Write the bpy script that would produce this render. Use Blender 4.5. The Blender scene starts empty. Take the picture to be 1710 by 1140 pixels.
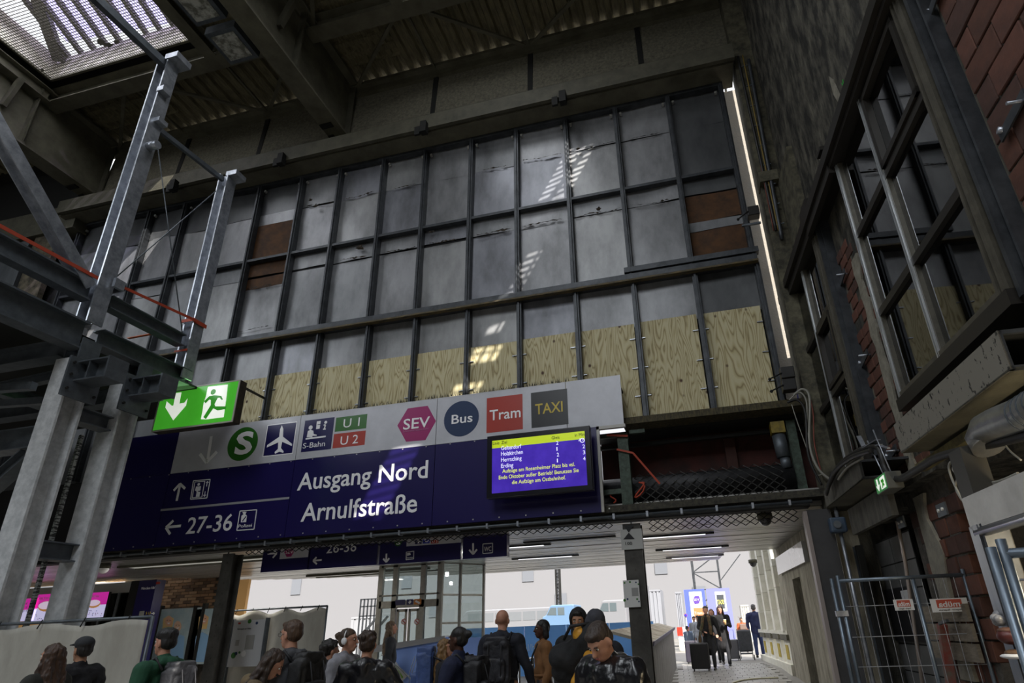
import bpy, bmesh, math, random
from mathutils import Vector, Matrix, noise
random.seed(7)
S = bpy.context.scene
COL = S.collection
R_ = math.radians

# ---------------------------------------------------------------- camera, world, sun, area lights, exposure
CAM = Matrix(((0.96968181, 0.12692727, 0.20882208), (0.24180712, -0.37491272, -0.89496914), (-0.03530594, 0.91832996, -0.39423796)))
EYE = Vector((0, 0, 1.6))
PPX, PPY, FPX = 931.12, 623.11, 995.16
cd = bpy.data.cameras.new('camera'); cam = bpy.data.objects.new('camera', cd); COL.objects.link(cam)
cam.matrix_world = Matrix.Translation(EYE) @ CAM.to_4x4()
cd.sensor_width = 36; cd.sensor_fit = 'HORIZONTAL'; cd.lens = FPX*36/1710
cd.shift_x = -(PPX-855)/1710; cd.shift_y = (PPY-570)/1710; cd.clip_end = 500
S.camera = cam
w = bpy.data.worlds.new('sky'); S.world = w; w.use_nodes = True
nt = w.node_tree; bg = nt.nodes['Background']; bg.inputs[0].default_value = (.93, .95, 1, 1)
# overcast sky: brighter overhead than at the horizon, the same all round
tc = nt.nodes.new('ShaderNodeTexCoord'); sx = nt.nodes.new('ShaderNodeSeparateXYZ'); nt.links.new(tc.outputs['Generated'], sx.inputs[0])
mm = nt.nodes.new('ShaderNodeMath'); mm.operation = 'MULTIPLY_ADD'; mm.use_clamp = False; mm.inputs[1].default_value = 2.6; mm.inputs[2].default_value = .27
cl = nt.nodes.new('ShaderNodeMath'); cl.operation = 'MAXIMUM'; cl.inputs[1].default_value = 0; nt.links.new(sx.outputs[2], cl.inputs[0]); nt.links.new(cl.outputs[0], mm.inputs[0]); nt.links.new(mm.outputs[0], bg.inputs[1])
def light(name, kind, loc, energy, color=(1, 1, 1), rot=None, aim=None, size=1, size_y=None, spread=None):
    d = bpy.data.lights.new(name, kind); o = bpy.data.objects.new(name, d); COL.objects.link(o); o.location = loc
    d.energy = energy; d.color = color
    if kind == 'AREA':
        d.shape = 'RECTANGLE'; d.size = size; d.size_y = size_y or size
        if spread: d.spread = spread
    if aim is not None: o.rotation_euler = (Vector(aim)-Vector(loc)).to_track_quat('-Z', 'Y').to_euler()
    return o
SUN_D = Vector((-.54, 1.0, -1.0)).normalized()
sun = light('sun', 'SUN', (0, -20, 30), 11, (1, .95, .88)); sun.rotation_euler = SUN_D.to_track_quat('-Z', 'Y').to_euler(); sun.data.angle = R_(.35)
# added fill lamps under the roof, standing in for daylight through its glazing
light('hall_daylight_fill', 'AREA', (-4, -9, 15.6), 1750, (.9, .95, 1), aim=(-4, -8, 0), size=7, size_y=12)
light('hall_daylight_fill', 'AREA', (-22, -6, 15.6), 2500, (.9, .95, 1), aim=(-21, -5, 0), size=7, size_y=14)
light('hall_daylight_fill', 'AREA', (-3.9, 5.0, 16.4), 260, (.93, .96, 1), aim=(-3.9, 5.6, 0), size=2.6, size_y=4.4)
light('hall_daylight_fill', 'AREA', (-13.9, 4.6, 16.9), 480, (.93, .96, 1), aim=(-13.9, 5.2, 0), size=4.4, size_y=6)
S.view_settings.view_transform = 'Standard'; S.view_settings.look = 'None'
S.view_settings.exposure = 0.0; S.view_settings.gamma = 1; S.view_settings.use_curve_mapping = False
S.cycles.use_denoising = True; S.cycles.max_bounces = 8; S.cycles.sample_clamp_indirect = 4; S.cycles.transparent_max_bounces = 12

# ---------------------------------------------------------------- helpers
def lin(h):
    c = [int(h[i:i+2], 16)/255 for i in (0, 2, 4)]
    return tuple(x/12.92 if x <= .04045 else ((x+.055)/1.055)**2.4 for x in c)+(1,)
MATS = {}
def mat(name, col, rough=.6, metal=0, col2=None, scale=3, detail=6, bump=0, bscale=None, stretch=(1, 1, 1), spec=.5, emit=0, alpha=1, coat=0, lo=.35, hi=.65, trans=0):
    if name in MATS: return MATS[name]
    m = bpy.data.materials.new(name); m.use_nodes = True; MATS[name] = m
    nt = m.node_tree; N = nt.nodes; L = nt.links; b = N['Principled BSDF']
    c1 = lin(col) if isinstance(col, str) else col
    b.inputs['Base Color'].default_value = c1; b.inputs['Roughness'].default_value = rough; b.inputs['Metallic'].default_value = metal
    b.inputs['Specular IOR Level'].default_value = spec; b.inputs['Coat Weight'].default_value = coat
    if trans: b.inputs['Transmission Weight'].default_value = trans
    if alpha < 1: b.inputs['Alpha'].default_value = alpha
    if emit:
        b.inputs['Emission Color'].default_value = c1; b.inputs['Emission Strength'].default_value = emit
    if col2 or bump:
        tc = N.new('ShaderNodeTexCoord'); mp = N.new('ShaderNodeMapping'); L.new(tc.outputs['Object'], mp.inputs[0]); mp.inputs['Scale'].default_value = stretch
    if col2:
        nz = N.new('ShaderNodeTexNoise'); nz.inputs['Scale'].default_value = scale; nz.inputs['Detail'].default_value = detail; nz.inputs['Roughness'].default_value = .65
        L.new(mp.outputs[0], nz.inputs['Vector'])
        r = N.new('ShaderNodeValToRGB'); r.color_ramp.elements[0].position = lo; r.color_ramp.elements[1].position = hi
        r.color_ramp.elements[0].color = c1; r.color_ramp.elements[1].color = lin(col2)
        L.new(nz.outputs[0], r.inputs[0]); L.new(r.outputs[0], b.inputs['Base Color'])
        if emit: L.new(r.outputs[0], b.inputs['Emission Color'])
    if bump:
        n2 = N.new('ShaderNodeTexNoise'); n2.inputs['Scale'].default_value = bscale or scale*4; n2.inputs['Detail'].default_value = 5; L.new(mp.outputs[0], n2.inputs['Vector'])
        bp = N.new('ShaderNodeBump'); bp.inputs['Strength'].default_value = bump; bp.inputs['Distance'].default_value = .03
        L.new(n2.outputs[0], bp.inputs['Height']); L.new(bp.outputs[0], b.inputs['Normal'])
    return m
def cray(px, py): return CAM @ Vector((px-PPX, -(py-PPY), -FPX))
def at(px, py, Y): r = cray(px, py); return EYE + r*(Y/r.y)
def atX(px, py, X): r = cray(px, py); return EYE + r*(X/r.x)
def atZ(px, py, Z): r = cray(px, py); return EYE + r*((Z-1.6)/r.z)
WA = R_(3.52); WU = Vector((math.sin(WA), -math.cos(WA), 0)); WN = Vector((-math.cos(WA), -math.sin(WA), 0))   # right wall: along it towards the camera; out of it into the hall
W0 = Vector((2.2, 11, 0))
def wp(u, z, e=0): return W0 + WU*u + WN*e + Vector((0, 0, z))     # point on the window plane of the right wall
def atW(px, py, e=0):
    r = cray(px, py); o = W0+WN*e; t = (o-EYE).dot(WN)/r.dot(WN); p = EYE+r*t; return p

class MB:
    def __init__(s): s.v = []; s.f = []; s.sm = []
    def add(s, vs, fs, smooth=False):
        k = len(s.v); s.v += [tuple(v) for v in vs]; s.f += [tuple(i+k for i in f) for f in fs]; s.sm += [smooth]*len(fs); return s
    def box(s, a, b):
        x0, y0, z0 = a; x1, y1, z1 = b
        if x0 > x1: x0, x1 = x1, x0
        if y0 > y1: y0, y1 = y1, y0
        if z0 > z1: z0, z1 = z1, z0
        return s.add([(x0,y0,z0),(x1,y0,z0),(x1,y1,z0),(x0,y1,z0),(x0,y0,z1),(x1,y0,z1),(x1,y1,z1),(x0,y1,z1)],
                     [(0,3,2,1),(4,5,6,7),(0,1,5,4),(1,2,6,5),(2,3,7,6),(3,0,4,7)])
    def obox(s, c, ax, ay, az):      # centre and half-axis vectors
        c, ax, ay, az = map(Vector, (c, ax, ay, az))
        vs = [c-ax-ay-az, c+ax-ay-az, c+ax+ay-az, c-ax+ay-az, c-ax-ay+az, c+ax-ay+az, c+ax+ay+az, c-ax+ay+az]
        fs = [(0,3,2,1),(4,5,6,7),(0,1,5,4),(1,2,6,5),(2,3,7,6),(3,0,4,7)]
        if ax.cross(ay).dot(az) < 0: fs = [f[::-1] for f in fs]
        return s.add(vs, fs)
    def bar(s, p, q, w=.1, h=.1, up=(0, 0, 1)):
        p, q = Vector(p), Vector(q); d = q-p; u = Vector(up)
        x = d.cross(u)
        if x.length < 1e-6: x = d.cross(Vector((0, 1, 0)))
        x.normalize(); y = x.cross(d).normalized()
        return s.obox((p+q)/2, d/2, x*w/2, y*h/2)
    def hbeam(s, p, q, b=.3, h=.3, t=.025, up=(0, 0, 1)):   # flanges lie at +-h/2 along 'up', web between
        p, q = Vector(p), Vector(q); d = (q-p).normalized(); u = Vector(up); u = (u-d*u.dot(d)).normalized()
        s.bar(p+u*(h/2-t/2), q+u*(h/2-t/2), b, t, u); s.bar(p-u*(h/2-t/2), q-u*(h/2-t/2), b, t, u)
        return s.bar(p, q, t, h-2*t, u)
    def tube(s, pts, r=.02, n=8, caps=True, rr=None):
        pts = [Vector(p) for p in pts]; k = len(s.v); N = len(pts); prev = None
        for i, p in enumerate(pts):
            d = (pts[min(i+1, N-1)]-pts[max(i-1, 0)]).normalized()
            if prev is None:
                a = d.cross(Vector((0, 0, 1)));
                if a.length < .05: a = d.cross(Vector((0, 1, 0)))
            else: a = prev-d*prev.dot(d)
            a.normalize(); prev = a; b = d.cross(a); rad = rr[i] if rr else r
            for j in range(n):
                t = 2*math.pi*j/n; s.v.append(tuple(p+(a*math.cos(t)+b*math.sin(t))*rad))
        for i in range(N-1):
            for j in range(n):
                a_, b_ = k+i*n+j, k+i*n+(j+1) % n; s.f.append((a_, b_, b_+n, a_+n)); s.sm.append(True)
        if caps:
            s.f.append(tuple(k+j for j in range(n))[::-1]); s.sm.append(False); s.f.append(tuple(k+(N-1)*n+j for j in range(n))); s.sm.append(False)
        return s
    def prism(s, poly, d):           # polygon of 3-D points pushed along d
        poly = [Vector(p) for p in poly]; d = Vector(d); n = len(poly)
        nrm = Vector((0, 0, 0))
        for i in range(n): nrm += poly[i].cross(poly[(i+1) % n])
        if nrm.dot(d) > 0: poly = poly[::-1]
        vs = poly+[p+d for p in poly]
        return s.add(vs, [tuple(range(n)), tuple(range(2*n-1, n-1, -1))]+[(i, i+n, (i+1) % n+n, (i+1) % n) for i in range(n)])
    def ell(s, c, r, rot=None, n=14, m=9, top=1.0, bot=-1.0):
        c = Vector(c); M = rot or Matrix.Identity(3); vs = []
        for i in range(m+1):
            ph = math.pi*i/m
            for j in range(n):
                t = 2*math.pi*j/n; v = Vector((math.sin(ph)*math.cos(t)*r[0], math.sin(ph)*math.sin(t)*r[1], math.cos(ph)*r[2])); vs.append(c+M@v)
        fs = [(i*n+j, (i+1)*n+j, (i+1)*n+(j+1) % n, i*n+(j+1) % n) for i in range(m) for j in range(n)]
        return s.add(vs, fs, True)
    def cone(s, p, r0, q, r1, n=12):  # rounded cone for bodies
        p, q = Vector(p), Vector(q); d = (q-p); L_ = d.length or .001; d /= L_
        pts, rr = [], []
        for k in range(4, 0, -1): a = k/4*math.pi/2*.98; pts.append(p-d*math.sin(a)*r0); rr.append(math.cos(a)*r0)
        pts += [p, q]; rr += [r0, r1]
        for k in range(1, 5): a = k/4*math.pi/2*.98; pts.append(q+d*math.sin(a)*r1); rr.append(math.cos(a)*r1)
        return s.tube(pts, n=n, rr=rr)
    def mesh(s, name):
        me = bpy.data.meshes.new(name); me.from_pydata(s.v, [], s.f); me.polygons.foreach_set('use_smooth', s.sm); me.update(); return me
    def build(s, name, m, parent=None, kind=None):
        me = s.mesh(name); me.materials.append(m); return link(name, me, parent, kind)
def link(name, me, parent=None, kind=None):
    o = bpy.data.objects.new(name, me); COL.objects.link(o)
    if parent is not None:
        o.parent = parent; o.matrix_parent_inverse = parent.matrix_basis.inverted() if parent.type == 'EMPTY' else Matrix.Identity(4)
        if parent.type != 'EMPTY' and parent.parent is not None: pass
    if kind: o['kind'] = kind
    return o
def tag(o, label=None, cat=None, group=None, kind=None):
    if label: o['label'] = label
    if cat: o['category'] = cat
    if group: o['group'] = group
    if kind: o['kind'] = kind
    return o
def thing(name, label, cat, loc=(0, 0, 0), group=None, rz=0):
    o = bpy.data.objects.new(name, None); COL.objects.link(o); o.empty_display_size = .2
    o.matrix_basis = Matrix.Translation(Vector(loc)) @ Matrix.Rotation(rz, 4, 'Z')
    return tag(o, label, cat, group)
def bevel(o, w=.01, seg=2):
    b = o.modifiers.new('bevel', 'BEVEL'); b.width = w; b.segments = seg; b.limit_method = 'ANGLE'; return o
FONTS = {}
def text(s, p0, p1, m, parent, h=None, name='lettering', depth=.004, nrm=(0, -1, 0), bold=0, italic=0, align='fit'):
    """lettering as a thin solid from baseline point p0 to p1 (world), h = capital height"""
    p0, p1 = Vector(p0), Vector(p1); cu = bpy.data.curves.new(name, 'FONT'); cu.body = s; cu.extrude = depth/2; cu.offset = bold; cu.shear = italic; cu.resolution_u = 3
    tmp = bpy.data.objects.new('t', cu); me = bpy.data.meshes.new_from_object(tmp); bpy.data.objects.remove(tmp)
    xs = [v.co.x for v in me.vertices]; x0, x1 = min(xs), max(xs); W = (p1-p0).length
    capH = .73
    sx = W/(x1-x0); sy = (h/capH) if h else sx
    X = (p1-p0).normalized(); N_ = Vector(nrm).normalized(); Y = N_.cross(X).normalized()
    for v in me.vertices: v.co = p0 + X*((v.co.x-x0)*sx) + Y*(v.co.y*sy) + N_*(v.co.z+depth/2)
    me.materials.clear(); me.materials.append(m); me.update()
    o = link(name, me, parent); return o
# ================================================================ materials of the hall
sheet_cols = ['3c3d40', '505255', '58595b', '606163', '525356']
SHEET = [mat('sheet_metal_%d' % i, c, .38, .25, col2=c2, scale=1.1, detail=9, bump=.2, bscale=1.1, stretch=(1, 1, .45), lo=.28, hi=.62) for i, (c, c2) in enumerate(zip(sheet_cols, ['5e6062', '8c8e91', '96979a', 'a0a1a2', '90929a']))]
RUST = mat('rusted_board', '5a3a1c', .8, col2='3c2716', scale=4, detail=8)
def plywood(name, seed):
    m = bpy.data.materials.new(name); m.use_nodes = True; nt = m.node_tree; N = nt.nodes; L = nt.links; b = N['Principled BSDF']; b.inputs['Roughness'].default_value = .65
    tc = N.new('ShaderNodeTexCoord'); mp = N.new('ShaderNodeMapping'); mp.inputs['Location'].default_value = (seed*3.1, 0, seed*1.7); mp.inputs['Scale'].default_value = (1.5, 1, .22); L.new(tc.outputs['Object'], mp.inputs[0])
    nz = N.new('ShaderNodeTexNoise'); nz.inputs['Scale'].default_value = 2.2; nz.inputs['Detail'].default_value = 2; nz.inputs['Distortion'].default_value = .25; L.new(mp.outputs[0], nz.inputs['Vector'])
    mu = N.new('ShaderNodeMath'); mu.operation = 'MULTIPLY'; mu.inputs[1].default_value = 34; L.new(nz.outputs[0], mu.inputs[0])
    fr = N.new('ShaderNodeMath'); fr.operation = 'PINGPONG'; fr.inputs[1].default_value = 1; L.new(mu.outputs[0], fr.inputs[0])
    r = N.new('ShaderNodeValToRGB'); e = r.color_ramp.elements; e[0].position = 0; e[0].color = lin('8f805a'); e[1].position = .75; e[1].color = lin('c6bd98'); x = e.new(.3); x.color = lin('b8ab80'); L.new(fr.outputs[0], r.inputs[0])
    vo = N.new('ShaderNodeTexVoronoi'); vo.inputs['Scale'].default_value = 2.4; mp2 = N.new('ShaderNodeMapping'); mp2.inputs['Location'].default_value = (seed*1.3, 0, seed*.7); mp2.inputs['Scale'].default_value = (1, 1, .8); L.new(tc.outputs['Object'], mp2.inputs[0]); L.new(mp2.outputs[0], vo.inputs['Vector'])
    r2 = N.new('ShaderNodeValToRGB'); e = r2.color_ramp.elements; e[0].position = .05; e[0].color = (0, 0, 0, 1); e[1].position = .10; e[1].color = (1, 1, 1, 1); L.new(vo.outputs['Distance'], r2.inputs[0])
    mx = N.new('ShaderNodeMix'); mx.data_type = 'RGBA'; L.new(r2.outputs[0], mx.inputs[0]); mx.inputs[6].default_value = lin('4a2e18'); L.new(r.outputs[0], mx.inputs[7]); L.new(mx.outputs[2], b.inputs['Base Color'])
    return m
PLY = [plywood('plywood_%d' % i, i*1.7) for i in range(3)]
STEEL_D = mat('dark_painted_steel', '4a4d51', .45, .4, col2='33363a', scale=5)
GRIME = mat('grimy_painted_steel', '5c594a', .7, 0, col2='403e33', scale=3, detail=10, bump=.15, bscale=20, lo=.3, hi=.7)
GRIME2 = mat('grimy_olive_steel', '6b6858', .7, 0, col2='504d40', scale=2, detail=10)
FASC = mat('speckled_fascia', '7c7868', .85, 0, col2='454238', scale=14, detail=12, lo=.3, hi=.75)
DECK = mat('corrugated_deck', '827a5e', .7, 0, col2='5a5442', scale=6, stretch=(3, .6, 3))
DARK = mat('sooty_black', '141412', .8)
GALV = mat('galvanised_steel', 'b8bcc4', .38, .75, col2='8e939b', scale=7, detail=8, bump=.04)
GALV2 = mat('dull_galvanised_steel', '6a7076', .5, .6, col2='565c62', scale=6, detail=8)
SCREW = mat('bright_screw', 'd8d6d0', .3, .6)
CONC = mat('grimy_concrete', '1f1e1a', .9, 0, col2='6e6a5e', scale=4.5, detail=15, bump=1, bscale=14, stretch=(1, 1, .4), lo=.42, hi=.72)
CONC2 = mat('weathered_plaster', '65614f', .9, 0, col2='34322a', scale=5, detail=12, bump=.4, bscale=12, lo=.35, hi=.65)
PLAST = mat('pale_plaster_patch', '8f8b7e', .9, 0, col2='6d695d', scale=5, detail=10, bump=.4, bscale=20)
BRICK = [mat('hollow_brick_%d' % i, c, .85, 0, col2=c2, scale=4, detail=8, bump=.3, bscale=12, stretch=(1, 1, 1)) for i, (c, c2) in enumerate((('593629', '44291f'), ('633d30', '4c2f26'), ('4c3129', '3b261f')))]
MORT = mat('grey_mortar', '55504a', .95, 0, col2='36332e', scale=10, bump=.4, bscale=30)

# ================================================================ far facade (steel grid with sheets)
FY = 11.0
wall = MB().box((-18.0, FY+.16, 5.2), (1.72, FY+.22, 14.2)).box((-18.0, FY+.16, 3.62), (-1.95, FY+.22, 5.2)).build('wall_far', mat('facade_backing', '1c1c1e', .8)); wall['kind'] = 'structure'
mx_ = [1.64, .40, -.87, -2.12, -3.40, -4.60, -5.87, -7.07, -8.37, -9.55, -10.88, -12.1, -13.35, -14.6, -15.85, -17.1]
rowsZ = [13.28, 12.3, 10.78, 10.32, 8.36, 7.3]
for i in range(len(mx_)-1):
    xr, xl = mx_[i], mx_[i+1]
    for j in range(len(rowsZ)-1):
        zt, zb = rowsZ[j]+random.uniform(-.05, .05)*(j in (1, 3)), rowsZ[j+1]+random.uniform(-.05, .05)*(j in (0, 2))
        dark = i == 0 or (i >= 9 and j < 1)
        m = SHEET[0] if dark else SHEET[random.choice([1, 2, 2, 3, 4])]
        pieces = [(zt, zb, m)]
        if i == 9 and j == 1: pieces = [(zt, 12.0, m), (12.0, zb, RUST)]
        if i == 9 and j == 2: pieces = [(zt, zb, RUST)]
        if i == 9 and j == 3: pieces = [(zt, 9.98, RUST), (9.98, zb, m)]
        if i == 0 and j == 2: pieces = [(zt, zb, m)]
        if i == 0 and j == 3: pieces = [(zt, 9.62, RUST), (9.62, 9.38, SHEET[1]), (9.38, zb, RUST)]
        for a, b, mm in pieces:
            d0, d1, d2, d3 = (random.uniform(0, .03) for _ in range(4))
            # a slightly buckled sheet
            q = MB(); nx, nz_ = 4, 4; vs = []; 
            for kz in range(nz_+1):
                for kx in range(nx+1):
                    fx, fz = kx/nx, kz/nz_; x = xl+.02+(xr-xl-.04)*fx; z = b+(a-b)*fz
                    base = (d0*(1-fx)+d1*fx)*(1-fz)+(d2*(1-fx)+d3*fx)*fz
                    vs.append((x, FY+.10+base+.035*noise.noise(Vector((x*1.3, z*1.3, i*3+j))), z))
            fs = [(r*(nx+1)+c, r*(nx+1)+c+1, (r+1)*(nx+1)+c+1, (r+1)*(nx+1)+c) for r in range(nz_) for c in range(nx)]
            q.add(vs, fs, True); q.build('metal_panel' if mm is not RUST else 'rusted_panel', mm, wall)
    # plywood infill
    zb = 5.26 if i < 3 else 5.26
    ztop = 7.37+random.uniform(-.02, .02)
    if i > 10: MB().box((xl+.05, FY+.06, zb), (xr-.05, FY+.085, ztop)).build('metal_panel', SHEET[0], wall); continue
    MB().box((xl+.05, FY+.06, zb), (xr-.05, FY+.085, ztop)).build('plywood_panel', PLY[(i*2) % 3], wall)
    for zz in (7.0, 6.35, 5.75):
        if i >= 3 and zz < 6.3: continue
        for xx, sg in ((xr-.05, -1), (xl+.05, 1)):
            MB().box((xx, FY+.03, zz-.008), (xx+sg*.11, FY+.058, zz+.008)).build('clip', GALV, wall)
for i, x in enumerate(mx_):
    MB().box((x-.055, FY-.06, 8.45), (x+.055, FY+.1, 13.25)).box((x-.02, FY-.1, 8.45), (x+.02, FY-.06, 13.25)).build('mullion', STEEL_D, wall)
    MB().box((x-.055+.03, FY-.06, 5.26), (x+.055+.03, FY+.1, 8.3)).box((x+.01, FY-.1, 5.26), (x+.05, FY-.06, 8.3)).build('mullion', STEEL_D, wall)
    for dx in (-.12, .12):
        MB().box((x+dx-.025, FY+.02, 13.10), (x+dx+.025, FY+.09, 13.16)).build('clip', SCREW, wall)
for z, h, nm in ((10.78, .035, 'rail'), (8.38, .09, 'rail'), (13.3, .05, 'rail')):
    MB().box((-17.2, FY-.05-(.06 if h > .06 else 0), z-h), (1.70, FY+.1, z+h)).build(nm, STEEL_D, wall)
MB().box((-1.0, FY-.14, 8.50), (1.75, FY+.02, 8.62)).build('rail', STEEL_D, wall)
MB().box((-17.2, FY-.2, 8.25), (1.7, FY-.08, 8.29)).build('rail', mat('yellowed_cable_rail', '6a5a35', .7, col2='2c2a24', scale=30, stretch=(.2, 1, 1)), wall)
# torn foil edges along the sheet joints
TEAR = mat('torn_foil', '3f3324', .8, 0, col2='14100b', scale=20)
def tear(x0, x1, z, amp=.06):
    q = MB(); n = int((x1-x0)/.05)+2; top, bot = [], []
    for k in range(n):
        x = x0+(x1-x0)*k/(n-1); h = amp*(.25+abs(noise.noise(Vector((x*3, z, 2))))*2.2); zz = z+.05*noise.noise(Vector((x*2, z, 9)))
        top.append((x, FY+.05+.03*random.random(), zz+h*random.uniform(.1, .8))); bot.append((x, FY+.03+.04*random.random(), zz-h*random.uniform(0, .6)))
    q.add(top+bot, [(k+n, k+1+n, k+1, k) for k in range(n-1)]); q.build('torn_edge', TEAR, wall)
for i in range(1, 9):
    if i not in (5,): tear(mx_[i+1]+.08+random.random()*.3, mx_[i]-.08-random.random()*.3, 12.3, .035)
    if i != 8: tear(mx_[i+1]+.08+random.random()*.2, mx_[i]-.08-random.random()*.3, 10.32, .045)
tear(-10.8, -9.65, 9.97, .06); tear(-10.8, -9.9, 8.75, .02)
def flap(px, py, s):
    c = at(px, py, FY+.03); q = MB()
    n = 9; ring = [c+Vector((s*(1+random.uniform(-.6, .2))*math.cos(k*6.283/n)*.8, -.02-.03*random.random(), s*(1+random.uniform(-.7, .1))*math.sin(k*6.283/n)*.6)) for k in range(n)]
    q.add([c+Vector((0, -.06, 0))]+ring, [(0, k+1, (k+1) % n+1) for k in range(n)]); q.build('torn_edge', TEAR, wall)
for a in ((603, 415, .2), (528, 345, .14), (520, 335, .1), (722, 388, .12), (965, 250, .1), (1000, 350, .12)): flap(a[0], a[1], a[2]*.8)
# lintel bands above the grid
MB().box((-17.4, FY-.50, 13.34), (1.95, FY+.2, 13.8)).build('lintel_band', GRIME2, wall)
MB().box((-17.4, FY-.54, 13.40), (1.95, FY-.50, 13.8)).build('lintel_band', DARK, wall)
MB().box((-17.4, FY-.64, 13.36), (1.98, FY-.54, 13.80)).build('lintel_band', GRIME, wall)
MB().box((-17.4, FY-.1, 13.80), (1.98, FY+.2, 14.45)).build('lintel_band', GRIME, wall)
fx = [2.1, -.1, -3.0, -5.75, -8.4, -11.2, -14.0, -16.9]
for i in range(len(fx)-1):
    MB().prism([(fx[i+1]+.06, FY-.05, 14.42), (fx[i]-.06, FY-.05, 14.42), (fx[i]-.06, FY+.1, 16.2), (fx[i+1]+.06, FY+.1, 16.2)], (0, .05, 0)).build('fascia_panel', FASC, wall)
    MB().bar((fx[i], FY, 14.42), (fx[i], FY+.1, 16.2), .14, .1, (0, 1, 0)).build('fascia_joint', DARK, wall)
MB().box((-17.4, FY-.02, 15.95), (2.1, FY+.1, 16.0)).box((-17.4, FY-.12, 16.2), (2.1, FY+.1, 16.25)).box((-17.4, FY-.04, 16.36), (2.1, FY+.1, 16.42)).box((-17.4, FY+.02, 16), (2.1, FY+.1, 16.5)).build('fascia_angle', GRIME2, wall)
for px, py in ((940, 165), (708, 215), (470, 268), (290, 312)):
    p = at(px, py, FY-.7)
    MB().box((p.x-.08, FY-.78, p.z-.14), (p.x+.08, FY-.62, p.z+.2)).box((p.x-.28, FY-.68, p.z-.1), (p.x-.14, FY-.62, p.z+.16)).build('cable_clamp', DARK, wall)
# gap between the grid and the right corner, closed by a stone pier outdoors
OUT = mat('sunlit_outer_plaster', '9c988f', .9, 0, col2='a49c90', scale=6, detail=10, bump=.3)
MB().box((1.0, 12.3, 3.7), (3.6, 12.6, 14.4)).build('wall_outer', OUT, None, 'structure')

# lower ledge, dark recess of the shutter box
wl = MB().box((-1.3, FY-.16, 5.14), (2.15, FY+.9, 5.27)).build('trim_1', mat('rusty_ledge', '5b5238', .8, .2, col2='2a2820', scale=25, stretch=(1, 1, .3)), None, 'structure')
box = thing('shutter_housing', 'open dark shutter housing with rusty back, green posts and rolled shutter under the plywood', 'shutter box', (0, FY, 3.5))
MB().box((-1.9, FY+.85, 3.5), (2.15, FY+.92, 5.2)).build('back_panel', mat('rust_brown_primer', '4a211a', .8, 0, col2='2c1511', scale=3), box)
MB().box((.55, FY+.7, 3.7), (.75, FY+.85, 4.95)).build('rib', mat('rust_rib', '3c1f18', .8), box)
MB().box((-1.9, FY+.4, 4.85), (2.1, FY+.5, 4.92)).box((-1.9, FY+.3, 5.08), (2.1, FY+.85, 5.14)).build('guide_rail', DARK, box)
VERD = mat('green_primed_steel', '4c5c50', .6, .2, col2='30382f', scale=12)
MB().hbeam((-1.33, FY+.02, 3.62), (-1.33, FY+.02, 5.0), .2, .2, .02, (0, 1, 0)).build('post', VERD, box)
MB().hbeam((1.75, FY+.3, 3.6), (1.75, FY+.3, 5.0), .16, .16, .02, (0, 1, 0)).build('post', VERD, box)
for b0, b1 in (((-1.8, FY-.05, 3.86), (-1.35, FY+.05, 3.95)), ((-1.85, FY-.02, 4.95), (-1.4, FY+.05, 5.02)), ((-1.2, FY-.05, 4.98), (-.9, FY+.05, 5.05))): MB().box(b0, b1).build('cross_arm', VERD, box)
MB().tube([(-1.9, FY+.35, 3.98), (1.65, FY+.35, 3.98)], .24, 20).build('shutter_roll', mat('rolled_shutter', '3a3a3c', .6, .4, col2='242426', scale=8), box)
q = MB(); 
def diamond(q, x0, x1, z0, z1, cw, ch, yf, r=.006):
    nx, nz_ = int((x1-x0)/cw), int((z1-z0)/ch)
    for i in range(nx):
        for j in range(nz_):
            cx, cz = x0+(i+.5)*cw, z0+(j+.5)*ch
            for a, b in (((cx-cw/2, cz), (cx, cz+ch/2)), ((cx, cz+ch/2), (cx+cw/2, cz)), ((cx+cw/2, cz), (cx, cz-ch/2)), ((cx, cz-ch/2), (cx-cw/2, cz))):
                q.bar((a[0], yf(a[1]), a[1]), (b[0], yf(b[1]), b[1]), r*2, r*2)
diamond(q, -1.2, 1.6, 3.66, 4.24, .19, .145, lambda z: FY+.08+max(0, z-3.95)*.5, .008)
q.build('mesh_guard', mat('mesh_wire', '2c2b29', .5, .5), box, 'stuff')
STRAP = mat('orange_strap', 'a83e24', .6)
sp = thing('lashing_strap', 'loose orange lashing strap tied around the green post in the shutter housing', 'strap', (-1.33, FY-.1, 4.9))
MB().bar((-1.62, FY-.12, 4.98), (-1.22, FY-.12, 4.92), .04, .01, (0, 1, 0)).bar((-1.45, FY-.12, 4.68), (-1.15, FY-.12, 4.58), .035, .01, (0, 1, 0)).bar((-1.15, FY-.12, 4.58), (-.72, FY-.02, 3.98), .035, .01, (0, 1, 0)).build('webbing', STRAP, sp)
MB().tube([(-1.1+.1*math.sin(t*2.3), FY-.02, 3.9+.14*math.cos(t*1.7)) for t in [k*.35 for k in range(12)]], .016, 6).tube([(-1.6+.05*math.sin(t), FY, 3.7+.03*t) for t in range(8)], .016, 6).build('loose_end', STRAP, sp)
mot = thing('shutter_motor', 'yellow capped shutter motor hanging at the right end of the shutter housing', 'motor', (1.5, FY+.2, 4.3))
MB().box((1.38, FY+.05, 4.74), (1.62, FY+.3, 4.95)).build('cap', mat('dull_yellow_paint', '8f7a1e', .5, col2='5c4e18', scale=9), mot)
MB().tube([(1.5, FY+.18, 4.72), (1.52, FY+.18, 4.3)], .12, 14).tube([(1.53, FY+.18, 4.3), (1.55, FY+.18, 4.1)], .09, 12).build('motor_body', GALV2, mot)
MB().tube([(1.56, FY+.18, 4.1), (1.57, FY+.18, 4.0)], .035, 8).build('brass_plug', mat('brass', '9a7c30', .4, .8), mot)
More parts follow.
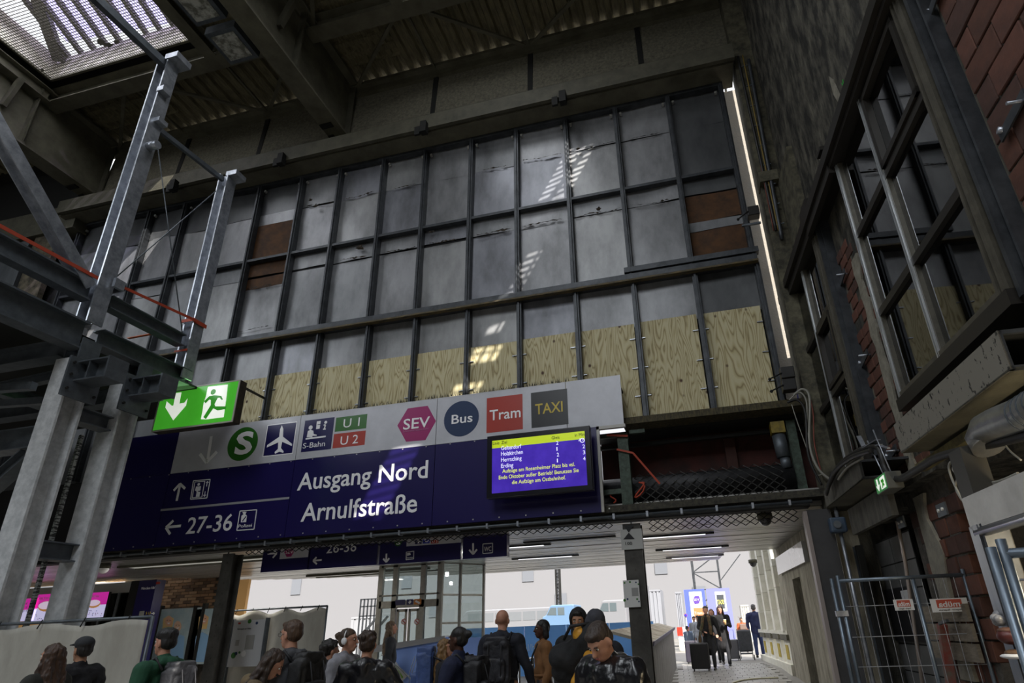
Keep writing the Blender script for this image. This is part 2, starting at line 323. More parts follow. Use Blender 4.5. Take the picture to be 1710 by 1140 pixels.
# beam, conduit and netting under the sign
MB().box((-18.0, FY-.2, 3.5), (2.0, FY+.3, 3.62)).build('trim_2', mat('speckled_beam', '4a463a', .8, .1, col2='23221d', scale=18), None, 'structure')
MB().box((-18.0, FY-.12, 3.36), (1.75, FY+.14, 3.5)).build('trim_3', mat('beam_dark', '1d1d1b', .7), None, 'structure')
pipe = thing('conduit_pipe', 'long grey conduit pipe clamped along the beam under the big blue sign', 'pipe', (-5, FY-.25, 3.43))
MB().tube([(-14.5, FY-.22, 3.42), (1.78, FY-.22, 3.42)], .028, 10).build('pipe', GALV2, pipe)
for k in range(27): MB().box((-14.2+k*.6, FY-.26, 3.38), (-14.16+k*.6, FY-.12, 3.47)).build('pipe_clip', GALV, pipe)
q = MB(); diamond(q, -1.0, 1.6, 3.15, 3.37, .16, .11, lambda z: FY+.1, .006); diamond(q, -9.5, -1.6, 3.27, 3.37, .16, .1, lambda z: FY+.1, .006); 
q.build('beam_netting', mat('netting_black', '101010', .8)); tag(bpy.context.scene.objects['beam_netting'], 'strip of black wire netting hanging below the beam over the passage', 'netting', kind='stuff')
# ================================================================ right corner pier and right wall
wr = MB()
def wslab(q, u0, u1, z0, z1, e0, e1):
    c = wp((u0+u1)/2, (z0+z1)/2, (e0+e1)/2); return q.obox(c, WU*(u1-u0)/2, WN*(e1-e0)/2, Vector((0, 0, (z1-z0)/2)))
wslab(wr, .0, 12, 7.55, 17, -.6, -.22); wslab(wr, 12, 40, 0, 17, -.6, -.22)
wslab(wr, -1.0, 12, 0, 7.55, -1.7, -1.6); wslab(wr, -.4, -.3, 0, 7.55, -1.7, -.3)
wslab(wr, 2.25, 3.6, 3.1, 7.45, -1.6, -.17); wslab(wr, 6.36, 12, 3.6, 7.45, -1.6, -.17)
wslab(wr, 0, 12, 3.0, 3.75, -1.6, -.42)
wallr = wr.build('wall_right', CONC, None, 'structure')
pier = MB().box((2.0, FY-.32, 3.3), (2.45, FY+.3, 16.6)).box((1.98, FY-.5, 9.9), (2.35, FY-.1, 10.15)).build('wall_corner', CONC2, None, 'structure')
q = MB(); wslab(q, .2, 1.4, 3.4, 9.9, -.3, -.12); q.build('pilaster', CONC2, wallr)
# bricks: courses on the pier between the bays, on the big wall by the camera side, and on the low pier
bm_ = {}
def brick(u, z, e, L_=.30, H_=.2, mi=0, rough=0):
    key = (L_, H_)
    if key not in bm_:
        q = MB(); q.box((-L_/2, -.06, -H_/2), (L_/2, .06, H_/2)); b = bmesh.new(); me = q.mesh('brick'); b.from_mesh(me); bmesh.ops.bevel(b, geom=b.edges[:], offset=.008, segments=1, affect='EDGES'); b.to_mesh(me); b.free(); bm_[key] = me; me.materials.append(BRICK[0])
    if (key, mi) not in bm_:
        me = bm_[key].copy(); me.materials.clear(); me.materials.append(BRICK[mi]); bm_[(key, mi)] = me
    o = bpy.data.objects.new('brick', bm_[(key, mi)]); COL.objects.link(o); o.parent = wallr
    M = Matrix((( WU.x, WN.x, 0), (WU.y, WN.y, 0), (0, 0, 1))).to_4x4(); M.translation = wp(u, z, e)
    o.matrix_basis = M @ Matrix.Rotation(random.uniform(-.015, .015), 4, 'Y'); return o
def bricks(u0, u1, z0, z1, L_, H_, e, skip=.04, edge=None):
    nz_ = int((z1-z0)/(H_+.02)); nu = int((u1-u0)/(L_+.02))+1
    for j in range(nz_):
        off = (j % 2)*(L_+.02)/2
        for i in range(nu):
            u = u0+i*(L_+.02)+off+L_/2; z = z0+(j+.5)*(H_+.02)
            if u+L_/2 > u1+.1 or random.random() < skip: continue
            if edge and not edge(u, z): continue
            brick(u, z, e+random.uniform(-.008, .012), L_, H_, random.randrange(3))
bricks(6.40, 9.6, 4.0, 7.45, .48, .27, -.215, 0)
for j in range(1, 11, 2): brick(6.40+.12, 4.0+(j+.5)*.29, -.215, .22, .27, j % 3)
bricks(2.3, 2.92, 3.2, 6.9, .26, .15, -.215); bricks(3.14, 3.62, 3.2, 6.9, .2, .15, -.215)
q = MB()
pp = []; n = 16
for k in range(n+1): z = 3.15+(6.3-3.15)*k/n; pp.append(wp(2.93+.05*noise.noise(Vector((z*3, 0, 0)))*2, z, -.16))
for k in range(n, -1, -1): z = 3.15+(6.3-3.15)*k/n; pp.append(wp(3.14+.05*noise.noise(Vector((z*3, 5, 0)))*2, z, -.16))
q.prism(pp, WN*.03).build('plaster_strip', PLAST, wallr)
# marks: chipped strips and green spray marks on the concrete
for px, py, L_, a in ((1395, 150, .55, -.3), (1376, 280, .5, -.25)):
    c = atW(px, py, -.215); q = MB(); q.prism([c+Vector((0, -.05, .3*L_*2))-WU*.1, c+WU*.04+Vector((0, 0, .3*L_)), c+WU*.12+Vector((0, 0, -.5*L_)), c+WU*.02+Vector((0, 0, -.6*L_)), c-WU*.08+Vector((0, 0, 0))], WN*.012).build('chipped_strip', PLAST, wallr)
GREENP = mat('green_spray', '2f9a3a', .7)
q = MB()
for px, py in ((1411, 148), (1415, 165), (1411, 185), (1370, 300), (1373, 315)):
    c = atW(px, py, -.21)
    for k in range(3): a = random.uniform(0, 3); d = WU*math.cos(a)*.11+Vector((0, 0, math.sin(a)*.16)); q.bar(c-d, c+d, .018, .006, WN)
q.build('spray_mark', GREENP, wallr)
# ---------------- bay windows
FRM = mat('grey_window_frame', '5d594f', .45, .3, col2='4c4941', scale=8)
FRL = mat('pale_aluminium_stripe', 'b9bcbe', .3, .6)
FRK = mat('dark_bronze_frame', '2e2b27', .45, .3)
def glass(name, tint='c8ccd0', rough=.03, alpha=.35):
    m = bpy.data.materials.new(name); m.use_nodes = True; MATS[name] = m; nt = m.node_tree; N = nt.nodes; L = nt.links; N.clear()
    o = N.new('ShaderNodeOutputMaterial'); t = N.new('ShaderNodeBsdfTransparent'); g = N.new('ShaderNodeBsdfGlossy'); g.inputs['Roughness'].default_value = rough
    t.inputs[0].default_value = lin(tint); f = N.new('ShaderNodeFresnel'); f.inputs[0].default_value = 1.5
    a = N.new('ShaderNodeMath'); a.operation = 'MULTIPLY_ADD'; a.inputs[1].default_value = 1.2; a.inputs[2].default_value = alpha*.2; L.new(f.outputs[0], a.inputs[0])
    mx = N.new('ShaderNodeMixShader'); L.new(a.outputs[0], mx.inputs[0]); L.new(t.outputs[0], mx.inputs[1]); L.new(g.outputs[0], mx.inputs[2]); L.new(mx.outputs[0], o.inputs[0]); return m
GLS = glass('bay_glass', 'b9bdb8', .02, .5)
def bay(n, us, zs, opener):
    w_ = MB(); u0, u1, z0, z1 = us[0], us[-1], zs[0], zs[-1]
    wslab(w_, u0-.1, u1+.12, z1, z1+.16, -.45, .12); wslab(w_, u0-.06, u1+.12, z0-.14, z0, -.45, .08)
    win = w_.build('window_%d' % n, FRK, None, 'structure')
    for i, u in enumerate(us):
        q = MB(); q2 = MB(); wd = .05 if i < len(us)-1 else .09
        wslab(q, u-wd, u+wd, z0, z1, -.07, .03); wslab(q2, u-wd*.45, u-wd*.15, z0, z1, .03, .055); wslab(q2, u+wd*.2, u+wd*.45, z0, z1, .03, .05)
        q.build('window_post', FRM, win); q2.build('aluminium_strip', FRL if i < len(us)-1 else FRM, win)
    for z in zs[1:-1]:
        q = MB(); wslab(q, u0, u1, z-.045, z+.045, -.1, .035); q.build('transom', FRK, win)
    q = MB(); wslab(q, u0, u1, z0, z0+.07, -.08, .05); q.build('sill_rail', FRM, win)
    q = MB(); wslab(q, u1+.14, u1+.19, z0-.1, z1+.4, -.2, .02); wslab(q, u1+.22, u1+.25, z0-.2, z1+.5, -.2, -.04); q.build('side_flashing', STEEL_D, win)
    for i in range(len(us)-1):
        for j in range(len(zs)-1):
            q = MB(); wslab(q, us[i]+.05, us[i+1]-.05, zs[j]+.045, zs[j+1]-.045, -.03, -.022); q.build('glass_pane', GLS, win)
    i, j = opener
    q = MB(); a, b, c, d = us[i]+.07, us[i+1]-.09, zs[j]+.06, zs[j+1]-.06
    for s_ in ((a, a+.07, c, d), (b-.07, b, c, d), (a, b, c, c+.07), (a, b, d-.07, d)): wslab(q, *s_, -.02, .06)
    q.build('opening_sash', FRK, win)
    q = MB(); wslab(q, u0+.05, u1-.05, z0, z0+(z1-z0)*.6, -.9, -.86); q.build('plywood_backing', PLY[1], win)
    q = MB(); wslab(q, u0, u1, z1+.1, z1+.14, -1.6, -.3); q.build('bay_soffit', DARK, win)
    return win
bay(1, [3.73, 4.87, 6.12], [3.92, 5.03, 6.19, 7.38], (1, 2))
bay(2, [.15, 1.12, 2.1], [3.72, 4.93, 6.1, 7.3], (1, 1))
q = MB(); wslab(q, -.35, 9, 7.46, 7.62, -.3, .18); wslab(q, 2.2, 3.7, 7.3, 7.46, .06, .14); q.build('trim_4', FRK, None, 'structure')
q = MB(); wslab(q, 1.95, 2.4, 7.62, 7.9, -.2, .12); wslab(q, 3.5, 3.75, 7.62, 7.7, -.25, .1); wslab(q, 3.3, 3.5, 7.9, 7.96, -.25, .1); q.build('trim_5', FRK, None, 'structure')
# flat steel anchors with bolts on the brick
for u, z, e in ((6.75, 5.15, -.14), (6.5, 6.9, -.14), (2.5, 4.95, -.14), (2.45, 6.3, -.14), (2.6, 3.55, -.14), (7.9, 6.2, -.14)):
    t = thing('wall_anchor', 'x', 'bracket', wp(u, z, e), 'flat steel anchors on the brick wall')
    q = MB(); q.obox(wp(u, z, e+.03), WU*.2+Vector((0, 0, .03)), WN*.008, Vector((0, 0, .045))); q.build('flat_bar', STEEL_D, t)
    q = MB(); q.tube([wp(u+.15, z, e-.08), wp(u+.15, z, e+.14)], .014, 8); q.build('bolt', GALV, t)
    q = MB(); q.tube([wp(u-.15, z, e+.0), wp(u-.16, z+.02, e+.06)], .03, 6); q.build('nut', GALV, t)
    t['label'] = {6.75: 'flat steel anchor bolted to the bricks right of the large bay window, lower one', 6.5: 'flat steel anchor bolted high beside the top corner of the large bay window', 2.5: 'flat steel anchor on the brick strip between the two bay windows, middle one', 2.45: 'flat steel anchor at the top of the brick strip between the bay windows', 2.6: 'flat steel anchor at the foot of the brick strip between the bay windows', 7.9: 'flat steel anchor on the bricks nearest the camera'}[u]
# ================================================================ roof
RZ = 16.55
ceil = MB()
# deck: flat sheets everywhere except the two roof lights
SK = [(-16.5, -11.4, 1.0, 8.6), (-5.6, 1.7, -3.0, 7.4)]
xs = [-45, -16.5, -11.4, -5.6, 1.7, 3.2]; ys = [-26, -3.0, 1.0, 7.4, 8.6, 11.6]
for i in range(5):
    for j in range(5):
        cx, cy = (xs[i]+xs[i+1])/2, (ys[j]+ys[j+1])/2
        if any(a < cx < b and c < cy < d for a, b, c, d in SK): continue
        ceil.box((xs[i], ys[j], RZ+.1), (xs[i+1], ys[j+1], RZ+.2))
ceiling = ceil.build('ceiling', DARK, None, 'structure')
def corrugated(x0, x1, y0, y1, z, pitch=.36, dep=.09, along='y'):
    q = MB(); prof = []; a, b = (x0, x1) if along == 'y' else (y0, y1); t = a
    while t < b:
        for dt, dz in ((0, 0), (.38, 0), (.5, 1), (.88, 1)): prof.append((min(t+dt*pitch, b), z+dz*dep))
        t += pitch
    n = len(prof)
    if along == 'y': vs = [(p[0], y0, p[1]) for p in prof]+[(p[0], y1, p[1]) for p in prof]
    else: vs = [(x0, p[0], p[1]) for p in prof]+[(x1, p[0], p[1]) for p in prof]
    q.add(vs, [(i, i+1, i+1+n, i+n) for i in range(n-1)]); return q.build('deck_sheet', DECK, ceiling)
for a, b in ((-17, -14.2), (-14.2, -11.3), (-11.3, -8.4), (-8.4, -5.75), (-5.75, -3), (-3, -.1), (-.1, 2.6)): corrugated(a, b, 9.0, 11.2, RZ-.02)
corrugated(-26, -17, 9.0, 11.2, RZ-.02); corrugated(-26, -17.2, 6.9, 9.0, RZ-.02)
corrugated(-11.3, -8.3, 5, 9.0, RZ-.02, along='x'); corrugated(-8.3, -5.6, 5, 9.0, RZ-.02, along='x'); corrugated(-5.6, 2.6, 7.5, 9.0, RZ-.02, along='x')
for a, b in ((-17, -14), (-8.4, -6.6)): corrugated(a, b, 9.05, 10.5, RZ-.06, along='x')
# purlins along x, secondary beams along y
for y in (9.0, 5.0, .1): MB().hbeam((-26, y, 16.18), (2.4, y, 16.18), .42, .5, .03).build('purlin', GRIME2, ceiling)
for x in (-16.75, -11.2): MB().hbeam((x, 1, 16.1), (x, 8.8, 16.1), .34, .4, .03).build('secondary_beam', GRIME2, ceiling)
for x in (-5.75, 1.9): MB().hbeam((x, 1, 16.1), (x, 8.8, 16.1), .3, .4, .03).build('secondary_beam', GRIME2, ceiling)
# main girders
for gx in (-8.4, -16.9):
    q = MB(); q.box((gx-.26, -12, 14.18), (gx+.26, 10.98, 14.24)).box((gx-.02, -12, 14.24), (gx+.02, 10.98, 16.4)).box((gx-.24, -12, 16.3), (gx+.24, 10.98, 16.36))
    g = q.build('girder', GRIME2, ceiling)
    for y in (10.9, 8.6, 6.6, 4.4, 2.2): MB().box((gx-.2, y, 14.24), (gx+.2, y+.04, 16.3)).build('stiffener', GRIME, g)
    MB().box((gx-.24, 10.2, 14.14), (gx+.1, 10.35, 14.18)).box((gx-.24, 10.6, 14.14), (gx-.08, 10.98, 14.19)).build('worn_patch', DARK, g)
    MB().bar((gx+.05, 8.0, 15.0), (gx+.35, 8.0, 15.9), .2, .1, (0, 1, 0)).build('knee_plate', GRIME, g)
# bracing between facade and purlin
def br(a, b, w_=.09): MB().bar((a[0], a[1], 16.2), (b[0], b[1], 16.2), w_, .07).build('brace', GRIME2, ceiling)
br((-8.2, 10.95), (-5.9, 9.1)); br((-5.6, 9.1), (-3.1, 10.95)); br((-2.9, 10.95), (-.2, 9.1)); br((-5.75, 9.1), (-5.75, 10.95), .05); br((-.1, 9.1), (-.1, 10.95), .05)
br((-16.6, 10.95), (-14.4, 9.1)); br((-14.0, 9.1), (-11.3, 10.95)); br((-11.1, 10.95), (-8.9, 9.1)); br((-14.2, 9.1), (-14.2, 10.95), .05); br((-3.0, 9.1), (-3.0, 10.95), .04); br((-11.2, 9.1), (-11.2, 10.95), .05)
for (a, b, c, d) in ((-8.2, 8.9, -5.9, 5.1), (-5.6, 8.9, -3, 7.4), (-26, 8.9, -21, 7)): br((a, b), (c, d))
# roof lights: kerb, netting, ribs and glass
NET = bpy.data.materials.new('bird_netting'); NET.use_nodes = True
nt = NET.node_tree; N = nt.nodes; L = nt.links; b = N['Principled BSDF']; b.inputs['Base Color'].default_value = lin('8d8b82'); b.inputs['Roughness'].default_value = .9
tc = N.new('ShaderNodeTexCoord'); sp_ = N.new('ShaderNodeSeparateXYZ'); L.new(tc.outputs['Object'], sp_.inputs[0]); outs = []
for i in (0, 1):
    a = N.new('ShaderNodeMath'); a.operation = 'MULTIPLY'; a.inputs[1].default_value = 1/.07; L.new(sp_.outputs[i], a.inputs[0])
    f = N.new('ShaderNodeMath'); f.operation = 'FRACT'; L.new(a.outputs[0], f.inputs[0]); g = N.new('ShaderNodeMath'); g.operation = 'LESS_THAN'; g.inputs[1].default_value = .26; L.new(f.outputs[0], g.inputs[0]); outs.append(g)
mxx = N.new('ShaderNodeMath'); mxx.operation = 'MAXIMUM'; L.new(outs[0].outputs[0], mxx.inputs[0]); L.new(outs[1].outputs[0], mxx.inputs[1])
nz = N.new('ShaderNodeTexNoise'); nz.inputs['Scale'].default_value = .9; nz.inputs['Detail'].default_value = 9; L.new(tc.outputs['Object'], nz.inputs['Vector'])
gt = N.new('ShaderNodeMath'); gt.operation = 'GREATER_THAN'; gt.inputs[1].default_value = .66; L.new(nz.outputs[0], gt.inputs[0])
m2 = N.new('ShaderNodeMath'); m2.operation = 'MAXIMUM'; L.new(mxx.outputs[0], m2.inputs[0]); L.new(gt.outputs[0], m2.inputs[1]); L.new(m2.outputs[0], b.inputs['Alpha'])
ROOFG = bpy.data.materials.new('dirty_roof_glass'); ROOFG.use_nodes = True
nt = ROOFG.node_tree; N = nt.nodes; L = nt.links; N.clear(); o_ = N.new('ShaderNodeOutputMaterial'); t_ = N.new('ShaderNodeBsdfTransparent'); t_.inputs[0].default_value = lin('d6d2ec'); tl = N.new('ShaderNodeBsdfTranslucent'); tl.inputs[0].default_value = lin('d2cee6'); ms = N.new('ShaderNodeMixShader'); ms.inputs[0].default_value = .5; L.new(t_.outputs[0], ms.inputs[1]); L.new(tl.outputs[0], ms.inputs[2]); L.new(ms.outputs[0], o_.inputs[0])
SUN_MASK = mat('opaque_sun_mask', '55524a', .9)
for n_, (a, b_, c, d) in enumerate(SK):
    q = MB(); h = RZ+(.75 if n_ == 0 else .9)
    q.box((a-.08, c, RZ), (a, d, h)).box((b_, c, RZ), (b_+.08, d, h)).box((a, d, RZ), (b_, d+.08, h)).box((a, c-.08, RZ), (b_, c, h))
    sk = q.build('window_%d' % (n_+3), GRIME2, None, 'structure')
    if n_ == 0:
        MB().box((a, c, RZ-.12), (b_, d, RZ-.118)).build('bird_net', NET, sk)
        MB().box((a, c, RZ-.13), (a+.06, d, RZ-.06)).box((b_-.06, c, RZ-.13), (b_, d, RZ-.06)).box((a, d-.06, RZ-.13), (b_, d, RZ-.06)).build('net_frame', GRIME2, sk)
        MB().box((a, d-.03, RZ-.05), (b_, d, RZ+.75)).box((a, c, RZ-.05), (a+.03, d, RZ+.75)).box((b_-.03, c, RZ-.05), (b_, d, RZ+.75)).build('inner_upstand', mat('pale_kerb', 'd8d4c8', .9, col2='b0aca0', scale=3), sk)
        mid = (a+b_)/2; RIB = mat('roof_rib', '6d6a66', .7)
        y = d-.7
        for k in range(11):
            x = a+.5+(b_-a-.6)*k/10
            MB().bar((x, d-.1, RZ+.6), (x, c+.3, RZ+3.4), .1, .14).build('roof_rib', RIB, sk)
        MB().bar((a+.2, d-.1, RZ+.55), (mid, c+2.5, RZ+3.0), .28, .2).build('hip_rib', RIB, sk)
        MB().prism([(a, d, RZ+1.5), (b_, d, RZ+.75), (b_, c, RZ+3.5), (a, c, RZ+3.5)], (0, 0, .02)).build('roof_glass', ROOFG, sk)
    else:
        # added boards and laths out of view, their gaps shaped to cast the sun dapples
        def bx_(x0, x1, y0, y1, nm='sun_mask_board'): MB().box((x0, y0, RZ+.3), (x1, y1, RZ+.34)).build(nm, SUN_MASK, sk)
        bx_(a, 0, c, d); bx_(1.65, b_, c, d)
        gaps = [(-2.5, -1.0, .3, 1.0), (.35, .70, .75, 1.65), (1.15, 1.5, .75, 1.65), (1.9, 4.7, .75, 1.1), (5.2, 6.7, .25, 1.0)]
        yy = c
        for g0, g1, xa_, xb_ in gaps:
            bx_(0, 1.65, yy, g0); bx_(0, xa_, g0, g1); bx_(xb_, 1.65, g0, g1); yy = g1
        bx_(0, 1.65, yy, d)
        for g0, g1, wd, stp, sl in ((5.1, 6.7, .06, .17, .6), (1.9, 4.7, .09, .19, .5), (-2.5, -1.0, .06, .2, .3), (.3, .75, .05, .2, .05), (1.1, 1.55, .04, .24, .05)):
            y0 = g0
            while y0 < g1: MB().bar((-.02, y0, RZ+.32), (1.67, y0+sl, RZ+.32), wd, .03).build('sun_mask_lath', SUN_MASK, sk); y0 += stp
        for x in (.95, 1.2, 1.42): MB().bar((x, -2.4, RZ+.28), (x+.05, 4.9, RZ+.28), .05, .03).build('sun_mask_lath', SUN_MASK, sk)
        MB().bar((.5, 5.2, RZ+.28), (.8, 6.7, RZ+.28), .12, .03).build('sun_mask_lath', SUN_MASK, sk)
# old floodlights under the girder
FLG = mat('dirty_lamp_glass', 'b9bab2', .5, 0, col2='6a6a60', scale=5, detail=8, lo=.42, hi=.58)
for i, (px, py, lb) in enumerate(((388, 76, 'old square floodlight with dirty glass under the girder, nearer the facade'), (330, 8, 'old square floodlight with dirty glass at the top edge of the picture'))):
    c = atZ(px, py, 14.6); t = thing('floodlight', lb, 'lamp', c, 'old floodlights under the roof girder')
    MB().box((c.x-.4, c.y-.42, c.z-.02), (c.x+.4, c.y+.42, c.z+.22)).build('housing', GALV2, t)
    MB().box((c.x-.3, c.y-.32, c.z-.04), (c.x+.3, c.y+.32, c.z-.02)).build('front_glass', FLG, t)
    MB().tube([(c.x+.4, c.y-.3, c.z+.2), (c.x+.5, c.y-.3, c.z+1.0)], .02, 6).tube([(c.x+.4, c.y+.3, c.z+.2), (c.x+.7, c.y+.3, c.z+1.4)], .02, 6).build('hanger', DARK, t)
    MB().tube([(c.x+.3*math.cos(k), c.y+.3*math.sin(k*1.3), c.z+.25+.05*math.sin(3*k)) for k in range(9)], .012, 5).build('loose_wire', DARK, t)
# side and rear walls of the hall
MB().box((-45.2, -26, 0), (-45, 11.2, 17)).build('wall_left', CONC, None, 'structure')
MB().box((-45, -26.2, 0), (4.6, -26, 17)).build('wall_rear', CONC2, None, 'structure')
fl = MB().box((-45, -26, -.2), (4.6, 11.3, 0)).build('floor', mat('hall_floor', 'a5a098', .5, col2='8f8a82', scale=2), None, 'structure')
# facade return on the left: ribbed sheets and grey panels
wl2 = MB().box((-45, FY+.1, 3.4), (-17.2, FY+.2, 17)).box((-45, FY+.1, 0), (-22, FY+.2, 3.4)).build('wall_far_left', DARK, None, 'structure')
GP = mat('streaked_grey_panel', '5c6064', .6, .2, col2='44484c', scale=3, stretch=(1, 1, .15))
MB().box((-20.3, FY-.3, 5), (-18.6, FY-.2, 12.9)).build('grey_panel', GP, wl2); MB().box((-22.5, FY-.3, 5), (-20.6, FY-.2, 12.9)).build('grey_panel', GP, wl2)
for k in range(10): MB().box((-24.5+k*.2, FY-.3, 5), (-24.4+k*.2, FY-.1, 13.1)).build('rib', GRIME, wl2)
MB().box((-18.5, FY-.25, 5), (-17.6, FY-.1, 13.4)).build('stained_board', mat('stained_board', '6a6250', .9, 0, col2='2f2b24', scale=5), wl2)
MB().box((-26, FY-.35, 13.0), (-17, FY+.1, 13.9)).build('lintel_band', GRIME, wl2)
p = atW(0, 0)
c = at(33, 377, FY-.31); q = MB()
for s_ in (((-.12, -.18), (0, .2)), ((0, .2), (.13, -.18)), ((-.07, 0), (.09, 0)), ((.2, -.16), (.24, -.12))): q.bar(c+Vector((s_[0][0], 0, s_[0][1])), c+Vector((s_[1][0], 0, s_[1][1])), .03, .01, (0, 1, 0))
q.build('spray_mark', GREENP, wl2)

# ================================================================ temporary galvanised steelwork on the left
sf = thing('steel_support_tower', 'galvanised steel support tower of H columns and beams left of the big blue sign', 'steelwork', (-9.5, 7.4, 0))
SX = -9.5
def col(name, y, z0, z1, s_, m=GALV, x=SX): MB().hbeam((x, y, z0), (x, y, z1), s_, s_, .035, (0, 1, 0)).build(name, m, sf)
def seg(name, a, b, w_, h_, t_=.02, m=GALV2, up=(0, 0, 1), par=None): return MB().hbeam(a, b, w_, h_, t_, up).build(name, m, par or sf)
H_ = lambda nm, y, z0, z1, s_, m, t_=.03: MB().hbeam((SX, y, z0), (SX, y, z1), s_, s_, t_, (1, 0, 0)).build(nm, m, sf)
ZINC = mat('pale_zinc_column', 'cfd1d3', .6, .1, col2='aeb1b4', scale=9, detail=8, bump=.05)
for y, zt in ((6.65, 5.82), (7.60, 5.9)): MB().hbeam((SX, y, .15), (SX, y, zt), .36, .36, .035, (0, 1, 0)).build('column', ZINC, sf)
H_('column', 6.65, 6.5, 12.6, .27, GALV); H_('column', 8.62, 6.3, 11.3, .25, GALV); H_('column_foot', 6.7, 5.82, 6.2, .32, GALV2); H_('column_foot', 7.75, 5.9, 6.2, .26, GALV2)
for y, zt in ((6.65, 5.74), (7.60, 5.83)):
    st = thing('stub_bracket', 'short welded stub bracket bolted to the %s column of the steel support tower' % ('front' if y < 7.5 else 'rear'), 'bracket', (SX+.25, y, zt-.4), 'stub brackets on the support tower')
    MB().box((SX+.23, y-.28, zt-.6), (SX+.27, y+.28, zt+.05)).build('end_plate', GALV2, st)
    q = MB(); q.hbeam((SX+.27, y, zt-.17), (SX+.88, y, zt-.17), .32, .34, .025); q.box((SX+.48, y-.15, zt-.32), (SX+.50, y+.15, zt-.02)); q.box((SX+.86, y-.17, zt-.35), (SX+.89, y+.17, zt+.01)); q.build('stub', GALV2, st)
    q = MB()
    for dz in (-.48, -.25, -.05):
        for dy in (-.22, .22): q.tube([(SX+.27, y+dy, zt+dz), (SX+.30, y+dy, zt+dz)], .022, 6)
    q.build('bolts', DARK, st, 'stuff')
seg('beam', (SX, -2, 7.03), (SX, 6.5, 7.03), .2, .33, .03); seg('beam', (SX, -2, 6.25), (SX, 6.6, 6.25), .26, .48, .03)
seg('beam', (SX, 6.85, 7.04), (SX, 8.42, 7.04), .2, .24); seg('beam', (SX, 6.85, 6.35), (SX, 8.7, 6.35), .26, .30)
seg('beam', (SX, 6.84, 5.0), (SX, 7.42, 5.0), .24, .24); seg('beam', (SX, 6.84, 2.93), (SX, 7.42, 2.93), .24, .26)
seg('beam', (SX-6, 6.6, 4.55), (SX-.2, 6.6, 4.55), .25, .34); seg('brace', (SX-.3, 6.6, 4.3), (SX-3.2, 6.6, 1.9), .2, .2); seg('brace', (SX-.3, 6.9, 5.8), (SX-4, 6.0, 5.0), .12, .16)
seg('brace', (SX, 6.45, 7.1), (SX, 3.0, 10.1), .2, .22, .02, GALV, (1, 0, 0))
MB().bar((SX, 6.6, 12.45), (SX, 2.0, 12.2), .12, .16).build('tie_bar', GALV2, sf)
MB().bar((SX, 6.8, 10.95), (SX, 8.5, 11.1), .07, .1).build('tie_bar', GALV2, sf)
MB().tube([(SX+.1, 6.65, 10.3), (SX+.35, 6.65, 10.3)], .08, 12).build('pipe_stub', GALV, sf)
for b0, b1 in (((SX+.1, 6.5, 11.6), (SX+.25, 6.7, 11.72)), ((SX+.05, 6.5, 12.5), (SX+.35, 6.85, 12.64)), ((SX+.05, 8.5, 11.2), (SX+.32, 8.8, 11.32)), ((SX+.1, 6.6, 10.9), (SX+.25, 6.8, 11.0))): MB().box(b0, b1).build('cleat', GALV, sf)
for p_, q_ in (((SX, 6.86, 10.7), (SX, 8.41, 7.2)), ((SX, 8.4, 10.7), (SX, 6.84, 7.5))): MB().tube([p_, q_], .011, 5).build('tension_wire', GALV2, sf)
seg('beam', (SX-9, 6.6, 6.05), (SX-.2, 6.6, 6.05), .25, .3); seg('beam', (SX-9, 8.4, 6.0), (SX-.2, 8.4, 6.0), .25, .3); seg('beam', (SX-2.5, -2, 5.9), (SX-2.5, 9, 5.9), .2, .2)
for y in (5.2, 5.9, 6.5): MB().bar((SX-4, y, 5.4), (SX-.2, y+.4, 5.3), .1, .12).build('perforated_channel', GALV2, sf)
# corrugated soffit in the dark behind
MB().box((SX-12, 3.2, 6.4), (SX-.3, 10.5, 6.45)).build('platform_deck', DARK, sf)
# narrow slotted ladder strip between the columns
q = MB(); q.bar((SX-.1, 7.14, 1.6), (SX-.1, 7.14, 4.75), .05, .05); q.build('slotted_strip', mat('slotted_strip', 'a8aca8', .5, .3, col2='3a3c3a', scale=40, stretch=(.2, .2, 1), lo=.48, hi=.52), sf)
so = thing('tension_belt', 'orange ratchet tension belt strung between the two upper steel columns', 'strap', (SX+.16, 7.5, 7.3))
MB().bar((SX+.17, 6.75, 7.33), (SX+.17, 8.5, 7.5), .012, .05).build('belt', STRAP, so); MB().bar((SX+.15, 8.46, 7.5), (SX+.15, 8.78, 7.5), .012, .08).build('belt', STRAP, so); MB().bar((SX-.15, 8.46, 7.52), (SX+.15, 8.46, 7.52), .012, .07, (0, 0, 1)).build('belt', STRAP, so); MB().bar((SX-.15, 8.46, 6.85), (SX+.15, 8.46, 6.85), .012, .04, (0, 0, 1)).build('belt', STRAP, so)
MB().box((SX+.16, 6.72, 7.25), (SX+.22, 6.9, 7.42)).build('ratchet', GALV, so)
so2 = thing('tension_belt', 'long orange tension belt running out of the picture at the left edge', 'strap', (SX+.1, 5, 7.3))
MB().bar((SX+.12, 3.0, 7.22), (SX+.12, 6.5, 7.29), .012, .06).build('belt', STRAP, so2)
so3 = thing('tension_belt', 'short bright orange belt end behind the steel tower against the dark sheets', 'strap', (-13, 10.4, 7.9))
a, b = at(214, 565, 10.6), at(257, 557, 10.6); MB().bar(a, b, .012, .07, (0, 1, 0)).build('belt', mat('bright_orange_strap', 'e0703a', .6), so3)
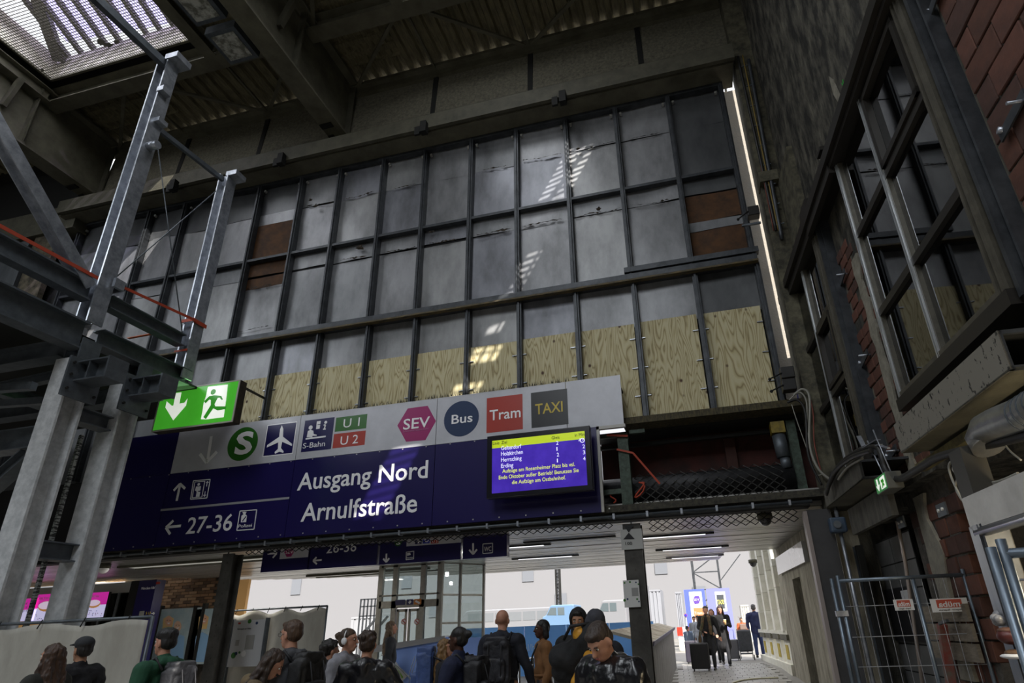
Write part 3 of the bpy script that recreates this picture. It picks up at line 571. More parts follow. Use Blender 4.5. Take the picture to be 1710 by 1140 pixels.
# ================================================================ big direction sign
def flatm(name, c, r=.35, e=0, **k): return mat(name, c, r, 0, emit=e, **k)
NAVY = flatm('navy_sign_face', '1d1650', .3, coat=.2); GREY = mat('grey_sign_face', 'c6c7ce', .4, .05, col2='b8b9c0', scale=2, spec=.5)
WHT = flatm('white_print', 'f4f4f6', .4); GRN = flatm('green_print', '2f6a24'); RED = flatm('red_print', 'a83224'); MAG = flatm('magenta_print', '9c2468'); BLU = flatm('dark_blue_print', '1f3458'); BLK = flatm('black_print', '17181c'); YEL = flatm('yellow_print', 'c8ae2c'); LNV = flatm('navy_print', '1d1a52'); 
SY = FY-.30
bs = thing('direction_sign', 'huge navy and grey station direction sign reading Ausgang Nord Arnulfstraße below the plywood', 'sign', (-7, SY, 3.6))
class Pl:
    """drawing on a vertical plane y = Y by points taken in the photograph's frame"""
    def __init__(s, Y, parent, m=WHT, step=.003): s.Y = Y; s.p = parent; s.m = m; s.k = 0; s.step = step
    def poly(s, pts, m, name='print', lift=1, t=None):
        q = MB(); tt = s.step*lift; q.prism([at(x, y, s.Y) for x, y in pts], (0, -tt, 0)); return q.build(name, m, s.p)
    def strokes(s, segs, w_, m, name='pictogram', lift=2):
        q = MB()
        for a, b in segs:
            A, B = at(*a, s.Y-s.step*lift/2), at(*b, s.Y-s.step*lift/2); q.bar(A, B, w_, s.step*lift, (0, 1, 0))
        return q.build(name, m, s.p)
    def txt(s, t, a, b, m, hpx=None, lift=1.2, name='lettering', bold=0):
        A, B = at(*a, s.Y-s.step*lift), at(*b, s.Y-s.step*lift); z = (A.z+B.z)/2; A.z = B.z = z; h = None
        if hpx: h = abs((at(a[0], a[1]-hpx, s.Y).z)-at(a[0], a[1], s.Y).z)
        return text(t, A, B, m, s.p, h, name, depth=.004, bold=bold)
    def rect(s, pts, m, name='print_field', lift=1):   # four photo points -> straight rectangle
        P = [at(x, y, s.Y) for x, y in pts]; x0 = (P[0].x+P[3].x)/2; x1 = (P[1].x+P[2].x)/2; z1 = (P[0].z+P[1].z)/2; z0 = (P[2].z+P[3].z)/2
        MB().box((x0, s.Y-s.step*lift, z0), (x1, s.Y, z1)).build(name, m, s.p); return x0, x1, z0, z1
    def disc(s, c, rx, m, name='print_disc', lift=1, n=40, inner=0):
        C = at(*c, s.Y); r = abs(at(c[0]+rx, c[1], s.Y).x-C.x); q = MB()
        pts = [C+Vector((r*math.cos(2*math.pi*k/n), 0, r*math.sin(2*math.pi*k/n))) for k in range(n)]
        if not inner: q.prism(pts, (0, -s.step*lift, 0))
        else:
            pi_ = [C+Vector((r*inner*math.cos(2*math.pi*k/n), 0, r*inner*math.sin(2*math.pi*k/n))) for k in range(n)]
            d = Vector((0, -s.step*lift, 0)); q.add([p+d for p in pts]+[p+d for p in pi_], [(k, (k+1) % n, n+(k+1) % n, n+k) for k in range(n)])
        return q.build(name, m, s.p)
# board panels with thin joints
P0 = Pl(SY, bs)
sx = [-13.6, -11.86, -8.42, -5.15, -1.83]
zd = 5.13
zb0, zt0 = at(600, 894, SY).z+0, at(1033, 626, SY).z
zb0 = (at(200, 917, SY).z+at(1003, 857, SY).z)/2
zd = (at(284, 792, SY).z+at(800, 733, SY).z)/2
xg0, xgR, xbR = at(300, 720, SY).x, at(1041, 690, SY).x, at(1004, 840, SY).x
xd1, xd2 = at(494, 760, SY).x, at(727, 745, SY).x
for a, b in ((-13.8, xg0), (xg0, xd1), (xd1, xd2), (xd2, xbR)):
    MB().box((a+.006, SY, zb0), (b-.006, SY+.04, zd-.004)).build('sign_panel', NAVY, bs)
MB().box((-13.8, SY, zd+.004), (xg0-.006, SY+.04, zt0-.02)).build('sign_panel', NAVY, bs)
for a, b in ((xg0, xd1), (xd1, xd2), (xd2, xgR-1.1), (xgR-1.1, xgR)):
    MB().box((a+.006, SY, zd+.004), (b-.006, SY+.04, zt0)).build('grey_panel', GREY, bs)
MB().box((xbR, SY-.02, zd-.06), (xgR+.02, SY+.06, zd)).box((xbR, SY-.02, zb0), (xbR+.05, SY+.06, zd)).build('edge_trim', mat('pale_edge_trim', 'b4b2ac', .5), bs)
MB().box((-13.8, SY+.05, zb0), (xbR, FY, zb0+.05)).box((-13.8, SY+.05, zt0-.3), (xgR, FY-.05, zt0-.25)).build('sign_frame', DARK, bs)
q = MB()
for k in range(24): x = -13.6+k*.52; q.box((x-.012, SY-.008, zb0+.04), (x+.012, SY, zb0+.065)).box((x-.012, SY-.008, zd-.03), (x+.012, SY, zd-.01))
q.build('rivets', SCREW, bs, 'stuff')
# bristly splinters left along the upper edge
q = MB()
for k in range(520):
    x = xg0+.6+random.random()*(xgR-xg0-1.6); q.add([(x, SY-.01, zt0), (x+.012, SY-.01, zt0), (x+random.uniform(-.04, .04), SY+random.uniform(-.03, .05), zt0+random.uniform(.04, .13))], [(0, 1, 2)])
q.build('bristles', DARK, bs, 'stuff')
P0.txt('Ausgang Nord', (496, 818), (714, 797.5), WHT, 29, bold=.012)
P0.txt('Arnulfstraße', (502, 870), (696, 854.5), WHT, 31, bold=.012)
P0.txt('27-36', (310, 891), (386, 885), WHT, 28, bold=.008)
def arrow(P, stem, head, w_): P.strokes([stem, (head[0], head[1]), (head[1], head[2])], w_, WHT, 'arrow')
arrow(P0, ((353, 728), (347.4, 766)), ((334, 757.6), (345, 772), (362, 754)), .075)
arrow(P0, ((300.5, 810), (295, 836)), ((290, 819), (300.5, 807.5), (309, 815.5)), .055)
arrow(P0, ((280, 880), (302, 877.7)), ((289.5, 869), (277, 880.5), (284, 891.5)), .055)
P0.strokes([((268.3, 851.6), (483, 831.1))], .045, mat('grey_line', '9a9aa0', .5), 'dividing_line')
def outline(P, pts, w_, m=WHT, name='box_outline'): P.strokes([(pts[i], pts[(i+1) % 4]) for i in range(4)], w_, m, name)
outline(P0, [(323, 802.5), (351, 800.2), (345.5, 831.1), (318.2, 833.4)], .018)
outline(P0, [(325.5, 804.5), (342, 803.2), (337, 829.5), (321, 831)], .014)
P0.strokes([((331.5, 812), (329, 821)), ((330, 821), (328.5, 829)), ((333, 821), (331.5, 829)), ((329, 812), (327, 819)), ((334, 811.5), (333, 819))], .045, WHT, 'figure'); P0.disc((332, 808.5), 2, WHT, 'figure', 2)
arrow(P0, ((346.5, 803.5), (344.8, 812)), ((344.2, 806), (346.5, 803.5), (348.2, 805.6)), .015); arrow(P0, ((342.8, 820), (341.3, 828.5)), ((339.8, 826), (341.3, 828.8), (344, 825.6)), .015)
outline(P0, [(400.8, 853), (428.8, 850.8), (424.1, 883.3), (395.4, 885.3)], .018)
P0.txt('Polizei', (397.8, 881), (420.3, 879), WHT, 5.5)
P0.poly([(402.5, 872), (403.5, 861), (406, 859.2), (410.5, 858.8), (412.5, 861), (411, 871.5)], WHT, 'figure', 2); P0.disc((408.5, 856.5), 2.2, WHT, 'figure', 2); P0.poly([(405.5, 854.6), (411.6, 854), (411.8, 855.4), (405.6, 856)], WHT, 'figure', 3); P0.strokes([((405, 870), (411, 862))], .02, LNV, 'figure', 4)
# S-Bahn green disc with S
P0.disc((405.3, 740.8), 24.6, GRN); P0.txt('S', (390.5, 758.5), (419.5, 755), WHT, 36, lift=2.4, bold=.03)
# airport
P0.rect([(446.5, 709.3), (497, 703.4), (488.6, 757.6), (438.7, 762.6)], WHT); P0.rect([(447.8, 711), (495.5, 705), (487.6, 756.2), (440, 761)], LNV, lift=1.6)
P0.poly([(471, 710), (473.4, 716), (473, 729), (488, 741), (487.5, 744.5), (471.5, 737.5), (469.5, 748), (474, 753.5), (473, 756), (467, 754), (459.5, 757.5), (459, 754.6), (464.5, 749.5), (465, 738.5), (445.8, 747), (446.6, 743), (466.5, 729.5), (468.3, 716.5)], WHT, 'aeroplane', 3)
# S-Bahn box with service desk
P0.rect([(509.7, 701.4), (558.8, 697.2), (552.4, 749.7), (502.7, 754.7)], LNV, lift=1.2); P0.txt('S-Bahn', (505.5, 748.5), (542.5, 744.5), WHT, 9, lift=2)
P0.disc((519, 713.8), 3.2, WHT, 'figure', 2.4); P0.poly([(512.5, 730), (514.5, 719.5), (519, 717.5), (523.5, 719), (524, 724.5), (529, 725.5), (529, 727.5), (522, 727.5), (521.5, 730)], WHT, 'figure', 2.4); P0.strokes([((510.5, 732.6), (544, 728.4))], .035, WHT, 'figure', 2.4)
P0.disc((544.2, 705), 2.3, WHT, 'figure', 2.4); P0.strokes([((543.6, 709), (541.8, 715.4)), ((540.6, 709.6), (543.6, 709.2)), ((539.5, 716.5), (544, 716))], .03, WHT, 'figure', 2.4); P0.poly([(529.5, 703.5), (536, 702.6), (534, 715.5), (528, 716.5)], WHT, 'figure', 2.4); P0.strokes([((530.5, 709), (535.6, 708.4))], .012, LNV, 'figure', 3)
P0.rect([(561.6, 697.2), (613.6, 691), (611.3, 715.4), (559.1, 720.2)], GRN); P0.txt('U 1', (573, 714), (600, 711), WHT, 15, lift=2)
P0.rect([(558, 724.4), (610.8, 718.8), (608.8, 742.7), (555.2, 748.3)], RED); P0.txt('U 2', (568, 743), (597.5, 739.5), WHT, 15, lift=2)
P0.poly([(663.6, 710.4), (681, 681.8), (714.2, 677.3), (727.9, 702.8), (710.5, 734.5), (678.2, 737.3)], MAG, 'hexagon', 1); P0.txt('SEV', (673, 717.5), (717.5, 712), WHT, 18, lift=2, bold=.01); P0.txt('Schienenersatzverkehr', (672.7, 721.5), (716, 717), mat('pale_pink_print', 'c47aa6', .5), 3.2, lift=2)
P0.disc((770.4, 698.6), 29.3, BLU); P0.txt('Bus', (754, 707.5), (789, 704), WHT, 15.5, lift=2, bold=.01)
P0.rect([(813, 664.4), (872.8, 657.9), (872.8, 716.3), (812.4, 723)], RED); P0.txt('Tram', (817.5, 702), (869.5, 696), WHT, 18, lift=2, bold=.01)
P0.rect([(886.5, 655.9), (947.2, 648.6), (949.1, 707.6), (887.9, 714.9)], BLK); P0.txt('TAXI', (894, 692), (940, 686.5), YEL, 18, lift=2, bold=.01)
# ---------------- departure screen
TY = 10.35
sc = thing('departure_screen', 'black framed departure monitor with violet picture, mounted on the right of the big sign', 'monitor', (-3, TY, 4.4))
a, b = at(813, 727.5, TY), at(990, 819, TY); X0, X1, Z0, Z1 = (a.x+at(812.4, 831, TY).x)/2, (at(985.6, 710.4, TY).x+b.x)/2, (at(812.4, 831, TY).z+b.z)/2, (a.z+at(985.6, 710.4, TY).z)/2
bevel(MB().box((X0, TY, Z0), (X1, TY+.14, Z1)).build('case', mat('black_plastic_gloss', '14141c', .25, coat=.3), sc), .012)
MB().box((X0+.3, TY+.14, Z0+.3), (X1-.3, SY, Z1-.3)).build('wall_mount', DARK, sc)
PS = Pl(TY, sc, step=.002)
VIO = mat('violet_screen', '3a2596', .15, 0, emit=.75, col2='4630a8', scale=2)
px = PS.rect([(822, 735.1), (977.2, 720.2), (980, 810.9), (821.4, 822.7)], VIO, 'display', 1)
YG = mat('screen_yellow', 'aec21e', .3, emit=.75); SW = mat('screen_white', 'dcdcf0', .3, emit=.9); SYL = mat('screen_yellow_text', 'd8e060', .3, emit=.85)
MB().box((px[0], TY-.0035, px[3]-.15), (px[1], TY-.002, px[3])).build('header_bar', YG, sc)
D_ = mat('screen_dark_text', '2a3014', .4)
PS.txt('Linie  Ziel', (823, 742.6), (846.5, 740.6), D_, 5.5, 2.4); PS.txt('Gleis', (921.5, 733.6), (934.3, 732.2), D_, 5.5, 2.4); PS.txt('in Min', (960, 728.8), (976, 727.4), D_, 5.5, 2.4)
for t, x0, y0, x1, y1, n1, nx_, n1y, n2, nx2, n2y in (('Geltendorf', 837, 751.3, 870.5, 748, '2', 929, 742.5, None, 0, 0), ('Holzkirchen', 837, 760.8, 873, 757.6, '1', 929.5, 752.5, '2', 973, 748.3), ('Herrsching', 837, 770.8, 871, 768, '2', 930, 762, '3', 973.6, 758.3), ('Erding', 837, 781.3, 857.2, 779.2, '1', 930.2, 771.8, '4', 974, 768.6)):
    PS.txt(t, (x0, y0), (x1, y1), SW, 7.2, 2)
    if n1: PS.txt(n1, (nx_, n1y), (nx_+(1.5 if n1 == '1' else 3.6), n1y-.2), SW, 6.6, 2)
    if n2: PS.txt(n2, (nx2, n2y), (nx2+3.8, n2y-.3), SW, 6.6, 2)
PS.disc((972.5, 735), 4, SW, 'clock_icon', 2, inner=.7); PS.strokes([((967, 733), (970, 732.7)), ((966, 735.6), (969, 735.4)), ((972.5, 735), (974.3, 733.4))], .015, SW, 'clock_icon')
PS.txt('Aufzüge am Rosenheimer Platz bis vsl.', (839, 789), (960, 778.4), SYL, 6.6, 2); PS.txt('Ende Oktober außer Betrieb! Benutzen Sie', (833, 800), (966.5, 788), SYL, 6.6, 2); PS.txt('die Aufzüge am Ostbahnhof.', (855, 808.2), (944.5, 800), SYL, 6.6, 2)

# ---------------- illuminated green exit sign on struts
EY_ = 9.3
ex = thing('exit_sign', 'large illuminated green emergency exit sign with running figure and arrow, left above the big sign', 'sign', (-9.5, EY_, 5.5))
GE = mat('lit_green_acrylic', '44a82e', .3, emit=.62, col2='3fa028', scale=1.5); WE = mat('lit_white_acrylic', 'e8ece2', .3, emit=.72)
PE = Pl(EY_, ex, step=.004)
zt, zb = (at(270, 659, EY_).z+at(402, 631, EY_).z)/2, (at(255, 719, EY_).z+at(385, 702, EY_).z)/2
xl_, xr_ = at(262, 690, EY_).x, at(393, 668, EY_).x
bevel(MB().box((xl_-.03, EY_+.01, zb-.03), (xr_+.03, EY_+.2, zt+.03)).build('case', mat('rusty_sign_case', '3a3024', .6, .3, col2='1f1b16', scale=8), ex), .01)
MB().box((xl_-.03, EY_-.006, zb-.03), (xr_+.03, EY_+.01, zb)).box((xl_-.03, EY_-.006, zt), (xr_+.03, EY_+.01, zt+.03)).box((xl_-.03, EY_-.006, zb), (xl_, EY_+.01, zt)).box((xr_, EY_-.006, zb), (xr_+.03, EY_+.01, zt)).build('pale_rim', mat('pale_rim', 'b8b6ac', .4), ex)
MB().box((xl_, EY_, zb), (xr_, EY_+.01, zt)).build('front_face', GE, ex)
PE.poly([(293.6, 656.2), (303, 655), (299.6, 674), (308.2, 672.2), (313.3, 665.4), (310.6, 677), (289.4, 701.5), (276.4, 680.2), (278.6, 670), (287, 677.5), (289.8, 677)], WE, 'arrow', 1)
c4 = lambda x, y: (170+x/3.562, 620+y/3.562)
PE.poly([c4(*p) for p in ((632, 92), (750, 78), (742, 150), (735, 200), (725, 272), (622, 285), (590, 284), (600, 235), (606, 190), (620, 150))], WE, 'door_field', 1)
GX = mat('lit_green_figure', '2f8a22', .3, emit=.5)
PE.disc(c4(664, 122), 4.1, GX, 'running_figure', 2)
PE.poly([c4(*p) for p in ((610, 178), (640, 148), (672, 142), (712, 146), (722, 166), (714, 170), (702, 156), (690, 158), (672, 195), (676, 208), (740, 208), (738, 224), (690, 232), (664, 220), (620, 284), (606, 272), (650, 200), (650, 170), (640, 168), (618, 190))], GX, 'running_figure', 2)
a, b = at(404, 637, EY_), Vector((at(444, 666, FY).x, FY-.06, at(444, 666, FY).z))
MB().bar((xr_, EY_+.12, zt-.08), b, .04, .04).bar((xl_+.2, EY_+.12, zt), (xl_-.4, FY-.06, zt+.1), .04, .04).build('strut', DARK, ex)

lt = light('exit_sign_glow', 'AREA', ((xl_+xr_)/2, EY_-.05, (zb+zt)/2), 9, (.35, 1, .3), aim=((xl_+xr_)/2, 0, (zb+zt)/2), size=1.6, size_y=.8)
# ---------------- row of navy hanging signs in the passage mouth
HY = 11.45
zh = (at(440, 955, HY).z+at(848, 928.5, HY).z)/2; zht = at(848, 884, HY).z+.12
hs = [(438.5, 516.5, 'navy hanging sign with an arrow and the purple SEV hexagon, leftmost of the row'), (517.5, 630.5, 'navy hanging sign reading 26-36, second from the left in the row'), (633.5, 770.5, 'navy hanging sign with green S disc, aeroplane and U signs'), (772.6, 848, 'navy hanging sign reading WC, rightmost of the row')]
for i, (x0, x1, lb) in enumerate(hs):
    t = thing('hanging_sign', lb, 'sign', (at(x0, 930, HY).x, HY, zh), 'hanging signs behind the beam')
    A, B = at(x0, 930, HY).x, at(x1, 930, HY).x
    MB().box((A, HY, zh), (B-.02, HY+.16, zht)).build('sign_box', NAVY, t)
    P = Pl(HY, t, step=.004)
    def ar(stem, head, w_=.035): P.strokes([stem, (head[0], head[1]), (head[1], head[2])], w_, WHT, 'arrow')
    if i == 0:
        ar(((447, 924.5), (461, 923.5)), ((456, 917.5), (462, 923.5), (455.5, 931)))
        P.rect([(469.5, 910), (517, 906), (514.6, 930), (467.5, 933)], GREY, 'grey_field', 1)
        P.poly([(475, 922), (480, 914), (487, 913.6), (491, 921), (486.6, 929), (479, 929.6)], MAG, 'hexagon', 2); P.txt('SEV', (477, 924.6), (489.4, 923.6), WHT, 5.5, 3)
    if i == 1:
        P.txt('26-36', (545, 923.5), (594.5, 920), WHT, 17, 1.5, bold=.004); ar(((524, 936), (537, 934.5)), ((528.5, 930), (523, 936), (529, 941.5)))
    if i == 2:
        P.disc((665, 905), 6, GRN); P.txt('S', (661.6, 909), (668.6, 908.6), WHT, 8.6, 3, bold=.01)
        P.rect([(679.5, 895), (771, 888), (770.4, 906), (679, 911.5)], GREY, 'grey_field', 1)
        P.rect([(693.5, 893), (704.8, 892), (704.8, 907.6), (693.5, 908.6)], LNV, lift=1.6); P.poly([(699, 897.5), (700.3, 902), (704, 905), (699.6, 904.2), (700.6, 907), (697.4, 907), (698.4, 904.4), (694.4, 906), (698, 902)], WHT, 'aeroplane', 2.2)
        P.rect([(706.5, 892), (718, 891), (718, 906.4), (706.5, 907.6)], mat('royal_blue_print', '2a36b0', .4), lift=1.6); P.txt('U', (709, 905), (716, 904.3), WHT, 9, 3, bold=.01)
        P.rect([(720, 894), (732.4, 893), (732.4, 898.6), (720, 899.6)], GRN, lift=1.6); P.txt('U 1', (722, 898), (730.5, 897.4), WHT, 4, 3); P.rect([(720, 901.6), (732.4, 900.6), (732.4, 906.4), (720, 907.4)], RED, lift=1.6); P.txt('U 2', (722, 906), (730.5, 905.2), WHT, 4, 3)
        ar(((645.3, 924), (645, 937)), ((640, 932.5), (645, 938), (650, 931.8)))
        outline(P, [(678.5, 921.5), (691, 920), (690.5, 933), (678, 934.5)], .012); P.poly([(680, 923), (685, 922.5), (686, 926), (680, 928)], WHT, 'figure', 2); P.txt('Stauden', (679, 932.6), (689.5, 931.4), WHT, 3, 2)
    if i == 3:
        ar(((790, 906.6), (790, 923)), ((783.6, 917.6), (790, 925), (796.4, 917))); outline(P, [(806.5, 908), (822.6, 906.6), (822.4, 922.6), (806.4, 924)], .012); P.txt('WC', (808.4, 920.5), (820.4, 919.4), WHT, 8, 2)
    MB().tube([(A+.3, HY+.08, zht), (A+.3, HY+.08, 3.95)], .015, 6).build('hanger_rod', DARK, t)
# ================================================================ passage: ceiling slab, posts, right wall, ramp
PZ = 3.36
LAM = mat('lamella_ceiling', 'd2d0cc', .36, .75, col2='a8a6a2', scale=1.6, stretch=(.12, 5, 1), lo=.3, hi=.75)
poly = [(-24, 11.2), (2.25, 11.2), (1.86, 17.6), (.42, 17.6), (.27, 19.5), (-7.7, 19.4), (-14.4, 16.9), (-15.5, 14.4), (-24, 15.0)]
cs = MB().prism([(x, y, PZ+.06) for x, y in poly], (0, 0, .3)).build('ceiling_passage', LAM, None, 'structure')
# lamella strips below the slab, as far as they can be told apart
q = MB(); y = 11.5; k = 0
def xr(yy): return 2.2-(yy-11)*.0615
import bisect
def span(yy):
    xs_ = []
    for i in range(len(poly)):
        (x0, y0), (x1, y1) = poly[i], poly[(i+1) % len(poly)]
        if (y0-yy)*(y1-yy) < 0: xs_.append(x0+(x1-x0)*(yy-y0)/(y1-y0))
    return (min(xs_), max(xs_)) if xs_ else None
y = 11.25
while y < 19.3:
    sp2 = span(y+.09)
    if sp2:
        MB().box((sp2[0], y, PZ+random.uniform(0, .012)), (sp2[1]-.02, y+.165, PZ+.05)).build('lamella', LAM, cs)
    y += .19
# lights set in the lamellas
TUBE = mat('lit_tube', 'f0f0f4', .4, emit=1.3)
tl = [(1120, 893, .9, 'slim ceiling light nearest the facade in the right part of the passage'), (1155, 914, .9, 'slim ceiling light in the middle of the right part of the passage'), (1160, 928, .8, 'slim ceiling light farthest out in the right part of the passage'), (862, 911, .8, 'short lit tube in the passage ceiling just right of the WC sign'), (910, 929, .9, 'lit tube in the middle of the passage ceiling'), (950, 899, 1.0, 'unlit dark ceiling slot near the facade in mid passage')]
for i, (x, y_, l_, lb) in enumerate(tl):
    c = atZ(x, y_, PZ); t = thing('ceiling_light', lb, 'lamp', (c.x, c.y, PZ), 'slim ceiling lights of the passage')
    MB().box((c.x-l_, c.y-.06, PZ-.03), (c.x+l_, c.y+.06, PZ-.003)).build('housing', DARK, t)
    if i != 5:
        light('tube_light', 'AREA', (c.x, c.y, PZ-.06), 26, (1, .98, .95), aim=(c.x, c.y+.01, 0), size=l_*1.6, size_y=.1)
        MB().box((c.x-l_*.8, c.y-.035, PZ-.04), (c.x+l_*.8, c.y+.035, PZ-.03)).build('tube', TUBE, t)
for x, y_, lb in ((330, 938, 'long recessed skylight slot in the passage ceiling left of the hanging signs'), (620, 955, 'bright recessed light band in the ceiling below the hanging signs')):
    c = atZ(x, y_, PZ); t = thing('ceiling_light_band', lb, 'lamp', (c.x, c.y, PZ))
    MB().box((c.x-2.0, c.y-.3, PZ-.05), (c.x+2.0, c.y-.2, PZ)).box((c.x-2.0, c.y+.2, PZ-.05), (c.x+2.0, c.y+.3, PZ)).build('rim', GRIME, t); MB().box((c.x-2.0, c.y-.2, PZ-.02), (c.x+2.0, c.y+.2, PZ-.005)).build('diffuser', mat('pale_diffuser', 'c8c8c0', .5, emit=.35), t); light('band_light', 'AREA', (c.x, c.y, PZ-.06), 95, (1, .95, .86), aim=(c.x, c.y+.01, 0), size=3.6, size_y=.3)
# paved floor: level, then rising gently through the passage
PAVE = mat('stone_pavement', '77756f', .45, 0, col2='8f8d88', scale=3, detail=8)
rz_ = lambda yy: max(0, min(.38, (yy-12)*.05))
q = MB(); ys_ = [11.3, 12, 14, 16, 18, 19.6, 24, 30, 45, 80]
q.add([(x, yy, rz_(yy)) for yy in ys_ for x in (-60, 3.2)], [(2*i, 2*i+1, 2*i+3, 2*i+2) for i in range(len(ys_)-1)])
q.box((-60, 11.3, -.3), (3.2, 80, -.02)); q.box((3.2, 19.5, -.3), (60, 80, .36))
fp = q.build('floor_passage', mat('stone_ground', '85827c', .6, col2='75726c', scale=2), None, 'structure')
me_p = {}
for mi in range(3):
    b_ = MB().box((-.143, -.143, -.03), (.143, .143, .012)).mesh('paving_stone'); b_.materials.append(mat('paving_%d' % mi, ('8c8a86', '989692', 'a29f9a')[mi], .38, 0, col2='827f7a', scale=4)); me_p[mi] = b_
cnt = 0
yy = 13.4
while yy < 22 and cnt < 300:
    x = -1.55 - (yy-11)*.0615+ (.15 if int(yy/.3) % 2 else 0)
    while x < 1.9-(yy-11)*.0615 and cnt < 300:
        if x > -1.3:
            o = bpy.data.objects.new('paving_stone', me_p[random.randrange(3)]); COL.objects.link(o); o.parent = fp; o.location = (x, yy, rz_(yy)+.004); o.rotation_euler.x = .05 if yy < 19.5 else 0; cnt += 1
        x += .3
    yy += .3
MB().tube([(1.1+1.0*math.cos(t*.2+1.4), 16.3+1.1*math.sin(t*.2+1.4), rz_(16.3+1.1*math.sin(t*.2+1.4))+.03) for t in range(13)], .02, 5).build('painted_arc', mat('worn_white_line', 'b8b49a', .8), fp)
# posts
POST = mat('old_riveted_post', '35332f', .6, .2, col2='4c4a45', scale=4)
def post(n, x0, x1, lb, yy=FY-.05):
    t = thing('steel_post', lb, 'post', ((x0+x1)/2, yy, 0)); MB().hbeam(((x0+x1)/2, yy+.14, 0), ((x0+x1)/2, yy+.14, 3.3), x1-x0, .3, .04, (0, 1, 0)).build('shaft', POST, t)
    q = MB()
    for k in range(16): q.box(((x0+x1)/2-.01, yy-.02, .3+k*.2), ((x0+x1)/2+.01, yy, .33+k*.2))
    q.build('rivets', POST, t, 'stuff'); return t
a = at(372, 1000, FY).x; post(1, a-.13, a+.13, 'dark steel post under the left part of the big sign')
p2 = post(2, -1.46, -1.14, 'dark steel post in mid passage carrying a notice')
MB().box((-1.50, FY-.09, 2.85), (-1.12, FY-.07, 3.2)).build('marker_plate', mat('marker_white', 'a8a8a4', .6), p2)
PP_ = Pl(FY-.092, p2, step=.003)
PP_.poly([(1041, 877), (1058, 876.4), (1050, 889)], BLK, 'triangle_mark', 1.4); PP_.poly([(1041, 900.4), (1060, 899.8), (1050, 889)], BLK, 'triangle_mark', 1.4); PP_.txt('100', (1044.6, 909.6), (1055.6, 909), BLK, 5, 1.4)
nt_ = thing('notice_poster', 'white notice with coloured dots taped to the steel post in mid passage', 'notice', (-1.3, FY-.1, 2.2))
a, b = at(1040, 969, FY-.1), at(1070, 1013, FY-.1)
MB().box((a.x, FY-.1, b.z), (b.x, FY-.085, a.z)).build('paper', mat('white_paper', 'c8c8c6', .6), nt_)
PN = Pl(FY-.1, nt_, step=.002)
for x, y_, c_, r_ in ((1043, 973, GRN, 1.4), (1052, 971.5, GRN, 1.6), (1062, 972, BLU, 1.3), (1066, 975, GRN, 1.2), (1043, 1002, GRN, 2.2), (1048, 1000, BLU, 1.6), (1064, 1000, GRN, 1.6), (1067, 1004, BLU, 1.3)): PN.disc((x, y_), r_, c_, 'dot', 1)
PN.rect([(1055, 981), (1066, 981), (1066, 995), (1055, 995)], mat('plan_grey', '8f8f8d', .6), 'plan', 1)
rp = thing('steel_post', 'broad dark post at the right edge of the passage with a pale corner strip', 'post', (1.85, FY, 0))
MB().box((1.68, FY-.1, 0), (2.05, FY+.3, 3.3)).build('shaft', mat('charcoal_post', '2f2f31', .6, col2='3a3a3c', scale=3), rp); MB().box((1.62, FY-.12, 0), (1.68, FY+.1, 3.28)).build('corner_strip', mat('pinkish_strip', '8a807c', .5), rp)
MB().tube([(2.12, FY-.2, 0), (2.12, FY-.2, 3.3)], .03, 8).build('down_pipe', GALV, rp)
# passage right wall (rough stone plaster) with sign box and door opening
STONE = mat('rough_stone_plaster', 'a09b8c', .95, 0, col2='6e695c', scale=5, detail=12, bump=.6, bscale=22, stretch=(1, 1, .3))
pw = MB()
def pwb(q, v0, v1, z0, z1, e0, e1):   # v = distance beyond the facade along the same wall line
    return wslab(q, -v1, -v0, z0, z1, e0, e1)
pwb(pw, .3, 4.05, 0, 3.4, -.5, .05); pwb(pw, 5.0, 6.98, 0, 3.4, -.5, .05); pwb(pw, 4.05, 5.0, 2.5, 3.4, -.5, .05); pwb(pw, 4.0, 5.1, 0, 3, -.9, -.5)
pws = pw.build('wall_passage', STONE, None, 'structure')
q = MB(); pwb(q, 4.05, 5.0, .2, 2.5, -.48, -.3); dr = q.build('door_1', BLK, None, 'structure'); q = MB(); pwb(q, 4.2, 4.26, 1.3, 1.4, -.3, -.28); q.build('door_label', mat('door_sticker', '9a9470', .6), dr)
lbx = thing('wall_sign_box', 'reflective white sign box on the rough wall at the right of the passage', 'sign', wp(-4.6, 2.9, .1))
q = MB(); pwb(q, 2.75, 6.35, 2.7, 3.12, .05, .14); q.build('sign_box', mat('pale_glossy_sign', 'c4c6ca', .12, .3, coat=.6, bump=.25, bscale=2), lbx)
q = MB(); pwb(q, 1.6, 1.75, 1.45, 2.3, .05, .07); tag(q.build('paper_notice', mat('paper_note', 'b8b6ae', .7)), 'narrow pale paper strip stuck on the rough passage wall beside the door', 'notice')
# stone pilasters outdoors
PIL = [mat('limestone_%d' % i, c, .9, 0, col2='c4c1b2', scale=4, detail=8, bump=.3, lo=.3, hi=.8) for i, c in enumerate(('e6e4da', 'd8d5c8', 'ecebe2'))]
arc = thing('stone_portal', 'fluted limestone pilasters on block plinths outside the passage on the right', 'pilasters', wp(-8, .4, 0))
for v, e0 in ((7.0, .0), (8.5, -.02), (10.0, -.02), (11.5, -.02)):
    for k in range(11):
        q = MB(); pwb(q, v, v+.75, 1.35+k*.55, 1.35+k*.55+.54, -.3, e0-.05+random.uniform(-.01, .01)); pwb(q, v+.2, v+.55, 1.35+k*.55, 1.35+k*.55+.54, e0-.1, e0+.12); q.build('stone_block', PIL[random.randrange(3)], arc)
for k in range(9):
    q = MB(); pwb(q, 6.9, 13, 1.35+k*.68, 1.35+k*.68+.66, -.6, -.2); q.build('stone_block', PIL[k % 3], arc)
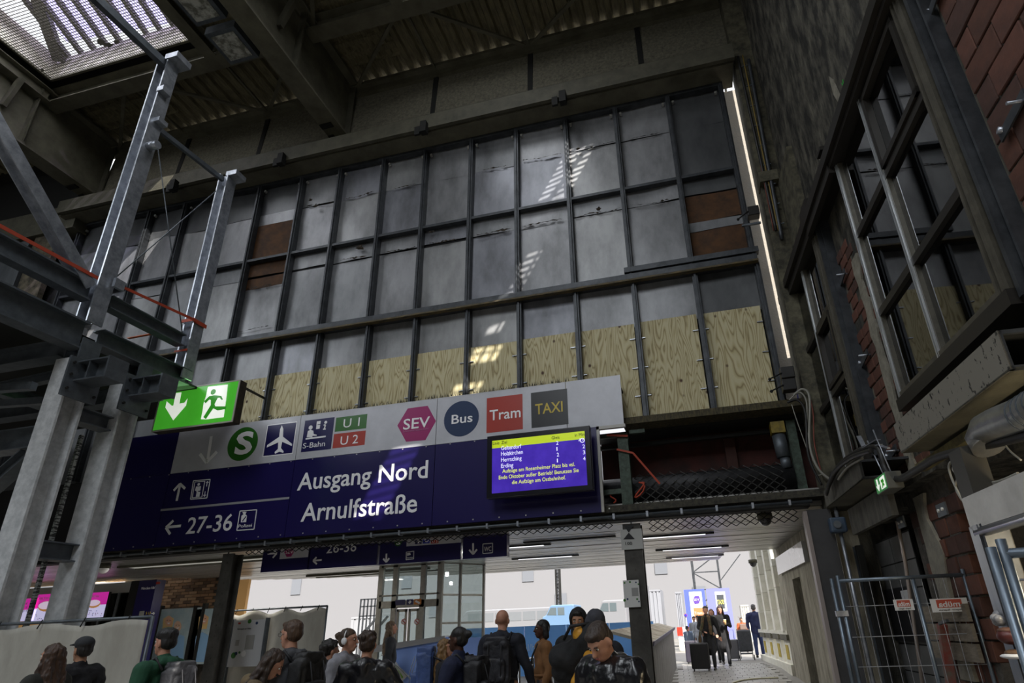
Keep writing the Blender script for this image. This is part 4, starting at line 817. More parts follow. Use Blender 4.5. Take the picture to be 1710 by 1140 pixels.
q = MB(); pwb(q, 6.9, 13, .3, .55, -.6, .12); pwb(q, 6.9, 13, 1.25, 1.35, -.6, .08); q.build('plinth', PIL[1], arc)
for v in (6.95, 8.4, 9.9, 11.4):
    q = MB(); pwb(q, v, v+.9, .55, 1.12, -.3, .05); q.build('plinth_block', PIL[0], arc); q = MB(); pwb(q, v-.08, v+.98, 1.12, 1.26, -.3, .12); q.build('capping', mat('dark_stone_cap', '6b685c', .9, col2='4a473e', scale=4), arc)
    q = MB(); pwb(q, v+.3, v+.7, .65, 1.0, .05, .065); q.build('yellow_label', mat('faded_yellow_label', 'b09a3a', .7), arc)
# left balustrade of the ramp: sloping stone panel wall
bal = thing('ramp_balustrade', 'grey panelled ramp wall with a weathered sloping stone coping left of the walkers', 'balustrade', (-1.2, 14, 0))
pv = lambda yy: -1.22-(yy-11)*.02
for k in range(14):
    y0, y1 = 11.9+k*.62, 11.9+(k+1)*.62
    MB().prism([(pv(y0), y0+.01, rz_(y0)-.02), (pv(y1), y1-.01, rz_(y1)-.02), (pv(y1), y1-.01, 1.28+rz_(y1)*.5), (pv(y0), y0+.01, 1.28+rz_(y0)*.5)], (-.1, 0, 0)).build('wall_panel', mat('grey_wall_panel', '8c8a88', .5, col2='777573', scale=3), bal)
COP = mat('weathered_coping', 'a89f8e', .8, 0, col2='7a6f60', scale=3, detail=10, stretch=(1, 1, 1), lo=.4, hi=.6)
MB().prism([(pv(11.8)-.75, 11.8, 1.50), (pv(11.8)+.04, 11.8, 1.28), (pv(20.6)+.04, 20.6, 1.48), (pv(20.6)-.45, 20.6, 1.62)], (0, 0, .05)).build('coping', COP, bal)
MB().prism([(pv(11.8)+.04, 11.8, 1.26), (pv(11.8)+.06, 11.8, 1.34), (pv(20.6)+.06, 20.6, 1.54), (pv(20.6)+.04, 20.6, 1.46)], (.02, 0, 0)).build('edge_strip', mat('violet_steel_edge', '6a6480', .4, .4), bal)
# dome cameras
for i, (x, y_, lb) in enumerate(((1277, 862, 'dark dome camera under the passage ceiling close to the facade'), (1257, 937, 'dark dome camera at the outer edge of the passage ceiling'), (174, 945, 'white dome camera under the passage ceiling far left by the steel tower'))):
    c = atZ(x, y_, PZ-.05); t = thing('dome_camera', lb, 'camera', c, 'dome cameras'); r_ = .13
    MB().tube([(c.x, c.y, PZ), (c.x, c.y, PZ-.1)], r_, 16).build('mount', GRIME, t); MB().ell((c.x, c.y, PZ-.1), (r_*.85, r_*.85, r_*.9)).build('dome', mat('dome_gloss', '2a2a2e', .08, coat=1) if i < 2 else WHT, t)
# ---------------- hoarding signs and street beyond
hb = {}
def board(name, lb, cat, pts, Y, m, th=.06):
    P = [at(x, y, Y) for x, y in pts]; x0 = (P[0].x+P[3].x)/2; x1 = (P[1].x+P[2].x)/2; z1 = (P[0].z+P[1].z)/2; z0 = (P[2].z+P[3].z)/2
    t = thing(name, lb, cat, (x0, Y, z0)); MB().box((x0, Y, z0), (x1, Y+th, z1)).build('board', m, t); return t, (x0, x1, z0, z1)
HB = mat('cobalt_hoarding', '4f5ecf', .5); HB2 = mat('violet_hoarding', '7377bb', .5); HW = mat('hoarding_white', 'd8d8da', .5)
t, r = board('hoarding_sign', 'tall cobalt board with SEV hexagon and orange Tram field outside the passage', 'sign', [(1143, 985), (1181, 982), (1183, 1088), (1152, 1090)], 34, HB)
P = Pl(34, t, step=.01); P.rect([(1151, 988), (1173, 987), (1176, 1045), (1156, 1046)], HW, lift=1); P.poly([(1157, 1001), (1160, 995), (1167, 994.6), (1169.6, 1000.5), (1167, 1007.4), (1160, 1008)], mat('purple_print', '5a3a96', .5), 'hexagon', 2); P.txt('SEV', (1158.4, 1003), (1168, 1002.4), HW, 4, 3); P.rect([(1158, 1015), (1174, 1014), (1176, 1030), (1160, 1031)], mat('orange_print', 'd07a4a', .5), lift=2); P.txt('Tram', (1160, 1026), (1173, 1025), HW, 5, 3)
t, r = board('hoarding_sign', 'tall violet board with black TAXI field outside the passage', 'sign', [(1183, 983), (1218, 981), (1232, 1088), (1188, 1090)], 34.1, HB2)
P = Pl(34.1, t, step=.01); P.rect([(1193, 988), (1211, 987), (1214, 1020), (1198, 1021)], HW, lift=1); P.rect([(1196, 993), (1208, 992), (1211, 1015.6), (1199.6, 1016)], mat('taxi_field', '3c4046', .5), lift=2); P.txt('TAXI', (1198.6, 1009), (1209, 1008.2), mat('lemon_print', 'e8e070', .5), 8, 3)
# corrugated containers
def container(lb, x0, x1, y0, y1, Y, dep, m, name='shipping_container'):
    a, b = at(x0, y0, Y), at(x1, y1, Y); b.z = .36; t = thing(name, lb, 'container', (a.x, Y, b.z)); q = MB(); n = max(4, int((b.x-a.x)/.28)); h = (a.z-b.z)
    for k in range(n): xx = a.x+(b.x-a.x)*k/n; q.box((xx, Y, b.z+.08), (xx+(b.x-a.x)/n*.55, Y+.05, a.z-.08))
    q.box((a.x, Y+.05, b.z), (b.x, Y+dep, a.z)); q.build('corrugated_shell', m, t); MB().box((a.x, Y-.02, a.z-.1), (b.x, Y+.03, a.z)).box((a.x, Y-.02, b.z), (b.x, Y+.03, b.z+.1)).build('rail', m, t); return t
CG = mat('pale_container', '8a8c92', .6); container('pale grey corrugated container left of the cobalt hoarding board', 1078, 1108, 985, 1045, 40, 2.4, CG); container('grey corrugated container directly beside the cobalt hoarding board', 1127, 1144, 988, 1047, 39, 2.4, CG)
container('white corrugated site container with a stair, left of the glass lift', 587, 632, 1030, 1068, 32, 2.4, mat('white_container', '96989c', .6))
container('small dim container right of the violet TAXI board', 1236, 1252, 1010, 1025, 45, 2, mat('beige_container', 'b4b2aa', .6))
# street furniture: red and white barrier, cement block
bb = thing('road_barrier', 'red and white striped road barrier on concrete blocks left of the suitcases', 'barrier', at(1140, 1075, 33))
a = at(1130, 1047, 33); 
for k in range(5): MB().box((a.x+k*.28, 33, a.z-.4), (a.x+k*.28+.28, 33.05, a.z)).build('stripe', (RED, HW)[k % 2], bb)
bevel(MB().box((a.x, 33.0, .36), (a.x+1.4, 33.5, a.z-.45)).build('concrete_block', PIL[0], bb), .1)
rs_ = thing('no_stopping_sign', 'small round blue and red traffic sign before the cobalt board', 'sign', at(1145, 1027, 33.5)); Pq = Pl(33.5, rs_, step=.02); Pq.disc((1145, 1027), 2.6, RED); Pq.disc((1145, 1027), 2.0, mat('royal_blue_print', '2a36b0', .4), lift=2); a = at(1145, 1027, 33.5); MB().tube([(a.x, 33.55, .36), (a.x, 33.55, a.z)], .03, 6).build('pole', GALV, rs_)
# pale overexposed building across the street, with windows
BL = mat('bright_render', '7a7a7d', .8)
bd = thing('office_building', 'pale overexposed building across the street behind the vehicles', 'building', (-30, 62, 0))
MB().box((-75, 62, .3), (6, 75, 15)).build('wall', BL, bd)
WF = mat('faint_window', '72757b', .3)
for i in range(22):
    for j in range(4):
        if (i*7+j*3) % 4 == 0: MB().box((-70+i*3.4, 61.9, 3.2+j*3), (-68.8+i*3.4, 61.98, 4.9+j*3)).build('window', WF, bd)
bd2 = thing('office_building', 'pale building with a row of windows right of the TAXI board', 'building', (8, 70, 0)); MB().box((6.5, 70, .3), (40, 80, 12)).build('wall', BL, bd2)
for i in range(8): MB().box((8+i*2, 69.9, 6.5), (9.4+i*2, 69.98, 8)).build('window', WF, bd2); MB().box((8+i*2, 69.9, 3.5), (9.0+i*2, 69.98, 4.5)).build('window', WF, bd2)
text('ARROT', at(810, 1033, 60.5), at(862, 1031, 60.5), mat('faint_letters', '8d8f9a', .6), bd, .9)
# lattice tower and scaffolding
def lattice(lb, px0, px1, ytop, ybot, Y, n, name='lattice_tower'):
    a, b = at(px0, ytop, Y), at(px1, ybot, Y); h = (a.z-b.z)/n; n += int((b.z-.36)/h); h = (a.z-.36)/n; b.z = .36; t = thing(name, lb, 'tower', (a.x, Y, b.z)); q = MB(); w_ = b.x-a.x
    for x in (a.x, b.x): q.bar((x, Y, b.z), (x, Y, a.z), .12, .12, (0, 1, 0)); q.bar((x, Y+w_, b.z), (x, Y+w_, a.z), .12, .12, (0, 1, 0))
    q.build('chord', DARK if 'dark' in lb else STEEL_D, t); q = MB()
    for k in range(n):
        z = b.z+k*h; s_ = k % 2; q.bar((a.x, Y, z+h*s_), (b.x, Y, z+h*(1-s_)), .07, .07, (0, 1, 0)); q.bar((a.x, Y, z), (b.x, Y, z), .07, .07, (0, 1, 0))
    q.build('lacing', STEEL_D, t, 'stuff'); return t
lattice('dark lattice crane tower behind the parked vehicles', 927, 936, 925, 1030, 45, 12)
sc_ = lattice('thin steel scaffold tower above the hoarding boards', 1150, 1204, 900, 982, 44, 3, 'scaffold_tower')
q = MB(); a = at(1204, 968, 44); b = at(1236, 925, 44); q.bar(a, b, .06, .06); q.build('guy_wire', STEEL_D, sc_)
# bus, van, truck
VW = mat('vehicle_white', '7f8084', .35, coat=.3); VG = mat('vehicle_glass', '5a6468', .1, coat=.5)
def van(lb, x0, x1, ytop, ybot, Y, kind='van', m=VW, flip=False):
    a, b = at(x0, ytop, Y), at(x1, ybot, Y); x0_, x1_, z1, z0 = a.x, b.x, a.z, max(b.z, .5); t = thing(kind, lb, 'vehicle', ((x0_+x1_)/2, Y, .36)); w_ = x1_-x0_; h = z1-z0
    s_ = -1 if flip else 1; X = lambda f: (x0_+w_*f) if not flip else (x1_-w_*f)
    prof = [(0, 0), (0, .55), (.12, .62), (.26, .98), (.32, 1), (1, 1), (1, 0)] if kind != 'coach' else [(0, 0), (0, .6), (.05, .96), (.08, 1), (1, 1), (1, 0)]
    bevel(MB().prism([(X(f), Y, z0+h*g) for f, g in prof], (0, 1.9, 0)).build('body', m, t), .06, 3)
    if kind != 'coach': MB().prism([(X(f), Y-.01, z0+h*g) for f, g in ((.15, .62), (.27, .9), (.45, .9), (.45, .6))], (0, .02, 0)).prism([(X(f), Y-.01, z0+h*g) for f, g in ((.49, .6), (.49, .9), (.7, .9), (.7, .6))], (0, .02, 0)).build('side_window', VG, t)
    else:
        for k in range(6): MB().box((X(.08+k*.15), Y-.015, z0+h*.5), (X(.21+k*.15), Y+.01, z0+h*.86)).build('side_window', mat('pale_coach_glass', '73777b', .2), t)
    for f in (.18, .8):
        q = MB(); q.tube([(X(f), Y-.03, .36+.33), (X(f), Y+.25, .36+.33)], .33, 18); q.build('wheel', DARK, t)
    return t
van('white van with a dark window standing at the kerb right of mid post', 992, 1048, 1003, 1048, 30, 'van')
van('pale blue and white van behind the blue construction barrier', 905, 960, 1011, 1052, 33, 'van', mat('vehicle_pale_blue', '64809e', .4))
van('long white articulated coach behind the blue barrier, left of the brown coat', 770, 925, 1020, 1054, 35, 'coach')
van('white lorry cab behind the mid post', 1064, 1084, 975, 1046, 36, 'truck')
# blue banner fence across the street side
bf = thing('banner_fence', 'long bright blue printed banner barrier behind the crowd', 'banner', (-6, 17, 0))
BB = mat('bright_blue_banner', '6aa4ea', .5, col2='5f9ae2', scale=1); Yb = 19.0
a, b = at(775, 1052, Yb), at(1110, 1048, Yb)
for k in range(9): MB().box((a.x+(b.x-a.x-.3)*k/9, Yb, .2), (a.x+(b.x-a.x-.3)*(k+1)/9-.02, Yb+.05, 1.72)).build('banner_panel', BB, bf)
Pb = Pl(Yb, bf, step=.01); LGt = mat('lime_print', '7fae3c', .5); Pb.txt('NIE WIEDER', (775, 1072), (838, 1071), LGt, 9, 2); Pb.txt('Mal/h', (866, 1087), (893, 1086), mat('pale_print', 'a9c4dc', .5), 12, 2); Pb.txt('STI', (934, 1082), (951, 1081), mat('pale_print', 'a9c4dc', .5), 8, 2); Pb.txt('n.a', (1085, 1068), (1108, 1066), mat('pale_print', 'a9c4dc', .5), 9, 2)
# glass lift with steel frame
LY = 15.5; lf = thing('glass_lift', 'glass lift enclosure with steel frame, small pictogram signs and double doors', 'lift', (-8.3, LY, 0))
FRS = mat('lift_steel', 'a8a59c', .4, .3, col2='8f8c84', scale=5); GL2 = glass('lift_glass', 'd4dcdc', .02, .3)
x0, x1, x2 = at(633, 1000, LY).x, at(733, 1000, LY).x, at(780, 1000, LY).x; zt_ = 3.42
def fr(xa, xb, za, zb, y0=LY, y1=LY+.1, nm='frame_post', m=FRS): MB().box((xa, y0, za), (xb, y1, zb)).build(nm, m, lf)
for f in (0, .25, .72, 1): fr(x0+(x1-x0)*f-.07, x0+(x1-x0)*f+.07, .1, zt_)
z1_, z2_ = at(680, 1002, LY).z, at(680, 1014, LY).z
fr(x0, x1, z2_, z1_, nm='header'); fr(x0, x1, z1_+.12, z1_+.16, nm='transom'); fr(x0, x1, zt_-.1, zt_, nm='transom')
for xx in (x1+(x2-x1)*.45, x2): fr(xx-.03, xx+.03, .1, zt_, LY-.02+1.2*(xx-x1)/(x2-x1), LY+.06+1.2*(xx-x1)/(x2-x1))
for z in (zt_-.05, 2.55, 1.85, 1.2): MB().bar((x1, LY+.05, z), (x2, LY+1.25, z), .05, .05).build('transom', FRS, lf)
MB().prism([(x1, LY+.05, .2), (x2, LY+1.25, .2), (x2, LY+1.25, zt_), (x1, LY+.05, zt_)], (0, .01, 0)).build('glass_pane', GL2, lf)
for i in range(3):
    f0, f1 = (0, .25, .72, 1)[i], (0, .25, .72, 1)[i+1]; MB().box((x0+(x1-x0)*f0+.07, LY+.05, z1_), (x0+(x1-x0)*f1-.07, LY+.06, zt_)).build('glass_pane', GL2, lf)
    if i != 1: MB().box((x0+(x1-x0)*f0+.07, LY+.05, .3), (x0+(x1-x0)*f1-.07, LY+.06, z2_)).build('glass_pane', GL2, lf)
xm0, xm1 = x0+(x1-x0)*.25+.09, x0+(x1-x0)*.72-.09
for a_, b_ in ((xm0, (xm0+xm1)/2-.02), ((xm0+xm1)/2+.02, xm1)):
    d_ = MB().box((a_, LY+.04, .2), (a_+.06, LY+.08, z2_-.03)).box((b_-.06, LY+.04, .2), (b_, LY+.08, z2_-.03)).box((a_, LY+.04, z2_-.1), (b_, LY+.08, z2_-.03)).build('door_leaf', FRS, lf); MB().box((a_+.06, LY+.05, .2), (b_-.06, LY+.06, z2_-.1)).build('door_glass', GL2, d_)
Pf = Pl(LY-.005, lf, step=.004); Pf.rect([(660, 1001.5), (677, 1000.5), (677, 1009.5), (660, 1010.5)], LNV, 'sign_plate'); Pf.rect([(679, 1000.5), (690, 1000), (690, 1009), (679, 1009.5)], LNV, 'sign_plate'); Pf.rect([(691.4, 1000.2), (703.6, 999.4), (703.6, 1008.4), (691.4, 1009.4)], mat('orange_plate', 'c4762c', .5), 'sign_plate')
Pf.strokes([((694, 1003), (701, 1007))], .05, HW, 'pictogram'); Pf.strokes([((683, 1007), (686, 1003))], .06, HW, 'pictogram')
for cx in (674.4, 696): Pf.disc((cx, 1037.6), 4.2, RED, 'prohibition_sign', 1); Pf.disc((cx, 1037.6), 3.2, HW, 'prohibition_sign', 1.5); Pf.strokes([((cx-2, 1035.5), (cx+2, 1039.7))], .025, RED, 'prohibition_sign')
# hoarding with blue and green advertising below the lift, grey parapet
ad = thing('advert_hoarding', 'blue printed hoarding with green triangle and grey sloping parapet before the lift', 'hoarding', (-6, 13.2, 0)); AY = 13.2
AB = mat('periwinkle_print', '94b2f4', .45, col2='86a6ee', scale=.8)
def zz(x, y): p = at(x, y, AY); return (p.x, AY, p.z)
MB().prism([zz(640, 1078), zz(745, 1063), zz(775, 1064), zz(860, 1064), zz(860, 1180), zz(640, 1200)], (0, .08, 0)).build('board', AB, ad)
MB().prism([(p[0], AY-.05, p[2]) for p in (zz(625, 1078), zz(744, 1061), zz(744, 1069), zz(625, 1089))], (0, .25, 0)).build('parapet', mat('pale_parapet', '9a9a9c', .5), ad)
MB().prism([(p[0], AY-.01, p[2]) for p in (zz(640, 1092), zz(662, 1105), zz(680, 1129), zz(650, 1160), zz(630, 1160))], (0, .006, 0)).build('print_field', HW, ad); MB().prism([(p[0], AY-.015, p[2]) for p in (zz(640, 1097), zz(658, 1108), zz(674, 1130), zz(650, 1158), zz(630, 1158))], (0, .006, 0)).build('print_field', LGt, ad)
hr = thing('stair_handrail', 'curved bright steel handrail on the blue hoarding', 'handrail', zz(640, 1095)); MB().tube([(p[0], AY-.08, p[2]) for p in (zz(640, 1092), zz(648, 1096), zz(658, 1103), zz(672, 1116), zz(700, 1143), zz(712, 1158))], .02, 8).build('rail', GALV, hr)
hr = thing('railing', 'short stainless steel barrier rail standing left of the brown coat', 'railing', at(868, 1110, 9.9))
a, b, c = at(866, 1105, 9.9), at(889, 1098, 10.6), at(882, 1112, 10.2)
q = MB(); q.tube([(a.x, a.y, 0), (a.x, a.y, a.z), (b.x, b.y, b.z), (b.x, b.y, 0)], .03, 10); q.tube([(c.x, c.y, 0), (c.x, c.y, c.z), (b.x, b.y, c.z)], .022, 8); q.build('rail', mat('stainless', 'b4b6b8', .25, .9), hr)
# site platform and stair left of the lift
st_ = thing('site_stair', 'light site stair and scaffold boards beside the white container', 'stair', at(600, 1060, 30)); q = MB(); a, b = at(600, 1065, 30), at(632, 1028, 30); q.bar(a, b, .1, .1); q.bar(a+Vector((0, 1, 0)), b+Vector((0, 1, 0)), .1, .1); c, d = at(603, 1000, 30), at(633, 1000, 30)
for k in range(6): f = k/5; q.bar((c.x+(d.x-c.x)*f, 30, .36), (c.x+(d.x-c.x)*f, 30, c.z), .06, .06, (0, 1, 0))
for y_ in (1000, 1012, 1028): z = at(618, y_, 30).z; q.bar((c.x, 30, z), (d.x, 30, z), .06, .06)
q.build('tubes', STEEL_D, st_)
# ---------------- left: brick wall, posters, info sign, shop window, fabric fences
BW = thing('brick_clad_wall', 'wall strip clad in narrow brown brick slips above the portrait posters', 'wall', (-16, 15.6, 2.2)); Yw = 15.6
a, b = at(262, 968, Yw), at(362, 1018, Yw); MB().box((a.x-1.2, Yw+.02, 0), (b.x, Yw+.3, a.z+.2)).build('backing', MORT, BW)
hh = .085; n_ = int((a.z-b.z)/hh); me_s = []
for k, c_ in enumerate(('8a6a4e', '6f5540', '9a7c60', '5c4636')):
    me = MB().box((-.135, -.02, -.037), (.135, .02, .037)).mesh('brick_slip'); me.materials.append(mat('brick_slip_%d' % k, c_, .85)); me_s.append(me)
for j in range(n_+1):
    x = a.x+(j % 2)*.14; 
    while x < b.x-.1:
        o = bpy.data.objects.new('brick', me_s[random.randrange(4)]); COL.objects.link(o); o.parent = BW; o.matrix_parent_inverse = BW.matrix_basis.inverted(); o.location = (x, Yw+random.uniform(-.01, .008), b.z+j*hh); x += .285
def portrait(lb, x0, x1, y0, y1, heads):
    Y = 15.3; A, B = at(x0, y0, Y), at(x1, y1, Y); t = thing('poster', lb, 'poster', (A.x, Y, B.z), 'portrait posters behind the left post'); MB().box((A.x, Y, B.z), (B.x, Y+.06, A.z)).build('poster_sheet', mat('poster_backdrop', '8fa6b0', .2, col2='a9b8bc', scale=2, coat=.5), t)
    MB().box((A.x-.1, Y-.03, .02), (A.x, Y+.1, A.z+.1)).build('frame', DARK, t); MB().box((B.x, Y-.03, .02), (B.x+.09, Y+.1, A.z+.1)).build('frame', DARK, t); P = Pl(Y, t, step=.002)
    P.poly(heads[0], mat('poster_shirt', '7fa6cc', .5), 'print', 1)
    for hx, hy, r, hc, face in heads[1:]:
        if hc: P.poly([(hx-r*1.5, hy+r*2.4), (hx-r*1.2, hy-r*.6), (hx, hy-r*1.3), (hx+r*1.1, hy-r*.6), (hx+r*.6, hy+r*2.2)], mat('poster_hair_%s' % hc, hc, .6), 'print', 2)
        P.poly([(hx+math.cos(t_)*r*.8, hy+math.sin(t_)*r*1.15) for t_ in [k*.45 for k in range(14)]], mat('poster_skin_'+face, face, .6), 'print', 3)
        P.poly([(hx-r*.4, hy+r*.35), (hx+r*.4, hy+r*.3), (hx, hy+r*.65)], HW, 'print', 4); P.poly([(hx-r*.5, hy-r*.25), (hx-r*.1, hy-r*.3), (hx-r*.3, hy-r*.1)], mat('poster_eye', '4a3a34', .6), 'print', 4); P.poly([(hx+r*.1, hy-r*.3), (hx+r*.5, hy-r*.25), (hx+r*.3, hy-r*.1)], mat('poster_eye', '4a3a34', .6), 'print', 4)
portrait('portrait poster of a laughing woman and a bald man in blue shirts', 270, 322, 1017, 1105, [[(272, 1100), (280, 1065), (296, 1058), (308, 1062), (306, 1100)], (282, 1037, 7.5, 'c8a870', 'c89a80'), (297, 1045, 7.5, None, 'c8a48a')])
portrait('narrow portrait poster of a laughing blonde woman beside the left post', 329, 350, 1017, 1108, [[(322, 1105), (327, 1062), (338, 1055), (348, 1060), (346, 1105)], (341, 1034, 7, 'c8a870', 'c89a80')])
fi = thing('platform_info_column', 'dark blue station information column reading München Hbf at the far left', 'sign', at(230, 1030, 14.2))
Y = 14.2; A, B = at(236, 969, Y), at(262, 1040, Y); MB().box((A.x-.05, Y, .1), (at(267, 969, Y).x-.1, Y+.3, A.z)).build('panel', NAVY, fi); MB().box((A.x-.35, Y+.02, .1), (A.x-.05, Y+.3, A.z)).build('side_face', DARK, fi)
P = Pl(Y, fi, step=.004); P.txt('München Hbf', (236, 984), (258.6, 983), WHT, 4.4, 1); P.rect([(261, 971), (267.5, 971), (267, 975), (260.6, 975)], RED, 'print'); P.rect([(224+9, 1020), (241, 1020), (240, 1029), (232, 1029)], mat('plan_grey', '8f8f8d', .6), 'print'); P.txt('S U', (243, 1026), (251, 1025.4), YEL, 5, 1); P.strokes([((253, 1024), (258, 1023.6)), ((256, 1022), (258, 1023.6)), ((258, 1023.6), (256, 1026))], .02, WHT, 'arrow')
# shop with lit window and doughnut screens
sh = thing('bakery_shopfront', 'lit bakery shopfront with glass panes behind the steel tower', 'shopfront', (-19, 14.6, 0)); Y = 14.8
WL = mat('warm_glow_wall', 'b98f5a', .6, emit=.25); A, B = at(40, 960, Y), at(226, 1045, Y)  # rear wall made to glow, lamplight put into its material
MB().box((A.x-2, Y+1.2, .1), (B.x+2.5, Y+1.3, 3.3)).build('rear_wall', WL, sh); light('shop_lamp', 'POINT', ((A.x+B.x)/2, Y+.5, 2.8), 70, (1, .85, .6)).data.shadow_soft_size = .3; MB().box((A.x-2, Y-.02, 3.02), (B.x+.1, Y+.1, 3.3)).build('fascia', mat('shop_fascia', 'b8b8b4', .5), sh)
for x in (150, 172, 196, 224): X = at(x, 1000, Y).x; MB().box((X-.03, Y, .1), (X+.03, Y+.06, 3.02)).build('mullion', GALV, sh)
for x0_, x1_ in ((120, 150), (150, 172), (172, 196), (196, 224)): MB().box((at(x0_, 1000, Y).x, Y+.02, .1), (at(x1_, 1000, Y).x, Y+.03, 3.02)).build('glass_pane', GL2, sh)
MB().box((at(150, 1000, Y).x, Y+.9, 1.9), (at(220, 1000, Y).x, Y+1.15, 2.5)).build('shelf_goods', mat('pale_shelf_goods', 'c8c4ba', .6, col2='6f6a60', scale=5, emit=.3), sh)  # goods given a glow of their own, as if lit
def donut(lb, x0, x1, y0, y1, cx, cy, r):
    Yd = 14.3; A, B = at(x0, y0, Yd), at(x1, y1, Yd); t = thing('advert_screen', lb, 'screen', (A.x, Yd, B.z), 'doughnut advert screens'); MB().box((A.x, Yd, B.z), (B.x, Yd+.08, A.z)).build('case', DARK, t); MB().box(((A.x+B.x)/2-.05, Yd+.08, 0), ((A.x+B.x)/2+.05, Yd+.14, A.z)).build('stand', DARK, t); P = Pl(Yd, t, step=.004)
    m_ = (A.z+B.z)/2; MB().box((A.x, Yd-.004, m_), (B.x, Yd, A.z)).build('display_top', mat('pink_screen', 'c42a9a', .3, emit=.7), t); MB().box((A.x, Yd-.004, B.z), (B.x, Yd, m_)).build('display_bottom', mat('lilac_screen', 'c8c4e8', .3, emit=.7), t)
    if r:
        P.poly([(cx+math.cos(k*.4)*r, cy+math.sin(k*.4)*r*.62-r*.12*math.cos(k*.4)) for k in range(16)], mat('dough', 'c08a52', .5, emit=.5), 'doughnut', 2); P.poly([(cx+math.cos(k*.4)*r*.96, cy-1.6+math.sin(k*.4)*r*.46-r*.12*math.cos(k*.4)) for k in range(16)], mat('icing', 'dcc8e0', .5, emit=.6), 'doughnut', 3)
        P.txt('AKTION', (cx-r, y0+8), (cx+r*.7, y0+7), HW, 4, 2)
        for k in range(14): P.disc((random.uniform(x0+2, x1-2), random.uniform(y1-12, y1-2)), .6, (RED, GRN, YEL, BLU)[k % 4], 'sprinkle', 2, 6)
    else:
        for k, s_ in enumerate(('3,80 €', '2,40 €', '1,90 €')): P.txt(s_, (x0+2, y0+10+k*6), (x0+16, y0+9.6+k*6), HW, 4, 2)
donut('pink doughnut advertising screen between the two left columns', 58, 97, 993, 1036, 78, 1012, 14); donut('narrow red price screen at the left edge beside the doughnut screen', 30, 56, 1000, 1036, 40, 1015, 0); donut('doughnut advertising screen seen through the shop glass', 144, 172, 990, 1030, 157, 1008, 11)
FAB = mat('grey_woven_sheet', 'b0ada4', .9, 0, col2='98958c', scale=2, detail=8, bump=.25, bscale=6, stretch=(1, 1, .4))
def fabric(lb, pa, pb, Y, ztop, z0=.05, sag=.05, n=60, left=None):
    xa, xb = pa, pb; t = thing('sheet_fence', lb, 'fence', (xa, Y, 0)); vs = []; m_ = 24
    for j in range(m_+1):
        for i in range(n+1):
            f = i/n; x = xa+(xb-xa)*f; g = j/m_; zt = ztop-sag*abs(math.sin(f*math.pi*3.1+.4))**2; z = z0+(zt-z0)*g
            vs.append((x, Y+.05*noise.noise(Vector((x*2.2, z*.7, Y)))+.02*math.sin(x*9+z), z))
    q = MB(); q.add(vs, [(j*(n+1)+i, j*(n+1)+i+1, (j+1)*(n+1)+i+1, (j+1)*(n+1)+i) for j in range(m_) for i in range(n)], True); o = q.build('woven_sheet', FAB, t); s = o.modifiers.new('solid', 'SOLIDIFY'); s.thickness = .006
    q = MB(); q.tube([(xb, Y+.03, 0), (xb, Y+.03, ztop+.03)], .022, 8).tube([(xa, Y+.05, ztop+.02), (xb, Y+.03, ztop+.02)], .02, 8); q.tube([(xa, Y+.03, 0), (xa, Y+.03, ztop)], .022, 8); q.build('fence_frame', GALV2, t)
    q = MB()
    for k in range(6): x = xa+(xb-xa)*(k+.5)/6; q.tube([(x, Y-.02, ztop-.06), (x+.03, Y, ztop+.05)], .008, 5)
    q.build('cable_tie', DARK, t); return t
fabric('grey woven sheet fence at the lower left before the steel columns', at(-160, 1040, 6.5).x, at(251, 1034, 6.5).x, 6.5, 1.90)
fabric('crumpled grey sheet fence behind the glasses wearer with a site map', at(380, 1030, 12.3).x, at(545, 1013, 12.3).x, 12.3, at(545, 1013, 12.3).z, sag=.09)
sm = thing('site_map_board', 'white orientation map board leaning on the grey sheet fence', 'notice board', at(390, 1060, 12.0)); Y = 12.1
A, B = at(391, 1036, Y), at(433, 1112, Y); MB().box((A.x, Y, B.z), (B.x, Y+.04, A.z)).build('board', mat('map_white', 'b6b8bc', .5), sm); MB().box((A.x-.06, Y-.01, 0), (A.x, Y+.06, A.z+.03)).build('frame', GALV2, sm); MB().box((B.x, Y-.01, 0), (B.x+.06, Y+.06, A.z+.03)).build('frame', GALV2, sm)
P = Pl(Y, sm, step=.004); PG = mat('plan_grey', '8f8f8d', .6); P.rect([(411, 1060), (425, 1060), (423, 1084), (409, 1084)], PG, 'plan'); P.rect([(394, 1068), (400, 1068), (398, 1078), (392.5, 1078)], PG, 'plan'); P.rect([(398, 1039), (402, 1039), (402, 1042), (398, 1042)], RED, 'print'); P.txt('Fahrtreppen zur S-Bahn', (396.5, 1051), (419, 1050.4), BLK, 2.6, 1)
for x, y_, c_, r_ in ((417, 1037, GRN, 3), (429, 1040, BLU, 2), (390, 1094, GRN, 4), (394, 1091, BLU, 2.4), (400, 1089, GRN, 1.6), (407, 1091, HW, 4)): P.disc((x, y_), r_, c_, 'print', 1.4, 14)
